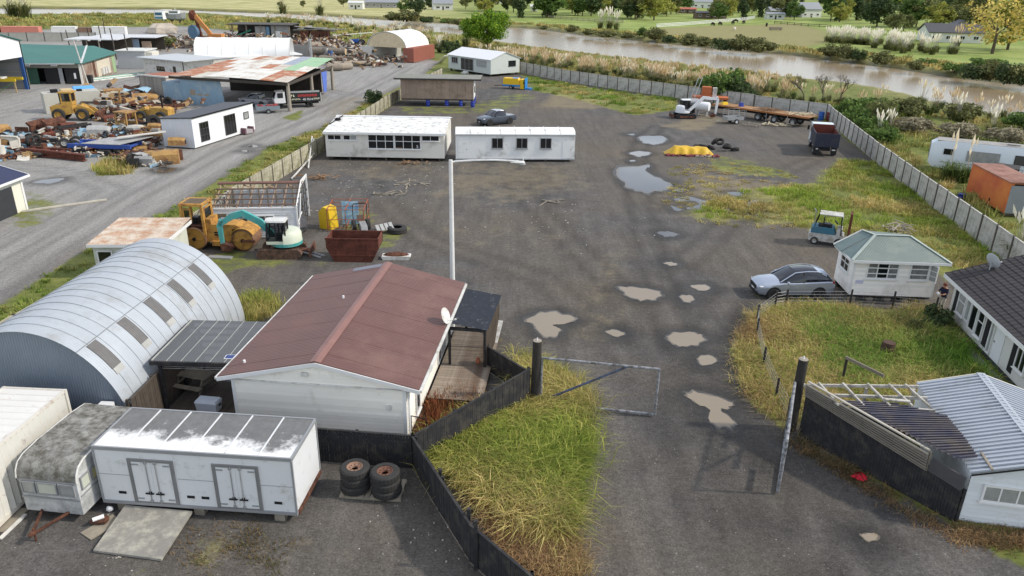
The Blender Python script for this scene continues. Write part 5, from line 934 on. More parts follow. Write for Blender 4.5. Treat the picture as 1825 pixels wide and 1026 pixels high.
# ---------------------------------------------------------------- grey gabled cabin by the river fence
def farcabin():
    x, y, rz, Ln = (-13.45, 155.69, -48.5, 13.30); r = T('gabled_cabin', 'pale grey gabled cabin with white roof and sliding door by the river fence', 'cabin', (x, y), rz); Ln, D, z0, ze, zr = 13.2, 7.2, .45, 3.1, 4.3
    wm = mat('cabin_grey_cladding', L(190, 196, 190), .6, var=.05, corr='Y', per=.4); B(r, 'wall', wm, (0, Ln, 0, D, z0, ze))
    for x_ in (0, Ln-.03): sub(r, 'gable', wm, lambda b: b.prism([(0, ze), (D, ze), (D/2, zr-.02)], x_, x_+.03, 'x'))
    rm = mat('bright_white_roof', L(222, 223, 224), .5, var=.03, corr='X', per=.25)
    for s in (0, 1): b = MB(); ya, yb = (-.25, D/2) if s == 0 else (D+.25, D/2); za = ze-.08; b.hexa([(-.2,ya,za),(Ln+.2,ya,za),(Ln+.2,yb,zr),(-.2,yb,zr),(-.2,ya,za+.06),(Ln+.2,ya,za+.06),(Ln+.2,yb,zr+.06),(-.2,yb,zr+.06)]); b.build('roof_slope', rm, r)
    F = FRONT(0); window(r, F, 1.1, 3.1, 1.6, 2.75, 3, 1, .08, alu, glass); window(r, F, 4.1, 8.0, .6, 2.8, 3, 1, .08, alu, glass, sill=False); window(r, F, 9.0, 11.9, 1.7, 2.75, 3, 1, .08, alu, glassc); window(r, RIGHT(Ln), 4.4, 6.2, 1.7, 2.7, 1, 1, .08, dark, glass)
    for i in range(7): B(r, 'pile', darkwood, (.3+i*2.05, .6+i*2.05, .2, .5, 0, z0-.002)); B(r, 'pile', darkwood, (.3+i*2.05, .6+i*2.05, D-.5, D-.2, 0, z0-.002))
    for i in range(3): sub(r, 'stair', white, lambda b: b.bx(5.2, 6.6, -.35-i*.3, -.05-i*.3, 0, .4-.13*i))
farcabin()
b = MB(); b.bar((0, 0, .1), (1.6, -4.2, 1.9), .9, .1); tag(b.build('loading_ramp', whiteclean, loc=(*(-16.38, 169.43), 0)), 'white ramp leaning at the left end of the gabled cabin', 'ramp')
r = T('compressor_trailer', 'yellow and blue towed compressor with its canopy open in the yard', 'compressor', (*(-1.95, 129.58), 0), -14); yl = mat('bright_yellow_paint', L(226, 186, 36), .5, var=.08); bl_ = mat('bright_blue_paint', L(40, 124, 188), .5, var=.1)
sub(r, 'canopy', yl, lambda b: b.prism([(-.2, .75), (-.1, 1.75), (2.4, 1.75), (2.7, .75)], 0, 1.5)); B(r, 'chassis', bl_, (-.25, 2.75, -.03, 1.53, .45, .749)); sub(r, 'end_shell', yl, lambda b: b.prism([(2.75, .1), (2.78, 1.65), (3.3, 1.6), (3.45, .1)], .1, 1.4)); B(r, 'open_door', bl_, (3.6, 3.68, -.1, 1.6, 0, 1.85)); B(r, 'door_panel', bl_, (3.7, 4.6, .2, 1.3, .0, .25)); sub(r, 'drawbar', dark, lambda b: b.bar((-.25, .75, .5), (-1.9, .75, .4), .1)); B(r, 'roof_patch', mat('pale_blue_lid', L(110, 150, 200), .5), (1.4, 2.3, .2, 1.3, 1.752, 1.8)); B(r, 'exhaust_hole', dark, (3.28, 3.45, .098, .099, .9, 1.2))
for y_ in (0, 1.5): wheel(r, (1.2, y_, .32), .32, .2, 'y')
STp = [(2.5,.65,.45,.8,.85),(2.35,.85,.35,.95,1.0),(2.0,.92,.32,1.02,1.1),(1.4,.93,.32,1.06,1.16),(1.0,.93,.32,1.08,1.16),(0,.93,.32,1.1,1.12),(-.9,.93,.32,1.1,1.12),(-1.6,.93,.38,1.1,1.1),(-2.4,.92,.42,1.1,1.1),(-2.55,.9,.45,1.0,1.05)]
GHp = [(1.15,.85,1.1,.72,1.16),(.4,.87,1.1,.66,1.75),(-.2,.87,1.1,.66,1.8),(-.7,.86,1.1,.64,1.76),(-.95,.85,1.1,.62,1.6),(-1.05,.84,1.1,.6,1.2)]
car('dark grey utility vehicle seen behind the white site cabin', (-2.4, 96.3), 215, paint('grey_ute_paint', L(96, 104, 116), .25, .4), None, STp, GHp, 3.0, .38, .25, (((.4, -.7), paint('grey_ute_roof', L(190, 194, 198))),), True, 'utility_vehicle', 'vehicle')
# ---------------------------------------------------------------- tarpaulin heap and tyres behind
def tarp():
    x, y, rz, Ln = (16.08, 79.20, -0.8, 5.81); n, m_ = 26, 10; b = MB(); vs = []
    for i in range(n+1):
        for j in range(m_+1):
            u, v = i/n, j/m_; e = min(1, 5*u, 6*(1-u)); hh = .9*e*(1-abs(2*v-.95)**4)*(.94+.05*math.sin(u*7)+.05*math.sin(u*23+v*7))
            vs.append((u*5.2+.06*math.sin(v*20), v*2.0-.05+.09*math.sin(u*31), max(.02, hh)))
    b.add(vs, [(i*(m_+1)+j, (i+1)*(m_+1)+j, (i+1)*(m_+1)+j+1, i*(m_+1)+j+1) for i in range(n) for j in range(m_)])
    r = T('covered_heap', 'heap of goods under a yellow tarpaulin in the middle of the yard', 'heap', (x, y), rz); b.build('tarpaulin', mat('yellow_tarpaulin', L(206, 166, 44), .55, var=.14, ns=1.5, bump=2), r, smooth=True)
    b = MB(); [b.blob((rnd.uniform(.1, 5.5), rnd.uniform(-.4, .15), .1), (rnd.uniform(.1, .3), .15, .14), 6, 4, .3) for _ in range(34)]; b.build('red_edge_rubble', mat('maroon_goods', L(120, 62, 66), .9, var=.5, ns=4), r)['kind'] = 'stuff'
    b = MB(); [b.blob((rnd.uniform(2.8, 5.6), rnd.uniform(-.5, .1), .08), (rnd.uniform(.08, .22), .12, .1), 6, 4, .3) for _ in range(18)]; b.build('pale_rubble', mat('pale_goods', L(160, 150, 136), .9, var=.5, ns=4), r)['kind'] = 'stuff'
tarp()
tyre_me = MB(); tyre(tyre_me, (0, 0, 0), .48, .28, 'z'); tyre_me = tyre_me.mesh('loose_tyre', rubber, True)
for k in range(9):
    x, y = 20.2+k*.5, rnd.uniform(81.9, 83.6); o = O('loose_tyre', tyre_me, None, (x, y, rnd.choice([.15, .45, .8])), (rnd.uniform(-.8, .8), rnd.uniform(-.8, .8), 0)); tag(o, ORD[k]+' black tyre from the left behind the yellow tarpaulin', 'tyre', 'tyres piled behind the tarpaulin')
# ---------------------------------------------------------------- excavators
def track(par, y, Ln, h, w, m):
    o = sub(par, 'track', m, lambda b: b.prism([(-Ln/2, h*.5), (-Ln/2+h*.15, h*.15), (-Ln/2+h*.5, 0), (Ln/2-h*.5, 0), (Ln/2-h*.15, h*.15), (Ln/2, h*.5), (Ln/2-h*.15, h*.85), (Ln/2-h*.5, h), (-Ln/2+h*.5, h), (-Ln/2+h*.15, h*.85)], y-w/2, y+w/2))
    b = MB(); n = int(Ln/.18)
    for i in range(n): x = -Ln/2+h*.4+(Ln-h*.8)*i/(n-1); b.bx(x-.05, x+.05, y-w/2-.01, y+w/2+.01, h, h+.035)
    b.build('shoes', m, o)['kind'] = 'stuff'; sub(o, 'side_frame', rust, lambda b: b.bx(-Ln/2+h*.7, Ln/2-h*.7, y-w/2-.03, y-w/2-.002, h*.25, h*.7))
def excavator(name, label, loc, rz, s, cab_m, body_m, boom_m, trk, boom, stick, bucket, bw=.28, blade=True, roofm=None):
    r = T(name, label, 'excavator', loc, rz); r.scale = (s,)*3
    for y in (-.82, .82): track(r, y, 2.9, .62, .42, trk)
    B(r, 'undercarriage', rust, (-.7, .7, -.6, .6, .2, .55)); sub(r, 'turntable', dark, lambda b: b.cyl((0, 0, .55), (0, 0, .8), .5))
    sub(r, 'deck', boom_m, lambda b: b.cyl((-.35, 0, .8), (-.35, 0, 1.0), 1.02, n=24)); sub(r, 'engine_cover', body_m, lambda b: b.loft([[(-.35+cx*1.0*k, sy*1.0*k, z) for cx, sy in [(math.cos(t), math.sin(t)) for t in [math.pi*.5+math.pi*q/10 for q in range(11)]]] for z, k in ((1.001, 1.0), (1.5, .98), (1.72, .86), (1.78, .6))]), smooth=True)
    B(r, 'cab_base', body_m, (-.35, .72, .0, .95, 1.001, 1.2)); 
    c = sub(r, 'cab_frame', trimblack, lambda b: [b.bar(p, q, .07) for p, q in [((.72,-.0,1.2),(.62,.02,2.5)),((.72,.9,1.2),(.62,.86,2.5)),((-.5,.0,1.2),(-.5,.02,2.5)),((-.5,.9,1.2),(-.5,.86,2.5)),((.1,.9,1.2),(.1,.87,2.5)),((.1,.0,1.2),(.1,.02,2.5)),((.72,0,1.22),(.72,.9,1.22)),((-.5,.9,1.22),(.72,.9,1.22)),((-.5,0,1.22),(.72,0,1.22))]])
    for pts in (((.71,.04,1.25),(.71,.86,1.25),(.62,.83,2.45),(.62,.05,2.45)), ((-.46,.895,1.25),(.68,.895,1.25),(.6,.86,2.45),(-.46,.86,2.45)), ((-.46,.005,1.25),(.68,.005,1.25),(.6,.025,2.45),(-.46,.025,2.45)), ((-.5,.04,1.5),(-.5,.86,1.5),(-.5,.83,2.45),(-.5,.05,2.45))): b = MB(); b.add(pts, [(0,1,2,3)]); b.build('cab_window', cabglass, r)
    sub(r, 'seat', trimblack, lambda b: [b.bx(-.3, .2, .25, .7, 1.25, 1.6), b.bx(-.35, -.25, .25, .7, 1.6, 2.15)]); sub(r, 'cab_roof', roofm or cab_m, lambda b: b.loft([[(x, .44+hw*sy, 2.46+zz) for sy, zz in ((-1,0),(-.9,.09),(-.4,.14),(.4,.14),(.9,.09),(1,0))] for x, hw in ((-.58,.4),(-.5,.5),(.55,.5),(.72,.42))]), smooth=True)
    def limb(nm, pts, ws, m): sub(r, nm, m, lambda b: b.loft([[(p[0]+n_[0]*w/2, -.28-bw/2, p[1]+n_[1]*w/2), (p[0]+n_[0]*w/2, -.28+bw/2, p[1]+n_[1]*w/2), (p[0]-n_[0]*w/2, -.28+bw/2, p[1]-n_[1]*w/2), (p[0]-n_[0]*w/2, -.28-bw/2, p[1]-n_[1]*w/2)] for p, w, n_ in zip(pts, ws, nrm(pts))]))
    def nrm(pts):
        o = []
        for i in range(len(pts)): a = pts[max(0, i-1)]; b_ = pts[min(len(pts)-1, i+1)]; d = (b_[0]-a[0], b_[1]-a[1]); l = math.hypot(*d); o.append((-d[1]/l, d[0]/l))
        return o
    limb('boom', boom, [.34]+[.42]*(len(boom)-2)+[.26], boom_m); limb('stick', stick, [.3, .34, .2][:len(stick)], boom_m)
    sub(r, 'boom_ram', chrome, lambda b: b.cyl((boom[0][0]+.2, -.28, boom[0][1]-.1), (boom[1][0], -.28, boom[1][1]-.25), .05)); sub(r, 'stick_ram', chrome, lambda b: b.cyl((boom[1][0], -.28, boom[1][1]+.28), (stick[0][0], -.28, stick[0][1]+.1), .05))
    bx_, bz_ = bucket; sub(r, 'bucket', dark if s > 1 else rust, lambda b: b.prism([(bx_-.1, bz_+.45), (bx_+.15, bz_+.4), (bx_+.1, bz_), (bx_-.35, bz_-.12), (bx_-.62, bz_+.05), (bx_-.5, bz_+.3)], -.58, .02))
    if blade: sub(r, 'dozer_blade', rust, lambda b: [b.prism([(-2.0, .1), (-1.92, .1), (-1.88, .6), (-1.98, .6)], -1.0, 1.0)]); sub(r, 'blade_arm', rust, lambda b: b.bar((-1.9, 0, .3), (-.6, 0, .35), .5, .12))
    return r
cabglass = tinted('cab_glass', L(30, 38, 40), .55)
teal = mat('teal_boom_paint', L(70, 156, 152), .5, var=.12, ns=2, dirt=L(120, 150, 146), damt=.25, dns=2.5); palegreen = mat('pale_cover_paint', L(206, 212, 192), .45, var=.06); trk_rust = mat('rusty_track', L(104, 80, 66), .9, var=.35, ns=4, dirt=L(60, 48, 42), damt=.4, dns=3)
excavator('digger', 'teal and white digger with folded boom beside the yellow roller', (-15.15, 46.6), 184, 1.0, white, palegreen, teal, trk_rust, [(.45, 1.15), (1.3, 2.15), (2.35, 2.75), (3.05, 2.55), (3.9, 1.95)], [(3.75, 2.3), (3.9, 1.9), (3.85, .55)], (3.8, .3), .26, True, mat('dusty_cab_roof', L(200, 200, 196), .7, var=.15, ns=4))
wc = mat('white_machine', L(216, 218, 220), .4, var=.03); minitrk = mat('black_rubber_track', L(40, 40, 42), .9, var=.2)
excavator('compact_digger', 'small white digger with long arm by the flatbed trailer', (23.0, 103.4), 5, .95, wc, wc, wc, minitrk, [(.5, 1.1), (1.6, 2.1), (2.4, 2.9), (3.2, 2.8), (4.4, 2.7)], [(4.3, 3.0), (4.5, 2.6), (4.35, .5)], (4.2, .25), .26, True)
# ---------------------------------------------------------------- road roller
def roller():
    r = T('road_roller', 'yellow road roller with tall cab behind the teal digger', 'roller', (-19.3, 47.9), -1); ye = mat('faded_roller_yellow', L(190, 142, 66), .65, var=.14, ns=2, dirt=L(122, 84, 52), damt=.35, dns=2)
    for x_, ra in ((-1.75, .78), (1.45, .74)):
        o = sub(r, 'roller_drum', mat('roller_steel', L(124, 92, 70), .7, var=.25, ns=3), lambda b: b.lathe([(ra-.06, -.85), (ra, -.82), (ra, .82), (ra-.06, .85)], (x_, 0, ra), 28, 'y'), smooth=True); sub(o, 'drum_face', ye, lambda b: [b.lathe([(.02, -.8), (ra-.08, -.78)], (x_, 0, ra), 28, 'y'), b.bar((x_-ra*.9, -.82, ra), (x_+ra*.9, -.82, ra), .04, .12)]); sub(o, 'hub', dark, lambda b: b.cyl((x_, -.9, ra), (x_, -.78, ra), .12))
    sub(r, 'body', ye, lambda b: b.prism([(-1.1, .55), (-1.1, 1.75), (1.0, 1.75), (1.3, 1.62), (1.3, 1.5), (.75, 1.45), (.6, .55)], -.62, .62)); B(r, 'louvre', dark, (-.45, -.15, -.635, -.621, 1.0, 1.1), (-.45, -.15, -.635, -.621, 1.15, 1.25)); B(r, 'side_tank', ye, (-.6, .6, -.85, -.622, .35, .65)); sub(r, 'front_guard', ye, lambda b: b.loft([[(1.45+.86*math.cos(t), -.88, .74+.86*math.sin(t)), (1.45+.86*math.cos(t), .88, .74+.86*math.sin(t)), (1.45+.81*math.cos(t), .88, .74+.81*math.sin(t)), (1.45+.81*math.cos(t), -.88, .74+.81*math.sin(t))] for t in [.5+1.9*q/8 for q in range(9)]])); sub(r, 'yoke', rust, lambda b: b.bar((2.3, -.9, .74), (1.45, -.92, .74), .1, .16))
    for p, q in (((-2.45,-.75,.9),(-2.4,-.72,3.0)), ((-1.0,-.75,1.0),(-1.05,-.72,3.0)), ((-2.45,.75,.9),(-2.4,.72,3.0)), ((-1.0,.75,1.0),(-1.05,.72,3.0))): sub(r, 'cab_pillar', ye, lambda b: b.bar(p, q, .16, .16))
    B(r, 'cab_roof', ye, (-2.5, -.95, -.82, .82, 3.0, 3.16)); B(r, 'roof_stain', mat('roof_grime', L(96, 84, 70), .95, var=.3, ns=4), (-2.3, -1.1, -.6, .6, 3.162, 3.17)); B(r, 'cab_back', ye, (-2.48, -2.4, -.7, .7, 1.2, 1.9)); B(r, 'cab_floor', rust, (-2.4, -1.1, -.7, .7, 1.55, 1.65)); B(r, 'operator_seat', trimblack, (-2.0, -1.6, -.25, .25, 1.65, 2.1)); B(r, 'bonnet_rise', ye, (-1.0, -.6, -.6, .6, 1.752, 2.1))
    for F, a0, a1 in ((FRONT(-.74), -2.3, -1.75), (RIGHT(-1.02), -.6, .6)): window(r, F, a0, a1, 1.95, 2.85, 1, 1, .1, ye, cabglass, .065, False)
roller()
# ---------------------------------------------------------------- rusty skip, roofless shed and things round it
def skip():
    r = T('skip_bin', 'rusty brown skip bin beside the teal digger', 'skip', (-10.25, 45.35), 0); sr = mat('skip_rust', L(108, 60, 46), .85, var=.25, ns=2, dirt=L(72, 42, 34), damt=.45, dns=1.2); t = .04
    top, bot, w = (-1.68, 1.68), (-1.2, 1.2), 1.6
    prof = [(bot[0], 0), (top[0], .95), (top[0], 1.6), (top[1], 1.6), (top[1], .95), (bot[1], 0)]
    for nm, y_ in (('front_side', 0), ('back_side', w)): sub(r, nm, sr, lambda b: b.prism(prof, y_, y_+t))
    for s in (-1, 1): sub(r, 'end_plate', sr, lambda b: b.hexa([(s*1.2, t+.001, .0), (s*1.2, w-.001, 0), (s*1.66, w-.001, .95), (s*1.66, t+.001, .95), (s*1.16, t+.001, .0), (s*1.16, w-.001, 0), (s*1.62, w-.001, .95), (s*1.62, t+.001, .95)])); sub(r, 'end_plate', sr, lambda b: b.bx(min(s*1.62, s*1.66), max(s*1.62, s*1.66), t+.001, w-.001, .951, 1.6))
    B(r, 'floor', sr, (-1.19, 1.19, t+.001, w-.001, 0, .04)); B(r, 'top_rim', sr, (top[0]-.03, top[1]+.03, -.05, -.001, 1.52, 1.62), (top[0]-.03, top[1]+.03, w+t+.001, w+t+.05, 1.52, 1.62)); B(r, 'mid_rib', sr, (-1.45, 1.45, -.04, -.001, .42, .5)); B(r, 'upright_rib', sr, *[(x_, x_+.08, -.03, -.0005, .52, 1.5) for x_ in (-1.0, .9)])
    sub(r, 'contents', steel, lambda b: b.bar((-.6, .6, 1.05), (1.3, .7, 1.1), .08, .04)); B(r, 'rubbish', dark, (-1.5, 1.5, .1, w-.1, .6, .8))
skip()
def roofless():
    r = T('roofless_shed', 'white weatherboard shed with bare roof timbers behind the roller', 'shed', (-20.6, 49.35), 7); W, D, h = 5.65, 5.4, 2.15; wm = mat('grey_white_boards', L(210, 213, 216), .65, var=.04, rand=.06, dirt=L(176, 176, 172), damt=.25)
    sub(r, 'front_boards', wm, lambda b: lap(b, FRONT(0), 0, W, .1, h, .16)); B(r, 'front_lining', wm, (.0, W, .01, .03, .1, h)); B(r, 'top_plate', trim, (-.02, W+.05, -.05, .09, h+.001, h+.1)); B(r, 'corner_post', trim, (W-.05, W+.06, -.06, .06, 0, h), (W-.05, W+.06, D-.06, D+.06, 0, h+.9)); window(r, FRONT(0), 1.75, 4.1, 1.0, 1.7, 4, 1, .07, trim, mat('grimy_glass', L(96, 96, 92), .3, var=.4, ns=3)); B(r, 'brown_door', mat('brown_ply_door', L(122, 112, 92), .9, var=.2, ns=2), (.1, .95, -.05, -.031, .2, 1.85))
    for i in range(9): B(r, 'wall_stud', timber, (.02, .12, .2+i*.62, .28+i*.62, .1, h)); B(r, 'back_stud', timber, (.2+i*.62, .28+i*.62, D-.1, D, .1, h))
    sub(r, 'back_boards', wm, lambda b: lap(b, BACK(D), 0, W, .1, h, .16)); sub(r, 'left_boards', wm, lambda b: lap(b, LEFT(0), 0, D, .1, h, .16))
    tr = mat('brown_roof_timber', L(150, 126, 104), .9, var=.25, ns=3, rand=.15); zr = 3.15
    for i in range(8): x = .15+i*(W-.3)/7; sub(r, 'rafter', tr, lambda b: b.bar((x, 0, h+.1), (x, D/2, zr), .05, .1)); sub(r, 'rafter', tr, lambda b: b.bar((x, D, h+.1), (x, D/2, zr), .05, .1)) if i % 2 == 0 else None
    for k in range(5): y = .2+k*.62; sub(r, 'purlin', mat('rust_brown_purlin', L(116, 96, 84), .9, var=.2, rand=.1), lambda b: b.bar((-.1, y, h+.18+(zr-h)*y/(D/2)*.92), (W+.1, y, h+.18+(zr-h)*y/(D/2)*.92), .06, .09))
    sub(r, 'ridge_sheet', mat('brown_ridge_sheet', L(112, 78, 66), .85, var=.2, ns=2), lambda b: b.bar((-.1, D/2+.2, zr+.12), (W+.1, D/2+.2, zr+.12), .5, .04)); sub(r, 'gable_barge', trim, lambda b: b.hexa([(W, -.1, h), (W+.05, -.1, h), (W+.05, D/2, zr-.05), (W, D/2, zr-.05), (W, -.1, h+.2), (W+.05, -.1, h+.2), (W+.05, D/2, zr+.3), (W, D/2, zr+.3)])); sub(r, 'gable_barge', trim, lambda b: b.hexa([(W, D+.1, h+.9), (W+.05, D+.1, h+.9), (W+.05, D/2+.01, zr-.05), (W, D/2+.01, zr-.05), (W, D+.1, h+1.1), (W+.05, D+.1, h+1.1), (W+.05, D/2+.01, zr+.3), (W, D/2+.01, zr+.3)]))
    for a, b_ in (((W+.03, .1, .3), (W+.03, 2.2, 2.6)), ((W+.03, .0, 1.1), (W+.03, 2.0, 1.3)), ((W+.03, 1.6, .1), (W+.03, .2, 1.0))): sub(r, 'brace', trim, lambda b: b.bar(a, b_, .05, .1))
    sub(r, 'right_frame', darkwood, lambda b: [b.bar((W, y, .1), (W, y, h+.6), .05, .08) for y in (2.6, 3.6, 4.6)]+[b.bar((W, 2.4, z), (W, D, z), .05, .08) for z in (.7, 1.4, 2.1)])
    sub(r, 'stored_sheet', mat('dark_cover_sheet', L(72, 72, 76), .8, var=.2, ns=3), lambda b: b.blob((W-.1, 1.4, .6), (.5, 1.1, .7), 10, 6, .15)); 
roofless()
r = T('ladder', 'short metal ladder lying between the digger and the skip', 'ladder', (*(-13.96, 46.45), .05), 0); a = (0, 0); b_ = ((-12.32, 45.78)[0]-0 if 0 else 1.5, -.75); sub(r, 'rail', steel, lambda b: b.bar((0, 0, .25), (1.55, -.75, .1), .05)); sub(r, 'rail', steel, lambda b: b.bar((.18, .38, .25), (1.73, -.37, .1), .05))
for k in range(7): sub(r, 'rung', steel, lambda b: b.bar((.1+.22*k, -.05-.107*k, .25-.02*k), (.28+.22*k, .33-.107*k, .25-.02*k), .03))
r = T('yellow_tank', 'yellow angular tank standing behind the orange frame', 'tank', (-14.1, 52.3), -25); r.scale = (.82,)*3; yt = mat('plain_yellow', L(214, 178, 40), .5, var=.08); sub(r, 'body', yt, lambda b: b.prism([(0, 0), (0, 1.5), (.5, 2.0), (1.1, 1.9), (1.25, 0)], 0, 1.1)); B(r, 'hatch', dark, (-.06, -.001, .3, .7, 1.3, 1.6))
r = T('leaning_board', 'pale blue splashed panel leaning behind the orange frame', 'panel', (-12.6, 53.2), 6); B(r, 'sheet', mat('splashed_blue_panel', L(170, 200, 214), .6, var=.1, dirt=L(60, 140, 190), damt=.4, dns=2), (0, 1.2, 0, .05, .05, 1.75))
def cage():
    r = T('tube_cage', 'rusty orange tubular frame standing behind the skip', 'frame', (-13.3, 51.5), 4); m_ = mat('orange_rust_tube', L(150, 84, 58), .8, var=.25, ns=3); W, D, H = 2.6, 2.9, 1.6
    P_ = lambda x, y, z: (x, y, z)
    for x in (0, W*.5, W): sub(r, 'rail', m_, lambda b: b.bar((x, 0, H), (x, D, H), .06)); sub(r, 'rail', m_, lambda b: b.bar((x, 0, .3), (x, D, .3), .06))
    for y in (0, D*.33, D*.67, D): sub(r, 'cross_bar', m_, lambda b: b.bar((0, y, H+.03), (W, y, H+.03), .04))
    for x in (0, W*.5, W):
        for y in (0, D): sub(r, 'upright', m_, lambda b: b.bar((x, y, 0), (x, y, H), .05))
    for z in (.3, .9): sub(r, 'cross_bar', m_, lambda b: b.bar((0, 0, z), (W, 0, z), .04)); sub(r, 'cross_bar', m_, lambda b: b.bar((W, 0, z), (W, D, z), .04))
cage()
def minitractor():
    r = T('small_tractor', 'small grey tractor with roll bar between the skip and the tyre', 'tractor', (-10.75, 51.2), -70); g = mat('grey_tractor', L(150, 152, 152), .5, var=.1, dirt=L(90, 88, 84), damt=.3)
    sub(r, 'bonnet', g, lambda b: b.prism([(.1, .5), (.1, .95), (1.0, .85), (1.15, .5)], -.22, .22)); B(r, 'chassis', dark, (-.9, 1.1, -.18, .18, .35, .5)); B(r, 'seat', mat('brown_seat', L(110, 96, 86), .8), (-.7, -.25, -.25, .25, .75, .85), (-.78, -.7, -.25, .25, .85, 1.2))
    for y in (-.5, .5): sub(r, 'roll_bar', dark, lambda b: b.tube([(-.8, y, .5), (-.85, y, 1.9), (-.85, y*.8, 2.0)], .03, 6)); wheel(r, (-.6, y, .45), .45, .28, 'y'); wheel(r, (.85, y*.85, .28), .28, .18, 'y')
    sub(r, 'roll_bar_top', dark, lambda b: b.bar((-.85, -.4, 2.0), (-.85, .4, 2.0), .06))
minitractor()
r = T('slatted_panel', 'grey slatted panel lying beside the large tyre', 'panel', (-9.7, 51.1, .12), 0, rot=(R(6), R(-8), R(18))); B(r, 'edge', timber, (0, 1.3, 0, .08, 0, .06), (0, 1.3, 1.1, 1.18, 0, .06))
for i in range(4): B(r, 'slat', mat('pale_grey_slat', L(176, 176, 172), .8, var=.1), (.05+i*.32, .29+i*.32, .02, 1.16, .061, .085))
r = T('tractor_tyre', 'large black tyre lying flat beside the slatted panel', 'tyre', (-8.35, 51.7, 0)); sub(r, 'tread', rubber, lambda b: tyre(b, (0, 0, .2), .72, .4, 'z', .5), smooth=True)
r = T('trough', 'rust-topped white trough lying right of the skip', 'trough', (-7.6, 46.2), 2); sub(r, 'body', white, lambda b: b.prism([(-.85, 0), (-.95, .2), (-.9, .24), (.9, .24), (.95, .2), (.85, 0)], -.32, .32)); sub(r, 'lid', rust, lambda b: b.blob((0, 0, .25), (.82, .3, .2), 14, 6, .05), smooth=True)
b = MB(); b.bar((0, 0, .06), (1.55, -.1, .06), .45, .1); tag(b.build('metal_gutter', steel, loc=(*(-19.70, 45.72), 0)), 'pale metal sheet lying behind the silver hut', 'sheet')
for k, (p, q) in enumerate((((-20.0, 66.2, .1), (-20.3, 77.5, .5)), ((-19.6, 70.5, .05), (-20.6, 76.5, 1.9)), ((-20.4, 73.5, .05), (-20.3, 76, 1.8)))):
    b = MB(); b.bar((0, 0, 0), (q[0]-p[0], q[1]-p[1], q[2]-p[2]), .1, .12); tag(b.build('pipe_length', white, loc=p), ['long white pipe lying beside the mossy fence', 'white pole leaning on the mossy fence by the classroom', 'short white pole leaning on the dark fence by the classroom'][k], 'pipe')
# small litter and timber heaps on the bare yard
def heap(label, px, n, Ln, m, spread, h=.15, name='timber_heap'):
    r = T(name, label, 'heap', px); b = MB()
    for _ in range(n): a = rnd.uniform(0, 6.3); c_ = Vector((rnd.gauss(0, spread), rnd.gauss(0, spread*.6), rnd.uniform(.03, h))); d = Vector((math.cos(a), math.sin(a), rnd.uniform(-.15, .15)))*Ln*rnd.uniform(.3, .6); b.bar(c_-d, c_+d, rnd.uniform(.05, .14), .05)
    b.build('sticks', m, r)['kind'] = 'stuff'
brownt = mat('brown_timber_scrap', L(136, 108, 82), .9, var=.3, ns=3); palet = mat('pale_timber_scrap', L(196, 184, 158), .9, var=.2, ns=3)
heap('heap of brown offcuts by the mossy fence', (-17.87, 66.81), 26, .9, brownt, .7, .35); heap('small heap of brown sticks before the classroom', (-10.48, 73.22), 18, .7, brownt, .5, .3); heap('loose grey laths lying on the bare yard', (-9.28, 65.38), 14, 1.0, timber, 1.0, .08); heap('loose dark laths lying left of the yard lamp', (-10.74, 62.06), 14, 1.0, timber, 1.2, .08); heap('crossed boards lying in the middle of the yard', (3.25, 60.34), 7, 1.2, timber, .6, .08); heap('pale timber stack on the gravel by the flatbed trailer', (34.03, 98.47), 22, 1.6, palet, .9, .4); heap('weathered timber heap behind the hipped room', (28.77, 53.98), 26, 1.3, timber, .8, .5); heap('grey tyre and timber heap by the cage trailer', (30.91, 97.77), 14, .9, timber, .7, .4)
b = MB(); rn = random.Random(3)
for (px, s_, n) in (((-13.10, 61.91), 5, 60), ((-10.70, 64.89), 5, 60), ((-16.49, 68.62), 4, 40), ((-8.46, 71.47), 4, 40), ((3.61, 54.20), 6, 60), ((-12.29, 19.42), 1.5, 50), ((-11.93, 19.04), .6, 60), ((-2.69, 19.93), 1.6, 30)):
    for _ in range(n): x, y = rn.gauss(px[0], s_*.6), rn.gauss(px[1], s_*.5); k = rn.uniform(.015, .05); b.bx(x, x+k*rn.uniform(1, 4 if s_ > 3 else 1.3), y, y+k*rn.uniform(1, 3 if s_ > 3 else 1.3), .005, k*.7)
tag(b.build('litter', mat('pale_litter', L(168, 164, 154), .8, var=.2)), 'scraps of pale litter and stones scattered over the gravel', 'litter', kind='stuff')

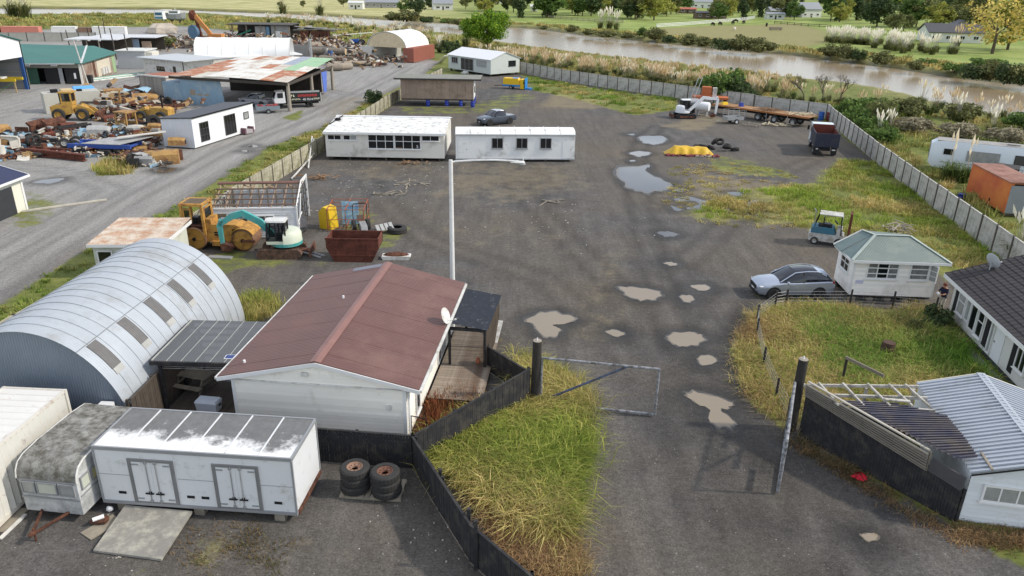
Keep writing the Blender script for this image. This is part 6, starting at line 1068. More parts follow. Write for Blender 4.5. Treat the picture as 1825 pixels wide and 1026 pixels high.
# ---------------------------------------------------------------- left yard: buildings
greenroof = mat('green_iron', L(44, 104, 94), .5, var=.06, ns=.4, corr='Y', per=.3); paleclad = mat('pale_cladding', L(206, 206, 200), .6, var=.06, dirt=L(160, 156, 144), damt=.25, dns=.5)
def workshop():
    r = T('big_workshop', 'tall workshop with green roof, white fascia and open bay at the left edge', 'building', (-75.0, 104), 1); W, D, h = 17, 15, 7.2
    B(r, 'fascia', whiteclean, (-.15, .0, 0, D, 4.9, 7.2)); B(r, 'back_wall', mat('girt_lined_wall', L(150, 152, 156), .6, var=.06), (-W, -W+.1, 0, D, 0, h)); B(r, 'far_wall', mat('girt_lined_wall', L(150, 152, 156), .6, var=.06), (-W+.1, -.5, D-.1, D, 0, h)); B(r, 'near_wall', paleclad, (-W+.1, -.5, 0, .1, 0, h))
    for z in (1.3, 2.6, 3.9): B(r, 'girt', steel, (-W+.1, -.5, D-.28, D-.101, z, z+.18))
    B(r, 'door_post', mat('blue_steel_post', L(56, 92, 150), .5), (-.5, -.0, D-.35, D, 0, 4.899)); B(r, 'corner_trim', dark, (.001, .08, D-.12, D+.02, 0, 7.2)); B(r, 'slab', concrete, (-W, 1.5, -1, D+.5, -.05, .03))
    for s in (0, 1): ya, yb = (0, D/2) if s == 0 else (D, D/2); b = MB(); o_ = -.3 if s == 0 else .3; b.hexa([(-W-.3,ya+o_,h),(.3,ya+o_,h),(.3,yb,h+1.9),(-W-.3,yb,h+1.9),(-W-.3,ya+o_,h+.12),(.3,ya+o_,h+.12),(.3,yb,h+2.02),(-W-.3,yb,h+2.02)]); b.build('roof_slope', greenroof, r)
    sub(r, 'gable', whiteclean, lambda b: b.prism([(0, h), (D, h), (D/2, h+1.88)], -.15, 0, 'x'))
workshop()
r = T('steel_trestle', 'yellow and green steel trestle before the workshop bay', 'trestle', (*(-75.65, 114.99), 0), 8); tg = mat('green_steel', L(96, 140, 84), .6); ty = mat('yellow_steel', L(196, 168, 40), .6)
B(r, 'top_beam', ty, (-6, 1, -.15, .15, 1.7, 2.1), (-6, 1, 2.2, 2.5, 1.7, 2.1)); B(r, 'load', white, (-5, -1, .2, 2, 2.0, 2.25))
for x in (.8, -1.8, -4.5): sub(r, 'leg', tg if x < 0 else mat('tan_leg', L(176, 152, 108), .7), lambda b: b.bar((x, 0, 0), (x, 0, 1.7), .16))
sub(r, 'brace', tg, lambda b: b.bar((.7, 0, 1.6), (-1.7, 0, .2), .1)); sub(r, 'brace', tg, lambda b: b.bar((-4.4, 0, 1.6), (-1.9, 0, .2), .1))
def greenshed():
    r = T('green_roofed_shed', 'low weathered shed with dark green roof and dark open doors', 'shed', (-70.6, 126.1), 10.5); W, D, h = 17, 17.6, 3.3
    wall = mat('patched_boards', L(168, 152, 138), .85, var=.2, ns=.7, dirt=L(120, 96, 82), damt=.4, dns=.35); B(r, 'right_wall', wall, (-.15, 0, 0, D, 0, h)); B(r, 'right_wall_patch', mat('cream_patch', L(206, 196, 176), .8, var=.1), (.001, .04, 7.5, 14.5, .3, h-.4)); B(r, 'rust_patch', rust, (.001, .03, 5.5, 6.6, .2, h-.3)); B(r, 'green_end', mat('pale_green_end', L(150, 176, 132), .7), (.001, .05, 15.8, 17.5, .1, h))
    for k in range(3): B(r, 'stored_roll', white, (.06, .4, 9.2+k*1.3, 10+k*1.3, .5, 1.6))
    B(r, 'front_head', mat('dusty_fascia', L(150, 146, 138), .8), (-W, -.2, 0, .15, h-.7, h)); B(r, 'front_post', cream, (-.35, .0, -.12, .0, 0, h)); B(r, 'back_wall', wall, (-W, -.2, D-.15, D, 0, h)); B(r, 'inside_wall', dark, (-W, -.3, 4, 4.1, 0, h-.1))
    gd_ = B(r, 'green_door', mat('green_door', L(58, 92, 76), .6), (-9.2, -6.6, -.05, .1, 0, h-.72)); B(gd_, 'rail', paleclad, (-8.2, -8.1, -.09, -.051, .1, h-.8)); B(r, 'black_opening', trimblack, (-5.6, -3.6, .0, .1, 0, h-.72), (-2.6, -.5, .0, .1, 0, h-.72)); B(r, 'door_sticker', whiteclean, (-1.3, -1.0, -.02, -.001, .9, 1.8)); B(r, 'grey_post', steel, (-3.5, -2.9, -.08, .06, 0, h-.72))  # flat black sheets paint the dark inside of the open doorways
    b = MB(); b.hexa([(-W-.4,-.9,h),(.5,-.9,h),(-3.2,D*.8,h+1.5),(-W-.4,D*.8,h+1.9),(-W-.4,-.9,h+.1),(.5,-.9,h+.1),(-3.2,D*.8,h+1.6),(-W-.4,D*.8,h+2.0)]); b.build('main_roof', greenroof, r)
    b = MB(); b.hexa([(.5,-.88,h+.0),(.6,D+.4,h),(-3.2,D+.4,h+1.2),(-3.1,D*.8+.02,h+1.5),(.5,-.88,h+.1),(.6,D+.4,h+.1),(-3.2,D+.4,h+1.3),(-3.1,D*.8+.02,h+1.6)]); b.build('side_roof', greenroof, r)
    sub(r, 'hip_flashing', mat('pale_flashing', L(196, 198, 196), .5), lambda b: b.bar((.4, -.8, h+.14), (-3.15, D*.8, h+1.66), .3, .06)); B(r, 'gutter', mat('pale_flashing', L(196, 198, 196), .5), (-W, -.6, -1.05, -.91, h-.05, h+.08))
    for x in (-4, -8): B(r, 'flood_light', steel, (x, x+.9, -1.3, -1.06, h-.3, h+.05))
    B(r, 'dark_box', trimblack, (.05, .9, .8, 1.9, .1, 1.3))
greenshed()
def pole(label, base, top_h, lean=(0, 0), m=None, rr_=.13, name='yard_pole'):
    b = MB(); b.cyl((0, 0, 0), (lean[0], lean[1], top_h), rr_, rr_*.75, 10); return tag(b.build(name, m or darkwood, loc=(*base, 0), smooth=True), label, 'pole', 'tall poles round the green-roofed shed')
pole('pale leaning pole standing before the green-roofed shed', (-70.04, 126.21), 6.9, (-1.0, 0), mat('bleached_pole', L(186, 184, 178), .8)); pole('dark pole at the back of the green shed, leftmost of three', (-91.39, 173.69), 6.2, (-.3, 0)); pole('dark pole at the back of the green shed, middle of three', (-84.38, 164.79), 6.3, (-.3, 0)); pole('dark pole beside the grey block hut, rightmost of three', (-73.85, 149.13), 6.3, (-.3, 0)); pole('tall dark pole in the scrub beyond the green shed', (-108.84, 208.94), 6.0)
for k, p in enumerate(((-107.08, 188.15), (-107.34, 198.15))): pole(['dark post of the wire fence before the pale container row', 'dark post of the wire fence before the parked white car'][k], p, 4.2, (-.2, 0))
r = T('block_hut', 'small grey block hut with stacked white crates behind the green shed', 'hut', (*(-76.05, 148.78), 0), 4); B(r, 'wall', mat('grey_block', L(176, 178, 178), .8, var=.08), (0, 5.2, 0, 6, 0, 3.2)); B(r, 'roof', paleclad, (-.2, 5.4, -.2, 6.2, 3.201, 3.35)); B(r, 'crate_stack', mat('cream_crates', L(212, 208, 196), .8, var=.12, ns=2), (5.22, 6.4, .5, 4, 0, 3.0)); sub(r, 'rack', steel, lambda b: [b.bar((6.5, y, 0), (6.5, y, 2.2), .08) for y in (0, 1, 2, 3)]+[b.bar((6.5, 0, 2.2), (6.5, 3, 2.2), .08)])
r = T('open_lean_to', 'open lean-to with pale flat roof behind the green shed', 'shelter', (*(-95.86, 170.22), 0), 6); B(r, 'roof', mat('pale_flat_roof', L(196, 198, 200), .7, var=.1), (-2, 9, 0, 9, 3.4, 3.55)); [B(r, 'post', timber, (x, x+.2, .1, .3, 0, 3.39)) for x in (0, 2.5, 5, 8)]; B(r, 'back_wall', darkwood, (-2, 9, 8.8, 9, 0, 3.39)); B(r, 'eave_block', white, *[(x, x+.5, -.12, -.001, 3.2, 3.45) for x in (-1.5, .8, 3, 5.2)])
r = T('stall_shed', 'low grey shed with pink and blue panels behind the poles', 'shed', (*(-94.22, 181.57), 0), 5); B(r, 'roof', mat('pale_flat_roof', L(196, 198, 200), .7, var=.1), (-4, 11, -1, 8, 3.2, 3.35)); B(r, 'back_wall', darkwood, (-3.5, 10.5, 6, 6.2, 0, 3.19)); B(r, 'pink_panel', mat('dusty_pink', L(168, 130, 118), .8), (2.2, 4.6, 0, .2, 0, 2.8)); B(r, 'blue_panel', mat('dusty_blue', L(150, 168, 186), .8), (4.61, 6.8, 0, .2, 0, 2.9)); B(r, 'tan_panel', mat('dusty_tan', L(170, 146, 126), .8), (7.4, 9.5, 0, .2, 0, 2.4)); B(r, 'post', darkwood, (-3.4, -3.2, 0, .2, 0, 3.19), (1.2, 1.4, 0, .2, 0, 3.19))
r = T('pipe_stack', 'long white and green pipes lying along the green shed', 'pipes', (*(-70.78, 129.03), 0), 66); [sub(r, 'pipe', [white, mat('pale_green_pipe', L(120, 160, 140), .6)][k % 2], lambda b: b.cyl((0, k*.35, .15+.1*(k % 3)), (11+k % 3, k*.35-.4, .15+.1*(k % 3)), .13, n=8)) for k in range(7)]
# containers and vehicles far left
pink = mat('faded_pink_container', L(196, 128, 112), .7, var=.08, ns=.6); brownc = mat('brown_container', L(132, 106, 90), .7, var=.12, ns=.6); wcon = mat('white_container', L(218, 218, 214), .6, var=.04)
container('dark red shipping container, leftmost in the far row', (-149, 212), 12, 9, 2.6, 2.7, mat('dark_red_container', L(112, 62, 54), .7, var=.1), group='containers in the far row'); container('faded pink shipping container in the far row', (-139.8, 214.2), 10, 9.4, 2.6, 2.9, pink, group='containers in the far row'); container('white shipping container right of the faded pink one', (-128, 217.5), 12, 6.1, 2.6, 2.9, wcon, group='containers in the far row'); container('short brown shipping container in the far row', (-121.5, 219), 12, 3.2, 2.6, 2.7, brownc, group='containers in the far row'); container('white shipping container behind the parked white car', (-118, 219.8), 12, 8.5, 2.6, 2.9, wcon, group='containers in the far row')
panel_fence('mesh_fence', 'grey mesh panel fence before the far container row', [(-140, 203), (-128, 206), (-112, 210)], 2.2, 4, mat('grey_mesh_panel', L(158, 156, 148), .9, var=.15, ns=.8), postm)
car('white car parked before the far container row', (-111.5, 214.5), 195, paint('white_car_paint', L(222, 224, 226), .3, .0), None, ST, GHs, 2.67, .35, .23, (((.15, -1.75), paint('white_car_roof', L(222, 224, 226), .3, 0)),), group='far parked vehicles')
# white shed, timber shed, long white building with tent roof
r = T('white_shed', 'white shed with flat grey roof beside the long white building', 'shed', (-66.3, 138.6), -28); B(r, 'wall', white, (0, 9.4, 0, 7, 0, 3.1)); B(r, 'roof', mat('zinc_flat_roof', L(180, 184, 186), .5, var=.08), (-.9, 11.5, -.8, 8, 3.101, 3.25)); window(r, FRONT(0), 3.4, 5.4, 1.2, 1.9, 2, 1, .08, dark, glass); B(r, 'door', darkwood, (7.6, 8.3, -.04, -.001, 0, 2.1)); B(r, 'verandah_post', dark, (10.9, 11.0, -.6, -.5, 0, 3.1))
def woodshed():
    r = T('timber_shed', 'small grey vertical-board shed with rusty roof', 'shed', (-55.0, 112.9), -25); W, D, h = 5.4, 4.6, 3.2; n = 22; me_ = MB().bx(.01, W/n-.01, -.03, 0, .1, h).mesh('board', mat('silver_grey_board', L(150, 144, 136), .9, var=.2, ns=2, rand=.2))
    for i in range(n): O('board', me_, r, (i*W/n, 0, 0))
    B(r, 'right_wall', mat('pale_grey_boards', L(196, 192, 184), .85, var=.12, ns=1), (W-.05, W, .01, D, .1, h)); B(r, 'core', dark, (.05, W-.06, .01, D-.1, .1, h-.05)); window(r, RIGHT(W), 1.7, 2.7, 1.9, 2.7, 2, 1, .1, trim, glass); B(r, 'roof', mat('rust_flat_roof', L(150, 96, 74), .85, var=.2, ns=1), (.1, W-.1, .1, D, h+.001, h+.1)); B(r, 'roof_edge', paleclad, (-.15, W+.15, -.15, .08, h+.002, h+.2), (W-.08, W+.15, .081, D+.1, h+.002, h+.2))
woodshed()
r = T('long_white_building', 'long low white building under the fabric tunnel', 'building', (-59.5, 138.0), 33); B(r, 'wall', white, (0, 9, 0, 4, 0, 3.0)); B(r, 'roof', whiteclean, (-.3, 22, -.3, 5, 3.001, 3.2)); B(r, 'back_wall', white, (9.01, 21.5, 3.5, 4.5, 0, 3.0))
def tunnel(label, loc, rz, Ln, W, H, base, n, open_end=True, m=None, name='fabric_tunnel'):
    fm = m or mat('white_fabric', L(232, 232, 230), .6, var=.03); r = T(name, label, 'tunnel shelter', loc, rz); K = 16
    for i in range(n):
        x0, x1 = i*Ln/n+.02, (i+1)*Ln/n-.02; secs = []
        for k in range(K+1): a = math.pi*k/K; c, s = math.cos(a), math.sin(a); secs.append([(x0, W/2*c, base+H*s), ((x0+x1)/2, W/2*c*.985, base+H*s*.985), (x1, W/2*c, base+H*s), (x1, W/2*c*.97, base+H*s*.97), (x0, W/2*c*.97, base+H*s*.97)])
        b = MB(); b.loft(secs); b.build('fabric_bay', fm, r, smooth=True)
    for i in range(n+1): x = i*Ln/n; sub(r, 'hoop', mat('pale_hoop', L(206, 206, 200), .6), lambda b: b.tube([(x, W/2*.99*math.cos(math.pi*k/K), base+H*.99*math.sin(math.pi*k/K)) for k in range(K+1)], .07, 6))
    if not open_end or True: sub(r, 'end_sheet', mat('tan_end', L(206, 190, 158), .8), lambda b: b.prism([(W/2*.95*math.cos(math.pi*k/K), base+H*.95*math.sin(math.pi*k/K)) for k in range(K+1)], .05, .1, 'x'))
    return r
tunnel('white fabric tunnel roof above the long white building', (-59.8, 147.5), 9, 17, 7, 3.1, 3.0, 7)
r = T('flue_pipe', 'tall silver flue pipe beside the long white building', 'flue', (*(-40.38, 154.47), 0)); sub(r, 'pipe', chrome, lambda b: b.cyl((0, 0, 0), (-.1, 0, 5.6), .3, n=14), smooth=True); B(r, 'base', white, (-.9, .9, -.9, .9, 0, 1.3))
# open shed with patched roof
def patched():
    r = T('patched_shed', 'open-fronted shed with patchwork rusty iron roof', 'shed', (-30.2, 103.0), 0); h = 3.6
    P0 = [(-.2, -.3), (0.9, 22), (-18.5, 5.4), (-14, 23)]; cols = {'w': mat('patch_white', L(216, 214, 206), .6, var=.06, dirt=L(170, 150, 130), damt=.25, dns=.6), 'r': mat('patch_rust', L(166, 106, 76), .85, var=.2, ns=.8, dirt=L(196, 180, 160), damt=.3, dns=.7), 'g': mat('patch_green', L(150, 184, 146), .6, var=.06), 'b': mat('patch_bluegrey', L(150, 158, 170), .6, var=.1), 'p': mat('patch_pale', L(198, 194, 182), .7, var=.1, dirt=L(160, 116, 88), damt=.3, dns=.6)}
    plan = ['wwrprwbgg', 'rwwpwwbgg', 'rrwwwrpgw', 'rrrwwwwrr', 'rrpwwwwrp']     # rows back to front
    def pt(u, v): fx = P0[2][0]*(1-v)+P0[3][0]*v; gx = P0[0][0]*(1-v)+P0[1][0]*v; fy = P0[2][1]*(1-v)+P0[3][1]*v; gy = P0[0][1]*(1-v)+P0[1][1]*v; return (fx+(gx-fx)*u, fy+(gy-fy)*u, h+.15+1.0*v+.25*math.sin(u*3))
    for j in range(5):
        for i in range(9):
            a, b_, c, d = pt(i/9, 1-(j+1)/5), pt((i+1)/9, 1-(j+1)/5), pt((i+1)/9, 1-j/5), pt(i/9, 1-j/5); e = rnd.uniform(0, .05); b = MB(); b.hexa([(p[0], p[1], p[2]+e) for p in (a, b_, c, d)]+[(p[0], p[1], p[2]+.04+e) for p in (a, b_, c, d)]); b.build('roof_sheet', cols[plan[j][i]], r)
    pm_ = mat('grey_pole', L(150, 142, 130), .9, var=.2, ns=2)
    for x, y in ((-.3, .2), (.2, 10.5), (.7, 21.5), (-14, 22.5)): sub(r, 'pole', pm_, lambda b: b.cyl((x, y, 0), (x, y, h+.1), .28, .22, 10), smooth=True)
    sub(r, 'front_beam', darkwood, lambda b: b.bar((-18.3, 5.2, h), (-.2, -.2, h), .2, .35)); sub(r, 'side_beam', darkwood, lambda b: b.bar((-.2, .1, h), (.8, 21.8, h), .2, .35))
    bw_ = mat('faded_blue_iron', L(128, 154, 172), .7, var=.12, ns=.6, corr='X', per=.5, dirt=L(160, 172, 176), damt=.3, dns=.5); sub(r, 'blue_wall', bw_, lambda b: b.hexa([(-16.5, 4.7, 0), (-10.2, 3.4, 0), (-10.2, 3.5, 0), (-16.5, 4.8, 0), (-16.7, 4.7, h+.1), (-10.6, 3.4, h+.1), (-10.6, 3.5, h+.1), (-16.7, 4.8, h+.1)])); o = sub(r, 'blue_annex', bw_, lambda b: b.hexa([(-19.6, 5.6, 0), (-16.6, 4.8, 0), (-15.8, 8, 0), (-18.8, 9, 0), (-19.6, 5.6, 2.9), (-16.6, 4.8, 2.9), (-15.8, 8, 2.9), (-18.8, 9, 2.9)]))
    w_ = sub(r, 'shutter_window', mat('tan_shutter', L(150, 136, 118), .8, var=.2, ns=4), lambda b: [b.hexa([(-15.3+k*1.0, 4.42-k*.206, 1.3), (-14.5+k*1.0, 4.25-k*.206, 1.3), (-14.5+k*1.0, 4.3-k*.206, 1.3), (-15.3+k*1.0, 4.47-k*.206, 1.3), (-15.3+k*1.0, 4.42-k*.206, 2.4), (-14.5+k*1.0, 4.25-k*.206, 2.4), (-14.5+k*1.0, 4.3-k*.206, 2.4), (-15.3+k*1.0, 4.47-k*.206, 2.4)]) for k in range(3)]); w_['kind'] = 'stuff'
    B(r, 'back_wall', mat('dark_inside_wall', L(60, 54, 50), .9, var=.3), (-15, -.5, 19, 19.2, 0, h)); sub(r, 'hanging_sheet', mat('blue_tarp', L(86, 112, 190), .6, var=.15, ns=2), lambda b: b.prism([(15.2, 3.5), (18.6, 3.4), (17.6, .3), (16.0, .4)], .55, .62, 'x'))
patched()
def boxtruck():
    r = T('tipper_truck', 'white-cabbed truck with black signwritten sides parked under the patched roof', 'truck', (-30.6, 106.9), 24); blk = mat('black_truck_side', L(34, 40, 40), .5, var=.1)
    sub(r, 'cab', whiteclean, lambda b: b.prism([(-3.0, .75), (-3.05, 1.3), (-2.7, 2.25), (-1.6, 2.3), (-1.55, .75)], -1.0, 1.0)); sub(r, 'windscreen', carglass, lambda b: b.hexa([(-3.04, -.85, 1.35), (-3.04, .85, 1.35), (-2.74, .8, 2.15), (-2.74, -.8, 2.15), (-3.07, -.85, 1.36), (-3.07, .85, 1.36), (-2.78, .8, 2.16), (-2.78, -.8, 2.16)])); B(r, 'side_window', carglass, (-2.6, -1.85, -1.02, -1.001, 1.45, 2.1)); B(r, 'chassis', dark, (-2.9, 3.0, -.45, .45, .5, .75))
    B(r, 'side_board', blk, (-1.35, 3.2, -1.1, -1.02, .85, 2.05), (-1.35, 3.2, 1.02, 1.1, .85, 2.05)); B(r, 'tail_board', blk, (3.12, 3.2, -1.019, 1.019, .85, 2.0)); B(r, 'head_board', blk, (-1.35, -1.27, -1.019, 1.019, .85, 2.4)); B(r, 'tray', darkwood, (-1.26, 3.11, -1.019, 1.019, .8, .9)); B(r, 'top_rail', steel, (-1.0, 3.1, -1.08, -.98, 2.08, 2.3)); B(r, 'rear_marker', white, (3.22, 3.3, -1.0, -.75, .7, 1.9))
    for x in (-2.2, 1.7):
        for y in (-.85, .85): wheel(r, (x, y, .42), .42, .26, 'y', dark)
    redl = mat('red_letters', L(196, 60, 60), .6); text_mesh('phone_number', '40 7614', .42, whiteclean, r, (.75, -1.106, 1.02)); b = MB()
    for k in range(11): x = .15+k*.24; b.bx(x, x+.06, -1.108, -1.101, 1.52, 1.86); b.bx(x+.06, x+.17, -1.108, -1.101, 1.52+.12*(k % 3), 1.6+.12*(k % 3)); b.bx(x+.12, x+.17, -1.108, -1.101, 1.56, 1.82)
    b.build('red_sign_letters', redl, r)['kind'] = 'stuff'; b = MB()
    for k in range(3): x = -1.1+k*.3; b.bx(x, x+.07, -1.108, -1.101, 1.55, 1.9); b.bx(x+.07, x+.2, -1.108, -1.101, 1.8-.1*k, 1.88-.1*k)
    for k in range(7): x = -.9+k*.2; b.bx(x, x+.06, -1.108, -1.101, 1.12, 1.32); b.bx(x+.06, x+.14, -1.108, -1.101, 1.12+.06*(k % 3), 1.17+.06*(k % 3))
    for k in range(6): x = 2.25+k*.14; b.bx(x, x+.05, -1.108, -1.101, 1.1, 1.34); b.bx(x+.05, x+.1, -1.108, -1.101, 1.1+.08*(k % 3), 1.16+.08*(k % 3))
    b.build('cream_sign_letters', mat('cream_letters', L(224, 218, 190), .6), r)['kind'] = 'stuff'
boxtruck()
car('old silver utility parked under the patched roof', (-36.3, 107.3), 160, paint('old_silver_ute', L(150, 152, 158), .4, .3), None, STp, GHp, 3.0, .38, .25, (((.4, -.7), paint('old_ute_roof', L(206, 208, 210), .4, 0)),), True, 'utility_vehicle', 'vehicle')
r = T('small_trailer', 'blue-grey trailer full of red scrap beside the white flat-roofed cabin', 'trailer', (*(-34.13, 100.53), 0), 22); tb = mat('bluegrey_trailer', L(120, 134, 142), .7); B(r, 'bed', tb, (0, 3.0, 0, 1.8, .45, .6)); B(r, 'side', tb, (0, 3.0, 0, .06, .6, .95), (0, 3.0, 1.74, 1.8, .6, .95)); sub(r, 'load', mat('red_scrap', L(140, 66, 62), .8, var=.5, ns=4), lambda b: [b.blob((rnd.uniform(.3, 2.7), rnd.uniform(.3, 1.5), .85), (.3, .3, .25), 6, 4, .4) for _ in range(8)])['kind'] = 'stuff'; [wheel(r, (1.5, y, .3), .3, .2, 'y') for y in (-.12, 1.92)]
# white flat-roofed cabin
def tilted():
    r = T('flat_roofed_cabin', 'white cabin with dark flat roof and sliding doors beside the scrap', 'cabin', (-33.4, 78.2), 76.4); Ln, D, h0, h1 = 11.4, 3.7, 3.2, 2.95
    wm = mat('bright_white_cladding', L(226, 227, 228), .5, var=.02); sub(r, 'wall', wm, lambda b: b.prism([(0, .15), (D, .15), (D, h1), (0, h0)], 0, Ln, 'x')); sub(r, 'end_cladding', mat('shaded_white_cladding', L(206, 209, 214), .5, var=.03, corr='Y', per=.5), lambda b: b.prism([(0, .12), (D, .12), (D, h1), (0, h0)], -.03, -.001, 'x'))  # end wall greyed: its shade is put into the cladding colour
    sub(r, 'roof', mat('charcoal_roof', L(70, 72, 78), .6, var=.06), lambda b: b.prism([(-.1, h0+.001), (D+.1, h1+.001), (D+.1, h1+.12), (-.1, h0+.12)], -.12, Ln+.12, 'x')); sub(r, 'roof_trim', dark, lambda b: b.prism([(-.14, h0-.03), (-.101, h0-.03), (-.101, h0+.12), (-.14, h0+.12)], -.12, Ln+.12, 'x'))
    F = FRONT(0); window(r, F, 1.1, 2.6, .55, 2.55, 3, 3, .07, mat('bronze_frame', L(72, 70, 70), .5), glass, sill=False); window(r, F, 5.5, 7.6, .45, 2.6, 4, 1, .07, mat('bronze_frame', L(72, 70, 70), .5), glass, sill=False); window(r, F, 9.3, 10.3, 1.6, 2.4, 1, 1, .07, mat('bronze_frame', L(72, 70, 70), .5), glassc, sill=False); B(r, 'skid', darkwood, (0, Ln, .2, .4, 0, .148), (0, Ln, D-.4, D-.2, 0, .148))
tilted()
r = T('old_armchair', 'grey and maroon armchair standing at the end of the flat-roofed cabin', 'armchair', (*(-30.78, 86.45), 0), 70); gf = mat('grey_fabric', L(160, 154, 156), .9, var=.1); B(r, 'seat', gf, (0, 1.1, 0, 1.0, .1, .5)); B(r, 'backrest', gf, (0, 1.1, 1.0, 1.25, .1, 1.1)); B(r, 'arm', mat('maroon_fabric', L(104, 74, 84), .9), (-.25, -.001, 0, 1.2, .1, .75), (1.101, 1.35, 0, 1.2, .1, .75))
def navyshed():
    r = T('navy_roofed_shed', 'cream shed with navy corrugated roof at the left edge', 'shed', (-37.6, 52.6), 88); h = 2.6; cm = mat('cream_shed_wall', L(220, 218, 202), .6, var=.03); B(r, 'wall', cm, (-6, 3.2, .05, 7, 0, h)); d = B(r, 'roller_door', mat('charcoal_roller', L(52, 54, 58), .5, corr='Z', per=.15), (-4, 2.0, .0, .049, 0, 2.1)); B(r, 'corner_trim', trim, (3.05, 3.24, -.02, .12, 0, h)); 
    b = MB(); b.hexa([(-6.4,-.35,h-.05),(3.6,-.35,h-.05),(3.6,3.5,h+1.1),(-6.4,3.5,h+1.1),(-6.4,-.35,h+.05),(3.6,-.35,h+.05),(3.6,3.5,h+1.2),(-6.4,3.5,h+1.2)]); b.build('roof_slope', mat('navy_iron', L(38, 44, 76), .5, corr='X', per=.2), r); b = MB(); b.hexa([(-6.4,3.502,h+1.1),(3.6,3.502,h+1.1),(3.6,7.3,h-.05),(-6.4,7.3,h-.05),(-6.4,3.502,h+1.2),(3.6,3.502,h+1.2),(3.6,7.3,h+.05),(-6.4,7.3,h+.05)]); b.build('roof_slope', mat('navy_iron', L(38, 44, 76), .5, corr='X', per=.2), r)
    B(r, 'gutter', trim, (-6.4, 3.65, -.47, -.351, h-.12, h+.03)); sub(r, 'gable', cm, lambda b: b.prism([(.05, h), (7, h), (3.5, h+1.05)], 3.15, 3.2, 'x')); sub(r, 'barge', trim, lambda b: b.prism([(-.4, h-.1), (3.5, h+1.08), (7.3, h-.1), (7.3, h+.08), (3.5, h+1.24), (-.4, h+.08)], 3.6, 3.64, 'x'))
navyshed()
b = MB(); b.bar((0, 0, .08), (4.6, 3.6, .08), .2, .12); tag(b.build('timber_beam', mat('bleached_beam', L(186, 180, 166), .9), loc=(*(-37.39, 54.94), 0)), 'long bleached beam lying by the navy-roofed shed', 'beam')
# arched shelter between two containers
container('white shipping container under the left side of the arched shelter', (-31.6, 171.6), 66, 12, 2.44, 2.9, cwhite, group='containers under the arched shelter'); container('rust-red shipping container under the right side of the arched shelter', (-22.0, 168.3), 74, 12, 2.44, 2.9, mat('rust_red_container', L(150, 92, 76), .75, var=.1, ns=.8), group='containers under the arched shelter')
tunnel('white arched shelter spanning two containers', (-28.2, 171.0), 70, 11, 9.6, 3.2, 2.95, 4)
# ---------------------------------------------------------------- machinery
yel = mat('loader_yellow', L(188, 148, 70), .6, var=.14, ns=1.5, dirt=L(128, 92, 56), damt=.3, dns=1.5)
def loader(label, loc, rz, s=1, wheels=True, cab=True):
    r = T('wheel_loader', label, 'loader', loc, rz); r.scale = (s,)*3
    sub(r, 'rear_body', yel, lambda b: b.prism([(-2.9, .8), (-2.95, 1.7), (-2.5, 1.9), (-.4, 1.9), (-.3, .9), (-1.2, .7)], -.75, .75)); sub(r, 'front_frame', yel, lambda b: b.prism([(-.2, .7), (-.2, 1.5), (.6, 1.9), (1.4, 1.2), (1.3, .6)], -.55, .55)); B(r, 'hitch', dark, (-.35, -.15, -.4, .4, .7, 1.3))
    if cab:
        B(r, 'cab_base', yel, (-1.6, -.3, -.7, .7, 1.901, 2.3)); [sub(r, 'cab_pillar', yel, lambda b: b.bar((x, y, 2.3), (x, y, 3.3), .14)) for x in (-1.5, -.4) for y in (-.62, .62)]; B(r, 'cab_roof', yel, (-1.75, -.2, -.8, .8, 3.3, 3.45)); B(r, 'cab_glass', cabglass, (-1.42, -.48, -.64, -.62, 2.31, 3.29), (-1.42, -.48, .62, .64, 2.31, 3.29), (-.41, -.39, -.54, .54, 2.31, 3.29))
    sub(r, 'exhaust', dark, lambda b: b.cyl((-2.0, .3, 1.9), (-2.0, .3, 3.4), .12))
    for y in (-.62, .62): sub(r, 'lift_arm', yel, lambda b: [b.bar((.2, y, 1.8), (1.6, y, 1.25), .16, .4), b.bar((1.6, y, 1.25), (2.5, y, .5), .16, .36)])
    sub(r, 'bucket', rust, lambda b: b.prism([(2.3, .15), (2.25, 1.0), (2.55, 1.25), (2.75, 1.05), (2.7, .35), (3.5, .12), (3.5, .04)], -1.35, 1.35))
    if wheels: [wheel(r, (x, y, .75), .75, .5, 'y', yel) for x in (-2.0, .75) for y in (-.95, .95)]
    return r
loader('faded yellow wheel loader beside the grey tank', (-54.1, 94.2), 8, 1.0); loader('stripped yellow loader beside the flat-roofed cabin', (-45.0, 93.8), 172, .95, True, False)
r = T('grey_tank', 'grey rectangular tank behind the yellow loader', 'tank', (*(-60.30, 97.77), 0), 38); B(r, 'shell', mat('grey_tank_paint', L(176, 174, 164), .7, var=.08), (0, 6.6, 0, 2.6, 0, 2.5)); B(r, 'hatch', dark, (1, 1.8, .6, 1.4, 2.5, 2.9), (4, 4.6, .6, 1.2, 2.5, 2.75)); B(r, 'tank_lid', mat('tan_lid', L(190, 170, 130), .8), (2.2, 3.6, .3, 2.2, 2.5, 2.8))
r = T('blue_tank', 'bright blue round tank lying behind the grey tank', 'tank', (*(-61.24, 108.78), 0), 35); sub(r, 'shell', mat('sky_blue_paint', L(92, 160, 216), .5, var=.06), lambda b: b.lathe([(0, -1.6), (.7, -1.5), (1.05, -1.2), (1.05, 1.2), (.7, 1.5), (0, 1.6)], (0, 0, 1.1), 20, 'x'), smooth=True); B(r, 'cradle', dark, (-1.2, -.9, -.7, .7, 0, .25), (.9, 1.2, -.7, .7, 0, .25))
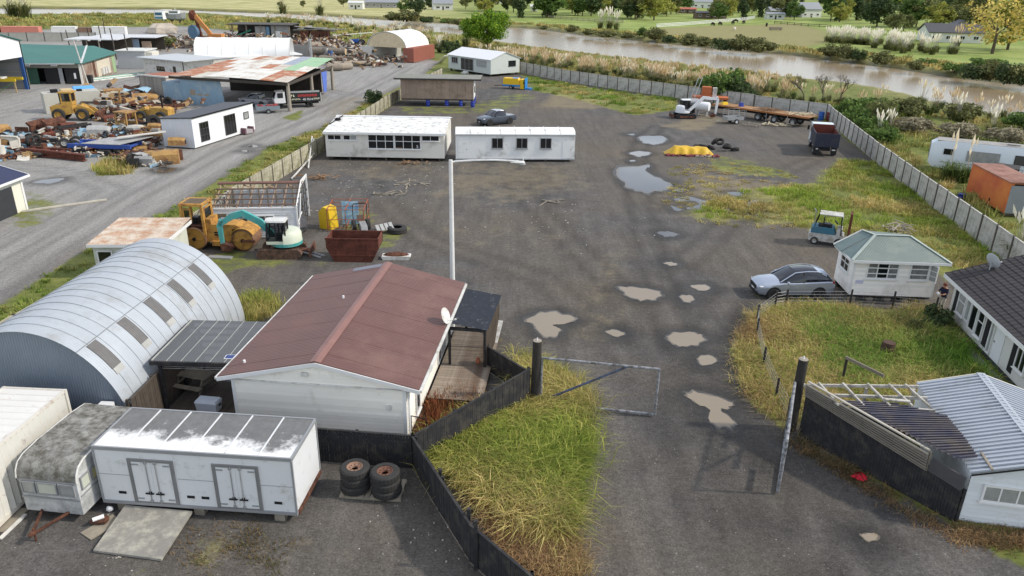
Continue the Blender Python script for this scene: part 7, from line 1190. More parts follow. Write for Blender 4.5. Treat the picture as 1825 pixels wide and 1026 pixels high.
# the orange excavator wreck
r = T('orange_digger_arm', 'orange digger arm rising over the scrap heap far left', 'excavator', (*(-79.86, 204.11), 0), 0); oo = mat('faded_orange', L(190, 130, 74), .7, var=.15, ns=1); sub(r, 'boom', oo, lambda b: b.bar((1.2, 0, 2.2), (-2.6, 0, 7.2), .7, 1.0)); sub(r, 'stick', rustred, lambda b: b.bar((-2.6, 0, 7.0), (-1.2, -.3, 1.0), .5, .6)); sub(r, 'arm_head', rustred, lambda b: b.blob((-3.2, 0, 7.2), (1.0, .6, 1.3), 8, 5, .15)); B(r, 'house', oo, (.5, 4, -1.3, 1.3, 1.2, 2.8)); B(r, 'undercarriage', dark, (0, 4.2, -1.5, 1.5, 0, 1.0)); sub(r, 'blue_disc', mat('dusty_blue_disc', L(86, 116, 140), .7), lambda b: b.cyl((-3.6, -.4, 3.2), (-3.2, .4, 3.2), 1.7, n=18)); sub(r, 'grab', dark, lambda b: b.blob((-.9, -.3, .9), (.9, .9, .9), 7, 5, .4))
def boat():
    r = T('steel_boat', 'grey fishing boat standing on land by the river far left', 'boat', (-127.5, 298), 0); hm = mat('grey_hull', L(150, 152, 152), .7, var=.08, ns=.5); secs = []
    for x, w_, zk, zt in ((-5.5, 1.6, 1.6, 4.2), (-3, 2.1, 1.0, 4.1), (1, 2.2, .9, 4.3), (4, 1.5, 1.2, 4.8), (6, .15, 2.2, 5.3)): secs.append([(x, -w_, zt), (x, -w_*.9, zk+1), (x, 0, zk), (x, w_*.9, zk+1), (x, w_, zt)])
    b = MB(); b.loft(secs); b.build('hull', hm, r, smooth=False); B(r, 'wheelhouse', whiteclean, (-3.5, 2.2, -1.5, 1.5, 4.2, 5.9)); B(r, 'wheelhouse_roof', whiteclean, (-3.8, 2.5, -1.7, 1.7, 5.9, 6.05)); sub(r, 'mast', whiteclean, lambda b: b.cyl((0, 0, 6.05), (0, 0, 7.4), .1)); B(r, 'cabin_window', glass, (-3, 1.8, -1.53, -1.501, 4.9, 5.5)); B(r, 'stern_panel', mat('dark_grey_panel', L(120, 122, 124), .7), (-5.4, -3.6, -1.9, -1.7, 3.4, 4.9)); B(r, 'cradle', darkwood, (-3, -2.6, -1.5, 1.5, 0, 1.1), (2, 2.4, -1.3, 1.3, 0, 1.1)); r.scale = (.62, .62, .72)
boat()
r = T('old_truck', 'white and blue old truck front far left beside the boat', 'truck', (*(-136.64, 303.86), 0), 0); B(r, 'cab', whiteclean, (-1.6, 1.6, 0, 3, .8, 3.6)); B(r, 'windscreen', mat('teal_screen', L(52, 100, 124), .3), (-1.3, 1.3, -.04, -.001, 2.3, 3.2)); B(r, 'grille', mat('blue_grille', L(76, 130, 156), .5), (-1.5, 1.5, -.05, -.001, 1.0, 1.7)); B(r, 'body', white, (-1.6, 1.6, 3.01, 9, .8, 4.0)); [wheel(r, (x, y, .6), .6, .35, 'x') for x in (-1.4, 1.4) for y in (1.0, 7)]
b = MB(); b.blob((0, 0, .2), (5, 4, 2.6), 12, 6, .2); tag(b.build('gravel_mound', mat('pale_gravel_mound', L(176, 166, 152), .95, var=.2, ns=1, bump=3), loc=(*(-109.78, 245.25), 0)), 'pale gravel mound beside the boat far left', 'mound')
# far scrap sheds
r = T('pole_barn', 'open tin pole barn full of green and blue scrap far left', 'shed', (-80.6, 224), 2); dk = mat('dark_tin', L(78, 74, 70), .8, var=.2, ns=1); B(r, 'roof', dk, (-1, 17, -1, 9, 4.0, 4.2)); [B(r, 'post', timber, (x, x+.3, 0, .3, 0, 3.99)) for x in (0, 4, 8, 12, 16)]; B(r, 'grey_wall', mat('grey_tin_wall', L(160, 160, 156), .8, var=.15, ns=.8), (6.5, 9.5, .2, .4, 0, 3.6), (11.0, 15.9, .2, .4, 0, 3.9)); B(r, 'blue_frame', mat('blue_tin', L(104, 138, 160), .7), (9.8, 10.6, -.4, .4, 0, 3.6)); B(r, 'back_wall', dk, (-1, 17, 8.8, 9, 0, 3.99)); sub(r, 'green_beam', mat('green_scrap', L(44, 110, 84), .7), lambda b: [b.bar((-.5, -.6, .4), (5.5, -.3, 2.6), .4, .4)]); B(r, 'white_scrap', white, (12.5, 14, -1.0, -.2, 0, 2.4)); sub(r, 'dark_heap', dark, lambda b: b.blob((3.5, 3, .6), (3, 2, 1.6), 9, 5, .3))
r = T('rust_hoppers', 'rusty hoppers and grey plates heaped beside the pole barn', 'scrap heap', (-61, 222)); [sub(r, 'hopper', rust, lambda b: b.hexa([(x+.6, .3, .2), (x+2.0, .3, .2), (x+2.0, 1.8, .2), (x+.6, 1.8, .2), (x, 0, 2.8), (x+2.8, 0, 2.8), (x+2.8, 2.2, 2.8), (x, 2.2, 2.8)])) for x in (0, 3.1, 5.6)]; [sub(r, 'plate', mat('grey_plate', L(140, 138, 132), .8, var=.2), lambda b: b.bar((rnd.uniform(-2, 9), rnd.uniform(0, 4), rnd.uniform(2.4, 4)), (rnd.uniform(1, 13), rnd.uniform(0, 4), rnd.uniform(2.6, 4.2)), 1.6, .12)) for _ in range(9)]
r = T('grey_tip_body', 'large grey tipping body lying beside the logs', 'scrap', (-52, 176.0), -32); tbm = mat('weathered_grey_steel', L(142, 138, 132), .8, var=.12, ns=.6); B(r, 'side', tbm, (0, 13, 0, .2, .3, 2.7), (0, 13, 2.6, 2.8, .3, 2.7)); B(r, 'floor', tbm, (0, 13, .21, 2.59, .3, .5)); B(r, 'end', white, (12.9, 13.1, .21, 2.59, .3, 2.6)); B(r, 'red_base', rustred, (2, 12, -.3, -.01, 0, .6)); B(r, 'blue_end', mat('blue_scrap', L(70, 100, 150), .6), (13.2, 14.2, .3, 2.4, .2, 2.2))
r = T('blue_tractor', 'small blue tractor parked by the river bank beyond the logs', 'tractor', (*(-42.38, 212.24), 0), 170); sub(r, 'bonnet', mat('tractor_blue', L(44, 92, 170), .5), lambda b: b.prism([(.1, .7), (.1, 1.6), (2.0, 1.4), (2.1, .7)], -.4, .4)); B(r, 'chassis', dark, (-1.5, 2.1, -.3, .3, .5, .7)); B(r, 'seat', dark, (-.9, -.3, -.3, .3, 1.1, 1.5)); [wheel(r, (-.8, y, .7), .7, .4, 'y') for y in (-.8, .8)]; [wheel(r, (1.5, y, .45), .45, .3, 'y') for y in (-.65, .65)]
# logs
barkm = mat('log_bark', L(142, 132, 118), .95, var=.3, ns=1.5, rand=.25, fine=.2); endm_ = mat('log_end', L(190, 168, 132), .9, var=.2, ns=3)
def log(label, p, rz, Ln, rr_, z=0):
    o = T('felled_log', label, 'log', (p[0], p[1], z), rz, 'felled logs heaped beyond the white building'); sub(o, 'bark', barkm, lambda b: b.cyl((-Ln/2, 0, rr_), (Ln/2, 0, rr_), rr_, rr_*.86, 12), smooth=True); sub(o, 'cut_end', endm_, lambda b: b.cyl((Ln/2+.001, 0, rr_), (Ln/2+.03, 0, rr_), rr_*.84, n=12))
for k, (px, rz, Ln, ra, z) in enumerate([((-38.09, 165.73), -8, 7, .75, 0), ((-40.88, 170.02), -5, 8, .8, 1.2), ((-44.43, 179.74), 20, 6, .9, 0), ((-35.21, 151.30), 20, 3, .7, 0), ((-33.71, 153.51), 40, 3, .65, 0), ((-33.32, 159.81), 28, 8, .55, 0), ((-49.05, 190.46), 60, 4, 1.2, 0), ((-38.98, 175.41), 5, 6, .6, .9), ((-80.92, 196.88), 30, 4, .8, 0), ((-74.47, 188.50), 80, 3.5, .8, 0), ((-75.04, 198.11), 10, 4, .9, 0), ((-89.67, 221.60), -5, 8, .7, 0), ((-73.36, 205.52), -12, 6, .8, 0)]): log(['first log right of the fabric tunnel, long and lowest', 'long log on top of the pile right of the flue pipe', 'thick log behind the flue pipe', 'short thick log nearest the patched shed', 'short log between the patched shed and the arched shelter', 'long thin log nearest the arched shelter', 'huge stub log behind the tunnel end', 'log on top of the pile before the arched shelter', 'short log left of the fabric tunnel, nearest the white shed', 'upright-lying log left of the fabric tunnel', 'thick log left of the fabric tunnel, second row', 'long log by the orange digger arm', 'log beyond the fabric tunnel middle'][k], px, rz, Ln, ra, z)
for lab, px, m_, n, sp, Ln in (('heap of brown branches beyond the fabric tunnel', (-61.71, 200.91), brownt, 60, 3.2, 4), ('heap of grey stumps and roots beside the orange digger', (-73.72, 198.39), timber, 50, 4.0, 2.5), ('heap of pale broken timber beside the arched shelter', (-34.85, 173.58), palet, 40, 2.6, 4), ('heap of grey roots before the fabric tunnel end', (-45.09, 185.25), timber, 40, 2.4, 2.5), ('heap of dark roots far left by the log pile', (-79.05, 193.94), darkwood, 40, 3.0, 2.5), ('grey plank stack by the pole barn', (-93.91, 229.48), timber, 30, 3, 6), ('pale laths dumped behind the grey tank', (-57.24, 107.66), palet, 30, 2.0, 4)): heap(lab, px, n, Ln, m_, sp, 1.8)
r = T('crashed_light_plane', 'pale airframe wreck lying before the arched shelter', 'scrap', (*(-28.35, 161.71), 0), 20); sub(r, 'nose', white, lambda b: b.blob((0, 0, .6), (.9, .6, .6), 10, 6, .05), smooth=True); sub(r, 'boom', steel, lambda b: b.bar((-.8, 0, .5), (-3.2, 1.2, .4), .2))
# ---------------------------------------------------------------- scrap rows
scm = {'rust': rust, 'red': rustred, 'yellow': mat('scrap_yellow', L(176, 140, 84), .75, var=.25, ns=1.5, dirt=RUST, damt=.4, dns=1.5), 'grey': mat('scrap_grey', L(150, 150, 148), .7, var=.25, ns=2, rand=.2), 'black': mat('scrap_black', L(44, 42, 42), .8, var=.3, ns=2), 'blue': mat('scrap_blue', L(48, 78, 152), .6, var=.15), 'pale': mat('scrap_pale', L(190, 186, 176), .7, var=.2, rand=.15), 'sky': mat('scrap_sky', L(140, 172, 190), .6, var=.12)}
def sc_axle(r, m): sub(r, 'shaft', m, lambda b: [b.cyl((-1.1, 0, .5), (1.1, 0, .5), .13), b.blob((0, 0, .5), (.35, .35, .35))]); [wheel(r, (x, 0, .5), .5, .3, 'x', m) for x in (-1.1, 1.1)]
def sc_engine(r, m): B(r, 'block', m, (-.6, .6, -.35, .35, .1, .8)); B(r, 'head', scm['grey'], (-.55, .55, -.2, .2, .8, 1.05)); sub(r, 'pulley', scm['black'], lambda b: b.cyl((.62, 0, .45), (.72, 0, .45), .25)); sub(r, 'manifold', rust, lambda b: [b.cyl((x, .35, .6), (x, .6, .7), .08, n=6) for x in (-.4, 0, .4)])
def sc_plate(r, m): b = MB(); w, l = rnd.uniform(.8, 1.6), rnd.uniform(1.5, 3.2); b.loft([[(x, -w/2, .15+.25*math.sin(x*2+1)), (x, w/2, .25+.2*math.sin(x*2)), (x, w/2, .29+.2*math.sin(x*2)), (x, -w/2, .19+.25*math.sin(x*2+1))] for x in np.linspace(-l/2, l/2, 7)]); b.build('bent_plate', m, r)
def sc_beam(r, m): l = rnd.uniform(2.5, 5); B(r, 'flange', m, (-l/2, l/2, -.15, .15, .05, .1), (-l/2, l/2, -.15, .15, .4, .45)); B(r, 'web', m, (-l/2, l/2, -.02, .02, .101, .399))
def sc_cab(r, m):
    [sub(r, 'pillar', m, lambda b: b.bar((x, y, .5), (x, y*.92, 1.9), .14)) for x in (-.7, .7) for y in (-.65, .65)]; B(r, 'roof', m, (-.85, .85, -.75, .75, 1.9, 2.02)); B(r, 'lower_panel', m, (-.8, .8, -.72, -.66, 0, .9), (-.8, .8, .66, .72, 0, .9), (-.8, -.74, -.65, .65, 0, 1.0)); B(r, 'inside', scm['black'], (-.5, .3, -.4, .4, .1, .7))
def sc_bucket(r, m): sub(r, 'shell', m, lambda b: b.prism([(-.7, .0), (-.8, .9), (-.5, 1.2), (-.35, 1.1), (-.6, .85), (-.5, .15), (.7, .08), (.7, 0)], -1, 1)); [B(r, 'cheek', m, (-.5, .6, y, y+.04, .1, .8)) for y in (-1.0, .96)]
def sc_bonnet(r, m): sub(r, 'bonnet', m, lambda b: b.loft([[(x, -.6*k, 0), (x, -.58*k, .7*k), (x, -.3*k, .95*k), (x, .3*k, .95*k), (x, .58*k, .7*k), (x, .6*k, 0)] for x, k in ((-1, 1), (0, 1), (.8, .9), (1, .75))])); B(r, 'grille', scm['black'], (1.001, 1.03, -.35, .35, .1, .6))
def sc_drum(r, m): sub(r, 'barrel', m, lambda b: b.lathe([(0, 0), (.29, 0), (.29, .3), (.305, .31), (.29, .33), (.29, .88), (0, .86)], n=14), smooth=True)
def sc_wheel(r, m): wheel(r, (0, 0, .6), .62, .38, 'y', m)
def sc_frame(r, m): [sub(r, 'rail', m, lambda b: b.bar((-2, y, .5), (2, y, .5), .14, .25)) for y in (-.5, .5)]; [sub(r, 'cross', m, lambda b: b.bar((x, -.45, .5), (x, .45, .5), .12)) for x in (-1.5, 0, 1.5)]
def sc_pipes(r, m): b = MB(); [b.cyl((-1.5+rnd.uniform(-.3, .3), y*.16, .12+.1*(y % 2)), (1.5+rnd.uniform(-.4, .4), y*.16+rnd.uniform(-.2, .2), .12+.1*(y % 2)), .07, n=6) for y in range(-3, 4)]; b.build('pipe_bundle', m, r)['kind'] = 'stuff'
SC = {'axle': (sc_axle, 'axle with two wheels'), 'engine': (sc_engine, 'engine block'), 'plate': (sc_plate, 'bent metal sheet'), 'beam': (sc_beam, 'steel beam'), 'cab': (sc_cab, 'machine cab shell'), 'bucket': (sc_bucket, 'digger bucket'), 'bonnet': (sc_bonnet, 'engine bonnet'), 'drum': (sc_drum, 'steel drum'), 'wheel': (sc_wheel, 'machine wheel'), 'frame': (sc_frame, 'chassis frame'), 'pipes': (sc_pipes, 'bundle of pipes')}
CW = {'rust': 'rust-brown', 'red': 'rusty red', 'yellow': 'rusty yellow', 'grey': 'grey', 'black': 'black', 'blue': 'blue', 'pale': 'pale', 'sky': 'pale blue'}
def scrap(kind, colr, p, rz, z=0, s=1, label=None, grp='scrap in the junk rows'):
    r = T(kind+'_scrap', label or f'{CW[colr]} {SC[kind][1]} lying in the scrap rows', 'scrap', (p[0], p[1], z), rz, grp); SC[kind][0](r, scm[colr]); r.scale = (s,)*3; return r
scrap('cab', 'yellow', (-54.59, 103.92), 30, 0, 1.2, 'rusty yellow machine cab standing alone behind the scrap rows'); scrap('cab', 'yellow', (-45.14, 87.88), -20, 0, 1.1, 'rusty yellow machine cab leaning among the scrap before the stripped loader'); scrap('bonnet', 'yellow', (-51.52, 106.76), 15, 0, 1.6, 'long rusty yellow bonnet at the back of the scrap rows'); scrap('bonnet', 'yellow', (-52.05, 104.70), 40, 0, 1.3, 'rusty yellow bonnet under the pale blue sheet'); scrap('plate', 'sky', (-53.64, 108.60), 5, 1.5, 1.2, 'pale blue sheet lying on a yellow bonnet at the back of the scrap'); scrap('wheel', 'grey', (-43.60, 94.45), 70, 0, 1.3, 'large grey wheel beside the end of the flat-roofed cabin'); scrap('bonnet', 'yellow', (-33.84, 71.90), 200, 0, 1.3, 'rusty yellow bonnet at the near corner of the scrap'); scrap('bonnet', 'yellow', (-35.79, 73.23), 170, 0, .9, 'small orange-yellow bonnet among the near scrap'); scrap('bonnet', 'yellow', (-34.92, 77.51), 10, .6, .8, 'small yellow case at the near corner of the flat-roofed cabin'); scrap('drum', 'rust', (-33.06, 73.44), 0, 0, 1.1, 'rusty drum beside the small yellow case'); scrap('wheel', 'black', (-42.80, 89.54), 30, 0, 1.3, 'large black wheel before the stripped loader'); scrap('bonnet', 'yellow', (-41.40, 86.83), 5, .4, .7, 'small orange tank before the black wheel'); scrap('beam', 'red', (-45.08, 72.99), -18, 0, 1.6, 'long rusty red beam at the near edge of the scrap'); scrap('frame', 'red', (-46.48, 73.90), -14, 0, 1.2, 'rusty red chassis frame behind the long beam'); scrap('bucket', 'rust', (-52.72, 85.11), 170, 0, 1.5, 'large rust-brown bucket at the left of the scrap'); scrap('bucket', 'rust', (-54.15, 84.31), 175, 0, 1.4, 'rust-brown bucket, leftmost in the scrap rows'); scrap('bonnet', 'yellow', (-53.32, 85.05), 100, .3, .6, 'small orange cone-shaped scrap between the buckets'); scrap('bonnet', 'red', (-50.89, 85.95), 60, .2, 1.0, 'rusty red bonnet before the wheel loader'); scrap('bonnet', 'sky', (-47.68, 84.24), 10, 0, .9, 'pale blue bonnet among the scrap'); scrap('bonnet', 'grey', (-46.48, 84.35), 12, 0, 1.2, 'pale grey bonnet among the scrap'); scrap('bonnet', 'yellow', (-57.49, 84.01), 90, 0, 1.2, 'orange-yellow casing at the left edge'); scrap('frame', 'rust', (-45.91, 100.63), 25, .3, 1.1, 'rust-brown frame behind the flat-roofed cabin'); scrap('drum', 'pale', (-50.07, 72.60), 0, 0, 1.4, 'pale drum at the left edge of the scrap')
r = T('blue_flatbed', 'bright blue flatbed frame under grey sheets at the near edge of the scrap', 'trailer', (*(-43.75, 74.64), 0), -2); B(r, 'rail', scm['blue'], (-1, 5.4, 0, .25, .7, 1.1), (-1, 5.4, 2.2, 2.45, .7, 1.1)); B(r, 'cross_member', scm['blue'], *[(x, x+.2, .26, 2.19, .8, 1.0) for x in (-.8, .8, 2.4, 4.0, 5.1)]); sub(r, 'grey_sheet', scm['grey'], lambda b: b.hexa([(.4, .1, 1.12), (4.4, -.1, 1.12), (6.6, 2.6, 1.5), (1.8, 2.9, 1.2), (.4, .1, 1.17), (4.4, -.1, 1.17), (6.6, 2.6, 1.55), (1.8, 2.9, 1.25)])); sub(r, 'pale_sheet', scm['pale'], lambda b: b.bar((3.6, 1.2, 1.6), (7.6, 3.4, 1.9), .8, .06)); B(r, 'engine', scm['black'], (-.2, 1.4, -.5, .6, 0, .69), (2.2, 3.4, -.4, .5, 0, .6)); wheel(r, (.4, -.2, .5), .5, .3, 'y', scm['black'])
rs = random.Random(11); kinds = ['plate', 'plate', 'engine', 'beam', 'axle', 'bonnet', 'pipes', 'wheel', 'frame', 'bucket', 'drum']; colors = ['rust', 'rust', 'grey', 'black', 'pale', 'red', 'yellow', 'grey', 'rust', 'black', 'sky']
PH = ['in the left scrap rows', 'in the middle of the scrap rows', 'in the scrap before the timber shed', 'in the nearest corner of the scrap']; USED = set()
AREA = [((-56.44, 82.17), (-48.62, 84.82), (-43.21, 74.68), (-49.73, 71.64), 56), ((-51.39, 85.23), (-41.24, 88.25), (-35.48, 74.78), (-44.02, 73.08), 52), ((-57.61, 106.07), (-47.62, 109.30), (-42.15, 90.33), (-48.56, 89.72), 36), ((-39.44, 74.46), (-34.82, 74.83), (-32.79, 70.10), (-37.37, 70.21), 12)]
for ai, (a, b_, c_, d_, n) in enumerate(AREA):
    for _ in range(n):
        u, v = rs.random(), rs.random(); top = [a[i]+(b_[i]-a[i])*u for i in (0, 1)]; bot = [d_[i]+(c_[i]-d_[i])*u for i in (0, 1)]; p = [top[i]+(bot[i]-top[i])*v for i in (0, 1)]
        if -37.5 < p[0] < -28 and 76 < p[1] < 92: continue
        for _t in range(40):
            kd, cl = rs.choice(kinds), rs.choice(colors)
            if (ai, kd, cl) not in USED: break
        USED.add((ai, kd, cl)); scrap(kd, cl, p, rs.uniform(0, 360), rs.choice([0, 0, 0, .3, .6]), rs.uniform(.55, 1.0), f'{CW[cl]} {SC[kd][1]} {PH[ai]}')
b = MB()
for a, b_, c_, d_, n in AREA:
    for _ in range(n*22):
        u, v = rs.random(), rs.random(); top = [a[i]+(b_[i]-a[i])*u for i in (0, 1)]; bot = [d_[i]+(c_[i]-d_[i])*u for i in (0, 1)]; p = Vector((*[top[i]+(bot[i]-top[i])*v for i in (0, 1)], rs.uniform(.05, .5)))
        if -37.5 < p[0] < -28 and 76 < p[1] < 92: continue
        d = Vector((rs.uniform(-1, 1), rs.uniform(-1, 1), rs.uniform(-.4, .4)))*rs.uniform(.1, .6); b.bar(p-d, p+d, rs.uniform(.04, .25), rs.uniform(.03, .2))
t = NT('mixed_scrap'); v_ = t.n('ShaderNodeTexVoronoi'); v_.inputs['Scale'].default_value = 1.1; t.l(t.tc.outputs['Object'], v_.inputs['Vector']); h_ = t.n('ShaderNodeSeparateColor'); t.l(v_.outputs['Color'], h_.inputs[0]); c1 = t.mix(t.rng(h_.outputs[0], .45, .5, 0, 1), RUST, L(70, 66, 62)); c1 = t.mix(t.rng(h_.outputs[1], .72, .75, 0, 1), c1, L(180, 174, 162)); c1 = t.mix(t.rng(h_.outputs[2], .85, .87, 0, 1), c1, L(160, 132, 92)); t.l(c1, t.b.inputs['Base Color']); t.b.inputs['Roughness'].default_value = .85
tag(b.build('small_scrap', t.m), 'small mixed scrap metal strewn between the junk rows', 'scrap', kind='stuff')
b = MB()
for px, sx, n in (((-72.20, 202.18), 7, 220), ((-62.45, 194.08), 6, 160), ((-81.27, 219.35), 6, 140), ((-53.87, 209.75), 7, 200), ((-35.79, 166.12), 5, 200), ((-45.13, 191.23), 5, 160), ((-82.82, 203.47), 6, 160), ((-53.36, 104.55), 4, 80), ((-56.56, 113.79), 3, 90), ((-61.74, 228.23), 8, 160)):
    for _ in range(n): p = Vector((rs.gauss(px[0], sx), rs.gauss(px[1], sx), abs(rs.gauss(0, .7)))); d = Vector((rs.uniform(-1, 1), rs.uniform(-1, 1), rs.uniform(-.4, .4)))*rs.uniform(.3, 1.6); b.bar(p-d, p+d, rs.uniform(.15, .7), rs.uniform(.1, .6))
tag(b.build('far_scrap', t.m), 'mixed scrap, roots and timber strewn through the far yard', 'scrap', kind='stuff')
# ---------------------------------------------------------------- yard machinery on the right: trucks and trailers
def tiptruck():
    r = T('tip_truck', 'tip truck with dark blue tray and rusty inside seen from behind by the right fence', 'truck', (33.2, 80.0), -62+90-40); r.rotation_euler = (0, 0, R(-14)); nb = mat('navy_tray', L(38, 42, 60), .55, var=.15, ns=2, dirt=L(70, 66, 66), damt=.25); ri = mat('tray_rust', L(98, 52, 42), .9, var=.2, ns=2); W = 1.22
    B(r, 'tailgate', nb, (-W, W, 0, .08, 1.0, 2.45)); B(r, 'tray_side', nb, (-W, -W+.08, .081, 4.2, 1.0, 2.45), (W-.08, W, .081, 4.2, 1.0, 2.45)); B(r, 'head_board', ri, (-W+.081, W-.081, 4.12, 4.2, 1.0, 2.75)); B(r, 'tray_floor', ri, (-W+.081, W-.081, .081, 4.119, 1.0, 1.1)); B(r, 'inside_lining', ri, (-W+.081, -W+.1, .082, 4.119, 1.1, 2.44), (W-.1, W-.081, .082, 4.119, 1.1, 2.44)); B(r, 'load', ri, (-W+.11, W-.11, .3, 4.1, 1.1, 1.4))
    B(r, 'chassis', dark, (-.45, .45, .1, 6.4, .6, .95)); sub(r, 'cab', mat('pale_cab', L(206, 216, 220), .4, var=.04), lambda b: b.prism([(4.4, .7), (4.4, 2.55), (4.7, 2.75), (6.0, 2.7), (6.35, 1.6), (6.4, .7)], -1.1, 1.1, 'x')); B(r, 'cab_window', carglass, (-1.12, -1.101, 4.9, 5.7, 1.7, 2.4), (1.101, 1.12, 4.9, 5.7, 1.7, 2.4)); B(r, 'mirror', dark, (-1.45, -1.25, 5.8, 5.9, 1.8, 2.3), (1.25, 1.45, 5.8, 5.9, 1.8, 2.3)); B(r, 'tail_lamp', white, (-1.0, -.8, -.06, -.001, .75, .85), (.6, .95, -.06, -.001, .7, .82)); B(r, 'mud_flap', trimblack, (-1.15, -.6, .3, .34, .2, .95), (.6, 1.15, .3, .34, .2, .95))
    for y in (1.1, 5.4):
        for x in (-.95, .95): wheel(r, (x, y, .48), .48, .3 if y > 3 else .46, 'x', steel)
tiptruck()
def flatbed():
    x, y, rz, Ln = (28.4, 108.2, -46.5, 14.6); r = T('flatbed_trailer', 'long rusty flatbed semi-trailer parked along the back fence', 'trailer', (x, y), rz); dkm = mat('trailer_deck_boards', L(150, 116, 82), .9, var=.25, ns=1.5, rand=.15)
    for i in range(24): B(r, 'deck_board', dkm, (i*.6+.01, i*.6+.58, -1.2, 1.2, 1.3, 1.36))
    B(r, 'side_rail', mat('orange_brown_rail', L(156, 104, 62), .8, var=.2, ns=1), (0, 14.4, -1.26, -1.201, 1.18, 1.38), (0, 14.4, 1.201, 1.26, 1.18, 1.38)); B(r, 'chassis_beam', dark, (.3, 14.2, -.6, -.45, .8, 1.29), (.3, 14.2, .45, .6, .8, 1.29)); B(r, 'landing_leg', steel, (3.2, 3.35, -.7, -.58, 0, .79), (3.2, 3.35, .58, .7, 0, .79)); 
    for xx in (7.2, 9.6, 12.2):
        for yy in (-1.0, 1.0): wheel(r, (xx, yy, .52), .52, .4, 'y', steel)
    for k in range(3): sub(r, 'side_prop', steel, lambda b: b.bar((5.5+k*3, -1.28, .1), (5.5+k*3, -1.28, 1.2), .05))
flatbed()
for lab, m_, p, s_ in (('yellow chock block lying on the flatbed deck', yl, (29.2, 106.9, 1.36), (.9, .5, .35)), ('blue bin standing on the flatbed deck', bluep, (31.1, 105.5, 1.36), (.5, .5, .5))): b = MB(); b.hexa([(-s_[0]/2, -s_[1]/2, 0), (s_[0]/2, -s_[1]/2, 0), (s_[0]/2, s_[1]/2, 0), (-s_[0]/2, s_[1]/2, 0), (-s_[0]*.4, -s_[1]*.4, s_[2]), (s_[0]*.4, -s_[1]*.4, s_[2]), (s_[0]*.4, s_[1]*.4, s_[2]), (-s_[0]*.4, s_[1]*.4, s_[2])]); tag(b.build('deck_item', m_, loc=p, rot=(0, 0, .4)), lab, 'container')
heap('scrap timber heaped on the flatbed deck', (34.0, 102.3), 26, 1.6, brownt, .9, .3); bpy.data.objects[[o.name for o in C.objects if o.name.startswith('timber_heap')][-1]].location.z = 1.37
heap('pale boards stacked on the tail of the flatbed', (37.0, 99.2), 20, 1.8, palet, .7, .2); bpy.data.objects[[o.name for o in C.objects if o.name.startswith('timber_heap')][-1]].location.z = 1.37
r = T('cage_trailer', 'small galvanised cage trailer beside the flatbed', 'trailer', (27.7, 98.9), 14); B(r, 'tub', steel, (0, 2.3, 0, .05, .5, .9), (0, 2.3, 1.45, 1.5, .5, .9), (0, .05, .051, 1.449, .5, .9), (2.25, 2.3, .051, 1.449, .5, .9), (.051, 2.249, .051, 1.449, .5, .54))
for xx in (0, .77, 1.53, 2.28): [sub(r, 'cage_bar', steel, lambda b: b.bar((xx, y, .9), (xx, y, 1.75), .035)) for y in (.02, 1.48)]
for y in (.02, 1.48): [sub(r, 'cage_bar', steel, lambda b: b.bar((0, y, z), (2.3, y, z), .03)) for z in (1.2, 1.47, 1.75)]; wheel(r, (1.2, y-.12 if y < 1 else y+.12, .33), .33, .18, 'y', whiteclean)
sub(r, 'drawbar', steel, lambda b: b.bar((0, .75, .45), (-1.3, .75, .42), .08))
r = T('orange_platform', 'orange machine deck with control box behind the small white digger', 'machine', (26.0, 112.2), -8); om = mat('orange_machine', L(176, 98, 58), .7, var=.15, ns=1); B(r, 'deck', om, (0, 5.0, 0, 2.2, 1.3, 1.6)); B(r, 'control_box', om, (1.2, 2.5, .3, 1.6, 1.6, 3.0)); B(r, 'white_tank', white, (2.7, 3.3, .5, 1.2, 1.6, 2.9)); B(r, 'leg', dark, (.2, .5, .3, .6, 0, 1.29), (4.5, 4.8, .3, .6, 0, 1.29), (.2, .5, 1.6, 1.9, 0, 1.29), (4.5, 4.8, 1.6, 1.9, 0, 1.29)); sub(r, 'ladder_rail', steel, lambda b: b.bar((-.9, -.6, 0), (.5, .2, 4.4), .08)); sub(r, 'ladder_rail', steel, lambda b: b.bar((-.4, -.7, 0), (1.0, .1, 4.4), .08))
r = T('white_tank', 'white cylindrical tank tilted on a stand beside the small digger', 'tank', (25.9, 105.6), -30); sub(r, 'shell', whiteclean, lambda b: b.lathe([(0, -.95), (.55, -.9), (.62, -.8), (.62, .8), (.55, .9), (0, .95)], (0, 0, 1.25), 18, 'x'), smooth=True); B(r, 'stand', steel, (-.7, -.6, -.4, .4, 0, .8), (.6, .7, -.4, .4, 0, .7))
r = T('grey_tank', 'small grey cylinder tank between the digger and the orange deck', 'tank', (24.9, 107.8), 0); sub(r, 'shell', steel, lambda b: b.lathe([(0, -.8), (.5, -.75), (.5, .75), (0, .8)], (0, 0, 1.5), 16, 'x'), smooth=True); B(r, 'stand', dark, (-.4, .4, -.3, .3, 0, 1.1))
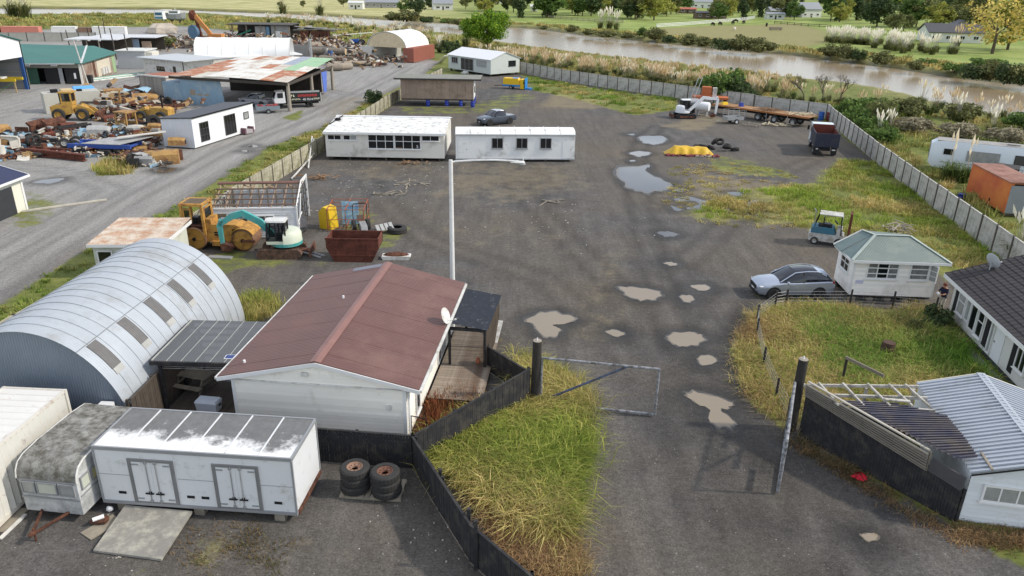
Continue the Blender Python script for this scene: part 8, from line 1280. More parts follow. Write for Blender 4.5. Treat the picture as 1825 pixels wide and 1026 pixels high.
# ---------------------------------------------------------------- beyond the right fence
def bus():
    r = T('house_bus', 'long white house bus parked beyond the right fence', 'bus', (41.3, 74.6), -28); Ln, W, h = 12.5, 2.5, 3.0; bm = mat('bus_white', L(204, 212, 218), .45, var=.04); rf = mat('bus_roof_grey', L(156, 154, 150), .8, var=.15, ns=.7, dirt=L(120, 116, 108), damt=.3)
    secs = [[(x, k+e, z0), (x, k+e, 2.4), (x, k+.2+e, h-dz), (x, W-k-.2-e, h-dz), (x, W-k-e, 2.4), (x, W-k-e, z0)] for x, k, e, z0, dz in ((0, .25, 0, .8, .35), (.4, .05, 0, .4, .1), (1, 0, 0, .35, 0), (Ln-.6, 0, 0, .35, 0), (Ln, .1, 0, .5, .2))]; b = MB(); b.loft(secs); b.build('body', bm, r, smooth=True); B(r, 'roof', rf, (.5, Ln-.4, .22, W-.22, h-.02, h+.03)); B(r, 'front_panel', mat('bus_front_grey', L(120, 120, 122), .7, var=.1), (-.05, .02, .4, W-.4, 1.2, 2.6))
    F = FRONT(0); window(r, F, 1.2, 2.0, 1.75, 2.3, 1, 1, .05, dark, glass, .06, False); window(r, F, 3.2, 6.0, 1.3, 2.3, 3, 1, .06, alu, glassc, .06, False); window(r, F, 7.2, 9.4, 1.4, 2.3, 2, 1, .06, dark, glass, .06, False); B(r, 'roof_hatch', rf, (6.5, 7.5, .9, 1.6, h+.031, h+.15), (10, 11.2, .9, 1.6, h+.031, h+.15)); [wheel(r, (x, y, .45), .45, .3, 'y') for x in (2.2, 9.8) for y in (.16, W-.16)]; B(r, 'belt_line', alu, (1, Ln-.7, -.015, -.001, .95, 1.02))
bus()
r = T('white_van', 'white camper van with dark windows beyond the orange container', 'van', (44.6, 66.0), -35); B(r, 'body', whiteclean, (0, 4.6, 0, 2, .4, 1.5)); sub(r, 'upper', whiteclean, lambda b: b.prism([(.3, 1.5), (.7, 2.4), (4.0, 2.4), (4.5, 1.5)], .05, 1.95)); B(r, 'roof_stain', mat('bus_roof_grey', L(156, 154, 150), .8), (.9, 3.6, .3, 1.7, 2.401, 2.43)); window(r, FRONT(.05), 2.2, 3.6, 1.55, 2.15, 1, 1, .06, dark, glass, .06, False); B(r, 'awning', mat('dark_awning', L(58, 56, 54), .8), (-1.9, .2, -.3, 1.8, 2.0, 2.2)); B(r, 'rear_box', dark, (-1.8, .1, -.2, 1.7, .5, 1.9)); [wheel(r, (x, y, .35), .35, .22, 'y') for x in (1, 3.6) for y in (.1, 1.9)]
r = T('white_hatch_car', 'pale car roof and bonnet behind the orange container', 'car', (44.9, 61.9), -30); sub(r, 'body', whiteclean, lambda b: b.prism([(0, .35), (0, 1.0), (.9, 1.2), (3.6, 1.2), (4.2, .95), (4.2, .35)], 0, 1.75)); sub(r, 'cabin', carglass, lambda b: b.prism([(.8, 1.2), (1.3, 1.65), (2.6, 1.65), (3.2, 1.2)], .12, 1.63)); B(r, 'roof', whiteclean, (1.3, 2.6, .15, 1.6, 1.651, 1.69)); [wheel(r, (x, y, .3), .3, .2, 'y') for x in (.8, 3.4) for y in (.1, 1.65)]
def orange_box():
    x, y, rz, Ln = (40.11, 65.24, -96.8, 6.93); r = T('orange_truck_box', 'orange painted truck box with rusty roof beyond the right fence', 'truck box', (x, y), rz); Ln, D, h = 6.9, 2.4, 2.75; om2 = mat('orange_side', L(176, 82, 50), .65, var=.06, ns=.6, dirt=L(200, 122, 60), damt=.42, dns=.28); B(r, 'body', om2, (0, Ln, 0, D, .3, h)); B(r, 'roof', mat('rust_pink_roof', L(150, 112, 98), .85, var=.18, ns=1, dirt=L(112, 78, 66), damt=.4), (-.05, Ln+.05, -.05, D+.05, h+.001, h+.08)); B(r, 'end_panel', mat('grey_end_panel', L(134, 138, 142), .7, var=.1), (Ln+.001, Ln+.05, .08, D-.08, .3, h-.2)); B(r, 'end_frame', om2, (Ln+.001, Ln+.04, .0, .079, .3, h), (Ln+.001, Ln+.04, D-.079, D, .3, h)); B(r, 'vent_strip', dark, (Ln+.051, Ln+.06, .3, 1.9, h-.18, h-.06)); B(r, 'chock', timber, (.3, .8, .3, 2.1, 0, .299), (6, 6.5, .3, 2.1, 0, .299)); B(r, 'hole', dark, (4.2, 4.4, -.01, -.001, .55, .85))
orange_box()
drum('blue plastic drum lying by the foot of the orange truck box', (38.56, 63.12), bluep, 'odd drums', .6, .3)
# ---------------------------------------------------------------- the person beside the tiled house
def person():
    r = T('person', 'person in dark navy top and pale trousers bending beside the tiled house', 'person', (24.35, 39.2), 200)
    me_ = bpy.data.meshes.new('body'); V = [(0,0,.86), (0,-.02,1.08), (.02,-.02,1.3), (.06,-.01,1.42), (.12,0,1.5), (.14,0,1.58), (.02,.17,1.34), (.12,.27,1.14), (.3,.2,1.1), (.02,-.19,1.34), (.13,-.27,1.12), (.31,-.16,1.1), (0,.1,.84), (.05,.11,.48), (0,.11,.09), (.14,.12,.04), (0,-.1,.84), (.03,-.11,.48), (-.03,-.11,.09), (.11,-.12,.04), (.38,.18,1.1), (.39,-.14,1.1)]
    E_ = [(0,1),(1,2),(2,3),(3,4),(4,5),(2,6),(6,7),(7,8),(8,20),(2,9),(9,10),(10,11),(11,21),(0,12),(12,13),(13,14),(14,15),(0,16),(16,17),(17,18),(18,19)]; rad = [.15,.15,.17,.07,.09,.1,.075,.055,.04,.075,.055,.04,.1,.07,.05,.045,.1,.07,.05,.045,.045,.045]
    me_.from_pydata(V, E_, []); me_.update(); tmp = bpy.data.objects.new('tmp', me_); C.objects.link(tmp); md = tmp.modifiers.new('s', 'SKIN'); 
    for v, q in zip(me_.skin_vertices[0].data, rad): v.radius = (q, q)
    me_.skin_vertices[0].data[0].use_root = True; tmp.modifiers.new('u', 'SUBSURF').levels = 1
    dg = bpy.context.evaluated_depsgraph_get(); dg.update(); out = bpy.data.meshes.new_from_object(tmp.evaluated_get(dg)); bpy.data.objects.remove(tmp)
    out.materials.append(mat('navy_clothing', L(34, 36, 58), .9, var=.1)); out.materials.append(mat('pale_trousers', L(178, 172, 162), .9, var=.1)); out.materials.append(mat('skin_tone', L(190, 144, 120), .6))
    for p in out.polygons: z, x = p.center.z, p.center.x; p.material_index = 1 if z < .84 else (2 if z > 1.4 or (x > .2) else 0); p.use_smooth = True
    out.name = 'body'; O('body', out, r); sub(r, 'hair', mat('auburn_hair', L(112, 66, 48), .8, var=.2, ns=8), lambda b: b.blob((.1, 0, 1.61), (.115, .115, .1), 12, 8, .05), smooth=True); sub(r, 'nose', mat('skin_tone', L(190, 144, 120), .6), lambda b: b.blob((.25, 0, 1.55), (.025, .018, .022), 6, 4, 0))
    for s in (-1, 1):
        h_ = MB(); [h_.cyl((.4, s*.155+.02*(k-1.5), 1.1), (.47-.012*abs(k-1.5), s*.145+.022*(k-1.5), 1.075), .011, .008, 6) for k in range(4)]; h_.cyl((.38, s*.11, 1.1), (.44, s*.075, 1.12), .012, .009, 6); h_.build('fingers', mat('skin_tone', L(190, 144, 120), .6), r, smooth=True)['kind'] = 'stuff'
    b = MB(); b.blob((0, 0, 0), (.06, .15, .08), 9, 6, .1); a = R(200); tag(b.build('white_bundle', whiteclean, loc=(24.35+.5*math.cos(a), 39.2+.5*math.sin(a), 1.12)), 'white bundle held by the person beside the tiled house', 'bundle')
person()

# ---------------------------------------------------------------- far bank: houses, fences, animals
def far_house(label, p, rz, W, D, h, rise, wc_, rc, dark_gable=False):
    r = T('far_house', label, 'house', p, rz); wm = mat('far_wall_'+wc_, {'white': L(214, 214, 208), 'grey': L(150, 150, 146), 'cream': L(204, 198, 178), 'brown': L(120, 100, 84)}[wc_], .7, var=.06); rm = mat('far_roof_'+rc, {'dark': L(74, 72, 76), 'grey': L(140, 144, 148), 'red': L(170, 92, 74), 'white': L(206, 208, 208)}[rc], .6, var=.08)
    B(r, 'wall', wm, (-W/2, W/2, 0, D, 0, h))
    for s in (0, 1): ya, yb = (-.5, D/2) if s == 0 else (D+.5, D/2); b = MB(); b.hexa([(-W/2-.5,ya,h),(W/2+.5,ya,h),(W/2+.5,yb,h+rise),(-W/2-.5,yb,h+rise),(-W/2-.5,ya,h+.2),(W/2+.5,ya,h+.2),(W/2+.5,yb,h+rise+.2),(-W/2-.5,yb,h+rise+.2)]); b.build('roof_slope', rm, r)
    for x in (-W/2, W/2-.1): sub(r, 'gable', wm, lambda b: b.prism([(0, h), (D, h), (D/2, h+rise)], x, x+.1, 'x'))
    n = max(2, int(W/4)); [window(r, FRONT(0), -W/2+W*(i+.25)/n, -W/2+W*(i+.65)/n, 1.0, 2.2, 2, 1, .12, trim, glass) for i in range(n)]; B(r, 'door', darkwood, (-.5, .4, -.05, -.001, 0, 2.1)); return r
far_house('white house with wide dark gable roof beside the pampas across the river', (145.29, 262.21), -8, 17, 11, 3.0, 2.6, 'white', 'dark'); far_house('dark brown house wing behind the white house across the river', (176.28, 308.42), 70, 12, 8, 3.0, 2.2, 'grey', 'dark')
far_house('white villa with grey roof among trees across the river', (165.36, 449.20), 15, 12, 9, 4.2, 3.5, 'white', 'grey'); far_house('low grey house left of the white villa', (149.94, 450.20), 8, 15, 8, 3.0, 2, 'grey', 'grey'); far_house('white house with grey roof behind tall trees', (135.88, 588.04), 0, 14, 9, 4, 2.5, 'white', 'grey'); far_house('dark shed with white lean-to by the paddock', (100.52, 412.49), 5, 16, 6, 2.6, .8, 'brown', 'dark'); far_house('small white shed by the paddock trees', (133.52, 412.42), 0, 9, 5, 2.6, .8, 'white', 'grey'); far_house('grey house on the bank far across the river', (-81.00, 479.46), 6, 20, 10, 3, 2.4, 'grey', 'grey'); far_house('small white hut on the bank left of the grey house', (-91.74, 455.76), 0, 8, 6, 3.2, 1, 'white', 'white'); far_house('white cottage across the river left of the round tree', (-42.43, 461.65), 12, 11, 9, 3.4, 3, 'white', 'grey'); far_house('white house with red roof behind the round tree', (-14.22, 610.77), 5, 24, 12, 3.4, 3, 'white', 'red'); far_house('cream house glimpsed behind the bank trees', (-65.42, 580.32), 0, 18, 10, 3.4, 3, 'cream', 'grey'); far_house('white garden shed on the lawn across the river', (10.14, 468.58), 0, 4, 4, 2.6, 1, 'white', 'white'); far_house('small brown stable by the paddock fence', (101.17, 475.17), 0, 10, 5, 2.4, .8, 'brown', 'red')
r = T('garden_pool', 'blue above-ground pool wall beside the white house across the river', 'pool', (149.80, 289.58), -8); B(r, 'wall', mat('pool_blue', L(70, 150, 205), .5), (0, 12, 0, .3, 0, 1.1)); B(r, 'rail', trim, (-.2, 12.2, -.1, .4, 1.1, 1.2))
def rail_fence(label, pts, h, m, step, rails):
    r = T('rail_fence', label, 'fence', pts[0]); ox, oy = pts[0]; me_ = MB().bx(-.1, .1, -.1, .1, 0, h).mesh('post', m)
    for (x0, y0), (x1, y1) in zip(pts, pts[1:]):
        n = max(1, round(math.hypot(x1-x0, y1-y0)/step)); [O('post', me_, r, (x0-ox+(x1-x0)*i/n, y0-oy+(y1-y0)*i/n, 0)) for i in range(n+1)]
        for k in range(rails): z = h*(k+.7)/rails; sub(r, 'rail', m, lambda b: b.bar((x0-ox, y0-oy, z), (x1-ox, y1-oy, z), .08, .2))
rail_fence('white post and rail fence along the paddock across the river', [(56.46, 320.96), (78.29, 348.18), (115.01, 400.18), (125.47, 421.57)], 1.5, trim, 3, 3); rail_fence('dark post and rail fence across the lawn over the river', [(15.86, 381.70), (35.00, 357.21), (46.86, 351.68)], 1.4, timber, 4, 3); rail_fence('dark wire fence behind the bright lawn across the river', [(119.70, 370.57), (128.18, 350.53), (135.69, 344.38)], 1.2, darkwood, 4, 2); rail_fence('row of pale posts on the bank beyond the logs', [(-52.32, 226.09), (-43.85, 241.82)], 2.0, paleclad, 7, 1)
def skin_mesh(V, E_, rad, m):
    me_ = bpy.data.meshes.new('body'); me_.from_pydata(V, E_, []); me_.update(); tmp = bpy.data.objects.new('tmp', me_); C.objects.link(tmp); tmp.modifiers.new('s', 'SKIN')
    for v, q in zip(me_.skin_vertices[0].data, rad): v.radius = (q, q)
    me_.skin_vertices[0].data[0].use_root = True; dg = bpy.context.evaluated_depsgraph_get(); dg.update(); out = bpy.data.meshes.new_from_object(tmp.evaluated_get(dg)); bpy.data.objects.remove(tmp); out.materials.append(m); out.name = 'body'; return out
AV = [(-.8,0,1.15),(-.3,0,1.08),(.3,0,1.1),(.8,0,1.2),(1.15,0,.95),(1.4,0,.45),(1.55,0,.28),(-.8,.24,.85),(-.88,.25,.5),(-.8,.25,0),(-.8,-.24,.85),(-.88,-.25,.5),(-.8,-.25,0),(.7,.22,.8),(.72,.22,.4),(.7,.22,0),(.7,-.22,.8),(.72,-.22,.4),(.7,-.22,0),(-1.05,0,1.1),(-1.15,0,.5)]
AE = [(0,1),(1,2),(2,3),(3,4),(4,5),(5,6),(0,7),(7,8),(8,9),(0,10),(10,11),(11,12),(3,13),(13,14),(14,15),(3,16),(16,17),(17,18),(0,19),(19,20)]; AR = [.33,.4,.4,.33,.2,.17,.12,.15,.09,.07,.15,.09,.07,.13,.08,.07,.13,.08,.07,.06,.04]
cow_me = skin_mesh(AV, AE, AR, mat('dark_cow_coat', L(44, 36, 32), .9)); sheep_me = skin_mesh(AV, AE, [q*1.2 for q in AR], mat('pale_fleece', L(206, 200, 186), .95))
cows = [O('grazing_cow', cow_me, None, (*p, 0), (0, 0, rnd.uniform(0, 6))) for p in ((84.00, 341.32), (88.54, 347.01), (97.26, 358.68), (103.95, 365.50), (102.87, 374.88), (108.04, 344.43))]
for o, w_ in zip(cows, ('first', 'second', 'third', 'fourth', 'fifth', 'sixth')): tag(o, f'dark grazing cow in the paddock across the river, {w_} of six', 'cow', 'cows grazing across the river')
tag(O('sheep', sheep_me, None, (*(85.25, 310.88), 0), (0, 0, 1), .8), 'pale sheep in the middle of the paddock across the river', 'sheep')
r = T('feed_trough', 'grey feed trough in the paddock across the river', 'trough', (100.63, 315.18), 10); B(r, 'side', timber, (0, 5, 0, .2, .4, 1.2), (0, 5, 1.3, 1.5, .4, 1.2)); B(r, 'floor', timber, (0, 5, .21, 1.29, .3, .45)); B(r, 'leg', timber, (.2, .5, .5, 1, 0, .29), (4.5, 4.8, .5, 1, 0, .29))
# ---------------------------------------------------------------- plants
NR = np.random.default_rng(5)
def leafmat(name, rough=.75, tr=.3):
    t = NT(name); a = t.attr('tint'); t.l(a.outputs['Color'], t.b.inputs['Base Color']); t.b.inputs['Roughness'].default_value = rough; t.b.inputs['Specular IOR Level'].default_value = .2
    g = t.n('ShaderNodeBsdfTranslucent'); t.l(a.outputs['Color'], g.inputs[0]); m = t.n('ShaderNodeMixShader'); m.inputs[0].default_value = tr; t.l(t.b.outputs[0], m.inputs[1]); t.l(g.outputs[0], m.inputs[2]); t.l(m.outputs[0], t.out.inputs[0]); return t.m
leafm = leafmat('leaf_surface'); grassm = leafmat('grass_blade', .7, .35); plumem = leafmat('plume_fibre', .9, .4)
def arr_mesh(name, V, quads, tris, tint, m):
    me_ = bpy.data.meshes.new(name); me_.vertices.add(len(V)); me_.vertices.foreach_set('co', V.astype(np.float32).ravel()); nq, nt = len(quads), len(tris)
    me_.loops.add(nq*4+nt*3); me_.polygons.add(nq+nt); me_.loops.foreach_set('vertex_index', np.concatenate([quads.ravel(), tris.ravel()]).astype(np.int32)); me_.polygons.foreach_set('loop_start', np.concatenate([np.arange(nq)*4, nq*4+np.arange(nt)*3]).astype(np.int32)); me_.polygons.foreach_set('loop_total', np.concatenate([np.full(nq, 4), np.full(nt, 3)]).astype(np.int32)); me_.update()
    at = me_.attributes.new('tint', 'FLOAT_COLOR', 'POINT'); at.data.foreach_set('color', np.concatenate([tint, np.ones((len(V), 1))], 1).astype(np.float32).ravel()); me_.materials.append(m); return me_
def blade_mesh(name, P, h, w, ang, lean, col, m=None):
    n = len(P); d = np.stack([np.cos(ang), np.sin(ang), np.zeros(n)], 1); s = np.stack([-d[:, 1], d[:, 0], np.zeros(n)], 1)*(w/2)[:, None]; up = np.array([0, 0, 1.])
    mid = P+d*(lean*h*.3)[:, None]+up*(h*(.62-.15*lean))[:, None]; tip = P+d*(lean*h*.95)[:, None]+up*(h*(1-.62*lean))[:, None]
    V = np.stack([P-s, P+s, mid-s*.8, mid+s*.8, tip], 1).reshape(-1, 3); k = np.arange(n)*5; tint = np.repeat(col, 5, 0).reshape(n, 5, 3); tint[:, 4] *= 1.12
    return arr_mesh(name, V, np.stack([k, k+1, k+3, k+2], 1), np.stack([k+2, k+3, k+4], 1), tint.reshape(-1, 3), m or grassm)
def leaf_mesh(name, Cn, size, col, m=None, flat=.0):
    n = len(Cn); a = NR.normal(size=(n, 3)); a[:, 2] *= (1-flat); a /= np.linalg.norm(a, axis=1)[:, None]; b_ = NR.normal(size=(n, 3)); b_ -= (b_*a).sum(1)[:, None]*a; b_ /= np.linalg.norm(b_, axis=1)[:, None]; a = a*(size*.5)[:, None]; b_ = b_*(size*.32)[:, None]
    V = np.stack([Cn-a, Cn-b_, Cn+a, Cn+b_], 1).reshape(-1, 3); k = np.arange(n)*4; return arr_mesh(name, V, np.stack([k, k+1, k+2, k+3], 1), np.zeros((0, 3), int), np.repeat(col, 4, 0), m or leafm)
def pick(cols, n, jit=.22):
    c = np.array([L(*q) for q in cols])[NR.integers(0, len(cols), n)]; return 1.12*c*(1+NR.uniform(-jit, jit, (n, 1)))
def crown(ncl, n, rx, ry, rz, z0, clr, size, cols, shape='round'):
    """leaf clumps spread through the crown's volume"""
    u = NR.normal(size=(ncl, 3)); u /= np.linalg.norm(u, axis=1)[:, None]; rr_ = NR.uniform(.35, 1, ncl)**.6; cc = u*rr_[:, None]*np.array([rx, ry, rz])
    if shape == 'cone': f = 1-(cc[:, 2]/rz+1)/2*.85; cc[:, 0] *= f; cc[:, 1] *= f
    cc[:, 2] += z0; i = NR.integers(0, ncl, n); v = NR.normal(size=(n, 3)); v /= np.linalg.norm(v, axis=1)[:, None]; q = cc[i]+v*(clr*NR.uniform(.55, 1.05, n)*NR.uniform(.7, 1.3, ncl)[i])[:, None]*np.array([1, 1, .75]); shade = NR.uniform(.72, 1.25, ncl)[i]
    return q, size*NR.uniform(.6, 1.3, n), 1.3*pick(cols, n)*shade[:, None]
barkt = mat('tree_bark', L(92, 80, 68), .95, var=.3, ns=3)
def trunk_mesh(h, r0, limbs):
    b = MB(); b.cyl((0, 0, -.05), (0, 0, h), r0, r0*.55, 8)
    for k in range(limbs): a = k*2.4; b.cyl((0, 0, h*.75), (math.cos(a)*h*.55, math.sin(a)*h*.55, h*1.45), r0*.45, r0*.15, 6)
    return b.mesh('trunk', barkt, True)
GREENS = {'mid': [(78, 98, 48), (92, 112, 54), (64, 84, 44)], 'olive': [(96, 100, 60), (112, 114, 70), (80, 86, 54)], 'dark': [(70, 84, 54), (82, 96, 58), (60, 72, 50)], 'willow': [(138, 138, 66), (150, 146, 78), (118, 124, 60)], 'bright': [(84, 114, 36), (100, 130, 42), (64, 94, 32)], 'grey': [(126, 120, 100), (110, 106, 88), (140, 132, 110)], 'yellow': [(172, 150, 76), (150, 140, 80), (186, 168, 100)], 'mang': [(96, 98, 62), (84, 88, 56), (112, 112, 72)]}
KIND = {}
for kn, (sh, ncl, n, rx, rz_, z0, clr, sz) in {'mid': ('round', 34, 2400, .42, .36, .6, .15, .085), 'olive': ('round', 30, 2000, .45, .34, .6, .15, .08), 'dark': ('round', 34, 2400, .36, .42, .56, .14, .085), 'conifer': ('cone', 40, 2400, .3, .48, .52, .1, .075), 'willow': ('round', 36, 2400, .44, .4, .55, .13, .07), 'poplar': ('round', 34, 1800, .16, .46, .53, .09, .06), 'bare': ('round', 40, 1100, .4, .42, .56, .14, .05)}.items():
    q, s_, c_ = crown(ncl, n, rx, rx, rz_, z0, clr, sz, GREENS[{'conifer': 'dark', 'poplar': 'willow', 'bare': 'yellow'}.get(kn, kn)], sh); KIND[kn] = (leaf_mesh('crown', q, s_, c_), trunk_mesh(.42, .025, 4))
def tree(label, p, h, kind, group, name='tree', sx=1, z=0, cat='tree'):
    r = T(name, label, cat, (p[0], p[1], z), rnd.uniform(0, 360), group); cm, tm = KIND[kind]; O('crown', cm, r); O('trunk', tm, r); r.scale = (h*sx, h*sx, h); return r
KW = {'mid': 'mid-green leafy tree', 'olive': 'olive-green spreading tree', 'dark': 'dark evergreen tree', 'conifer': 'dark pointed conifer', 'willow': 'yellow-green willow', 'poplar': 'slim yellow-green poplar', 'bare': 'thin yellowing willow'}

FTW = [[(32.5,425.1,9.5,'dark'),(30.9,445.8,8.7,'mid'),(47.6,438.1,10.3,'willow'),(44.0,451.3,7.7,'bare'),(56.5,408.4,10.7,'mid'),(59.8,397.7,11.5,'olive'),(74.6,449.0,10.0,'poplar'),(78.0,443.2,9.9,'poplar'),(80.6,430.4,8.5,'willow'),(92.3,463.7,10.9,'poplar'),(107.9,512.3,9.4,'mid'),(119.6,452.5,8.9,'olive'),(140.2,508.5,11.3,'dark'),(134.3,444.2,12.8,'conifer'),(144.8,462.4,12.1,'dark'),(144.7,493.4,11.6,'olive'),(149.1,436.6,8.6,'dark'),(161.2,410.5,13.4,'mid'),(169.9,419.3,12.6,'willow'),(194.8,467.3,10.4,'mid'),(240.8,552.0,12.2,'olive'),(263.9,582.1,12.9,'dark'),(267.4,563.5,11.7,'mid'),(270.6,546.0,12.8,'dark'),(296.6,576.1,12.0,'olive'),(287.9,535.3,13.9,'dark'),(277.1,498.6,14.3,'olive'),(242.0,420.8,13.8,'bare'),(133.5,221.0,16.1,'bare'),(147.2,236.6,15.7,'willow'),(181.9,309.9,14.3,'olive'),(141.7,299.5,8.0,'olive'),(159.4,327.9,6.5,'grey'),(180.9,285.8,15.1,'mid'),(14.9,454.4,8.9,'willow'),(22.8,510.9,8.0,'mid'),(1.1,381.9,11.0,'conifer'),(-5.2,461.7,9.0,'dark'),(-21.8,509.1,9.9,'mid'),(-31.0,485.0,8.2,'olive'),(-50.4,475.7,9.3,'dark'),(-48.6,386.6,8.6,'dark'),(-57.7,408.8,7.0,'mid'),(-105.4,486.8,6.4,'olive'),(-122.5,458.7,4.2,'olive'),(-133.8,453.0,3.6,'olive'),(7.4,569.4,8.9,'dark'),(94.4,591.0,11.5,'dark'),(75.7,606.5,11.8,'olive'),(166.8,685.8,13.3,'dark'),(262.4,740.1,17.2,'conifer'),(266.8,710.4,15.6,'dark')]]
cnt = {}
for x, y, h, kn in sorted(FTW[0], key=lambda q: q[0]/q[1]):
    if kn == 'grey': kn = 'olive'
    cnt[kn] = cnt.get(kn, 0)+1; tree(f'{ORD[cnt[kn]-1]} {KW[kn]} from the left across the river', (x, y), h, kn, f'{kn} trees across the river', sx=rnd.uniform(.95, 1.3))
NX = np.random.default_rng(2); pts_ = []
for i in range(140):
    a = NX.uniform(-.05, .78); d = 390+510*NX.random()**1.7; x, y = math.sin(a)*d, math.cos(a)*d; kn = ['mid', 'olive', 'dark', 'willow', 'conifer'][NX.integers(0, 5)]; z = (min(1, max(0, (y-600)/900))**2)*60; tree('tree in the far wood beyond the houses', (x, y), NX.uniform(8, 15), kn, 'trees of the far wood', sx=1.2, z=z)
# the bright round tree by the river
q, s_, c_ = crown(95, 16000, 6.4, 5.2, 3.6, 5.6, 1.5, .42, GREENS['bright']+[(132, 150, 44)]); r = T('round_tree', 'bright green round tree on the near river bank', 'tree', (-7.61, 205.22)); O('crown', leaf_mesh('crown', q, s_, c_), r); tm_ = trunk_mesh(3.6, .4, 6); O('trunk', tm_, r)
# shrubs
def shrub_kind(cols, n=1500, sz=.16): q, s_, c_ = crown(22, n, .72, .72, .42, .5, .3, sz, cols); return leaf_mesh('foliage', q, s_, c_), trunk_mesh(.35, .05, 5)
SH = {k: shrub_kind(GREENS[k]) for k in ('mang', 'mid', 'dark', 'olive', 'grey')}; NRB = [0]
def shrub(label, p, w, h, kind, group=None, name='shrub', z=0):
    r = T(name, label, 'shrub', (p[0], p[1], z), rnd.uniform(0, 360), group); O('foliage', SH[kind][0], r); O('stems', SH[kind][1], r); r.scale = (w/2, w/2, h); return r
for x, y, w_, h_, k in [(-53.1,341.6,8.8,3.2,'mang'),(-46.2,334.6,14.5,4.4,'mang'),(-37.2,328.6,7.1,2.6,'dark'),(-27.5,323.2,9.4,2.1,'mid'),(-23.6,316.2,9.2,2.1,'mang'),(10.4,296.7,5.3,1.4,'mang'),(19.9,283.0,6.4,2.3,'mang'),(24.7,269.5,6.1,1.8,'mang'),(29.7,262.6,12.0,1.8,'mang'),(36.3,256.5,7.8,1.7,'mang'),(42.5,263.1,6.0,3.2,'mid'),(44.5,253.5,9.3,3.4,'mang'),(46.9,240.1,7.4,2.3,'dark'),(50.9,232.5,8.9,3.1,'mang'),(54.6,229.2,7.1,2.5,'mang'),(57.6,218.5,8.4,3.3,'dark'),(61.5,215.7,8.4,3.8,'mang'),(65.3,213.0,8.3,3.5,'mang'),(70.5,217.5,5.1,2.1,'mang'),(81.2,203.0,8.0,2.8,'mang'),(82.5,197.3,7.8,3.2,'mang'),(85.0,194.8,6.1,2.7,'dark'),(85.9,184.3,6.6,2.8,'mang'),(88.2,172.7,4.6,1.9,'mang'),(96.0,183.4,5.8,1.5,'mid'),(95.1,169.4,6.8,1.9,'mid'),(92.4,157.0,7.5,3.1,'dark'),(94.3,154.6,7.4,3.6,'mang'),(95.7,150.4,7.2,4.0,'dark'),(97.2,148.9,7.2,3.5,'mang'),(108.9,180.6,10.2,2.2,'mid')]: cnt[k+'s'] = cnt.get(k+'s', 0)+1; shrub(ORD[min(20, cnt[k+'s']-1)]+{'mang': ' olive mangrove shrub', 'dark': ' dark shrub', 'mid': ' green shrub'}[k]+' from the left on the far river bank', (x, y), w_, h_, k, k+' shrubs on the far bank')
shrub('large bushy green shrub hanging over the river fence behind the flatbed', (31.6, 119.2), 9, 5.0, 'mid'); shrub('dark bushy shrub beside the large green one behind the flatbed', (34.2, 117.2), 7, 4.2, 'dark')
for k, (p, w_, h_, kd, lb) in enumerate([((45.5, 103.0), 5, 3.0, 'mid', 'green shrub just beyond the fence corner with the drums'), ((48.5, 105.5), 5, 2.8, 'mid', 'dark shrub beyond the fence corner with the drums'), ((52, 109), 6, 2.4, 'mid', 'green shrub on the bank, second right of the fence corner'), ((56, 109), 6, 2.4, 'mang', 'dark shrub on the bank above the white pampas'), ((62, 106), 6, 2.2, 'mang', 'olive shrub on the bank above the house bus'), ((67, 100), 6, 2.0, 'mid', 'dark shrub by the water above the house bus'), ((70, 94), 6, 2.0, 'mang', 'olive shrub by the water at the right edge'), ((72, 88), 6, 2.0, 'mid', 'dark shrub by the water at the far right'), ((-24.5, 190), 5, 4, 'mang', 'olive shrub beside the arched shelter'), ((-16, 193), 6, 3.4, 'dark', 'dark shrub between the arched shelter and the round tree'), ((-95, 190), 9, 3, 'mid', 'scrubby shrub beyond the green shed'), ((-88, 196), 8, 2.6, 'olive', 'olive scrub beyond the poles'), ((-20.6, 112), 3.5, 2.0, 'dark', 'dark shrub on the road side of the mossy fence'), ((22.9, 37.0), 2.2, 1.2, 'dark', 'clipped dark green bush beside the tiled house'), ((21.4, 36.3), 1.1, .7, 'olive', 'small yellow-flowered bush by the path')]): shrub(lb, p, w_, h_, kd)
for k, (x, y, h_) in enumerate(((44, 98.5, 2.6), (46.5, 98, 3.2), (44, 93.5, 2.2), (48.5, 100.5, 3), (43, 89, 1.8))): shrub(ORD[k]+' green thicket beyond the right fence near the tip truck', (x, y), 5, h_, 'olive' if k % 2 else 'mid', 'thickets beyond the right fence')
for x, y, k in ((50, 95.5, 0), (54, 92, 1), (58, 89, 2), (62, 87, 3)): shrub(['first', 'second', 'third', 'fourth'][k]+' grey bramble mound from the left above the house bus', (x, y), 6, 1.8, 'grey', 'bramble mounds', 'bramble')
# thin leafless tree
rq = random.Random(4)
def branch(b, p, d, l, ra, k):
    e = p+d*l; b.cyl(p, e, ra, ra*.65, 5)
    if k: [branch(b, e, (d+Vector((rq.uniform(-.8, .8), rq.uniform(-.8, .8), rq.uniform(-.2, .5)))).normalized(), l*rq.uniform(.6, .85), ra*.6, k-1) for _ in range(3)]
for k in range(3):
  r = T('twiggy_tree', ORD[k]+' sparse twiggy tree from the left behind the fence corner', 'tree', (44.2+k*3, 117.5+k*.6), 0, 'twiggy trees'); b = MB(); branch(b, Vector((0, 0, 0)), Vector((rq.uniform(-.3, .3), 0, 1)), 1.5, .12, 4); b.build('branches', mat('grey_twigs', L(96, 88, 82), .9), r); tips = np.array([v for v in b.v if v[2] > 2.6]); q = tips[NR.integers(0, len(tips), 200)]+NR.normal(size=(200, 3))*.15; O('leaves', leaf_mesh('leaves', q, NR.uniform(.1, .22, 200), pick([(96, 90, 66), (110, 100, 76)], 200)), r)
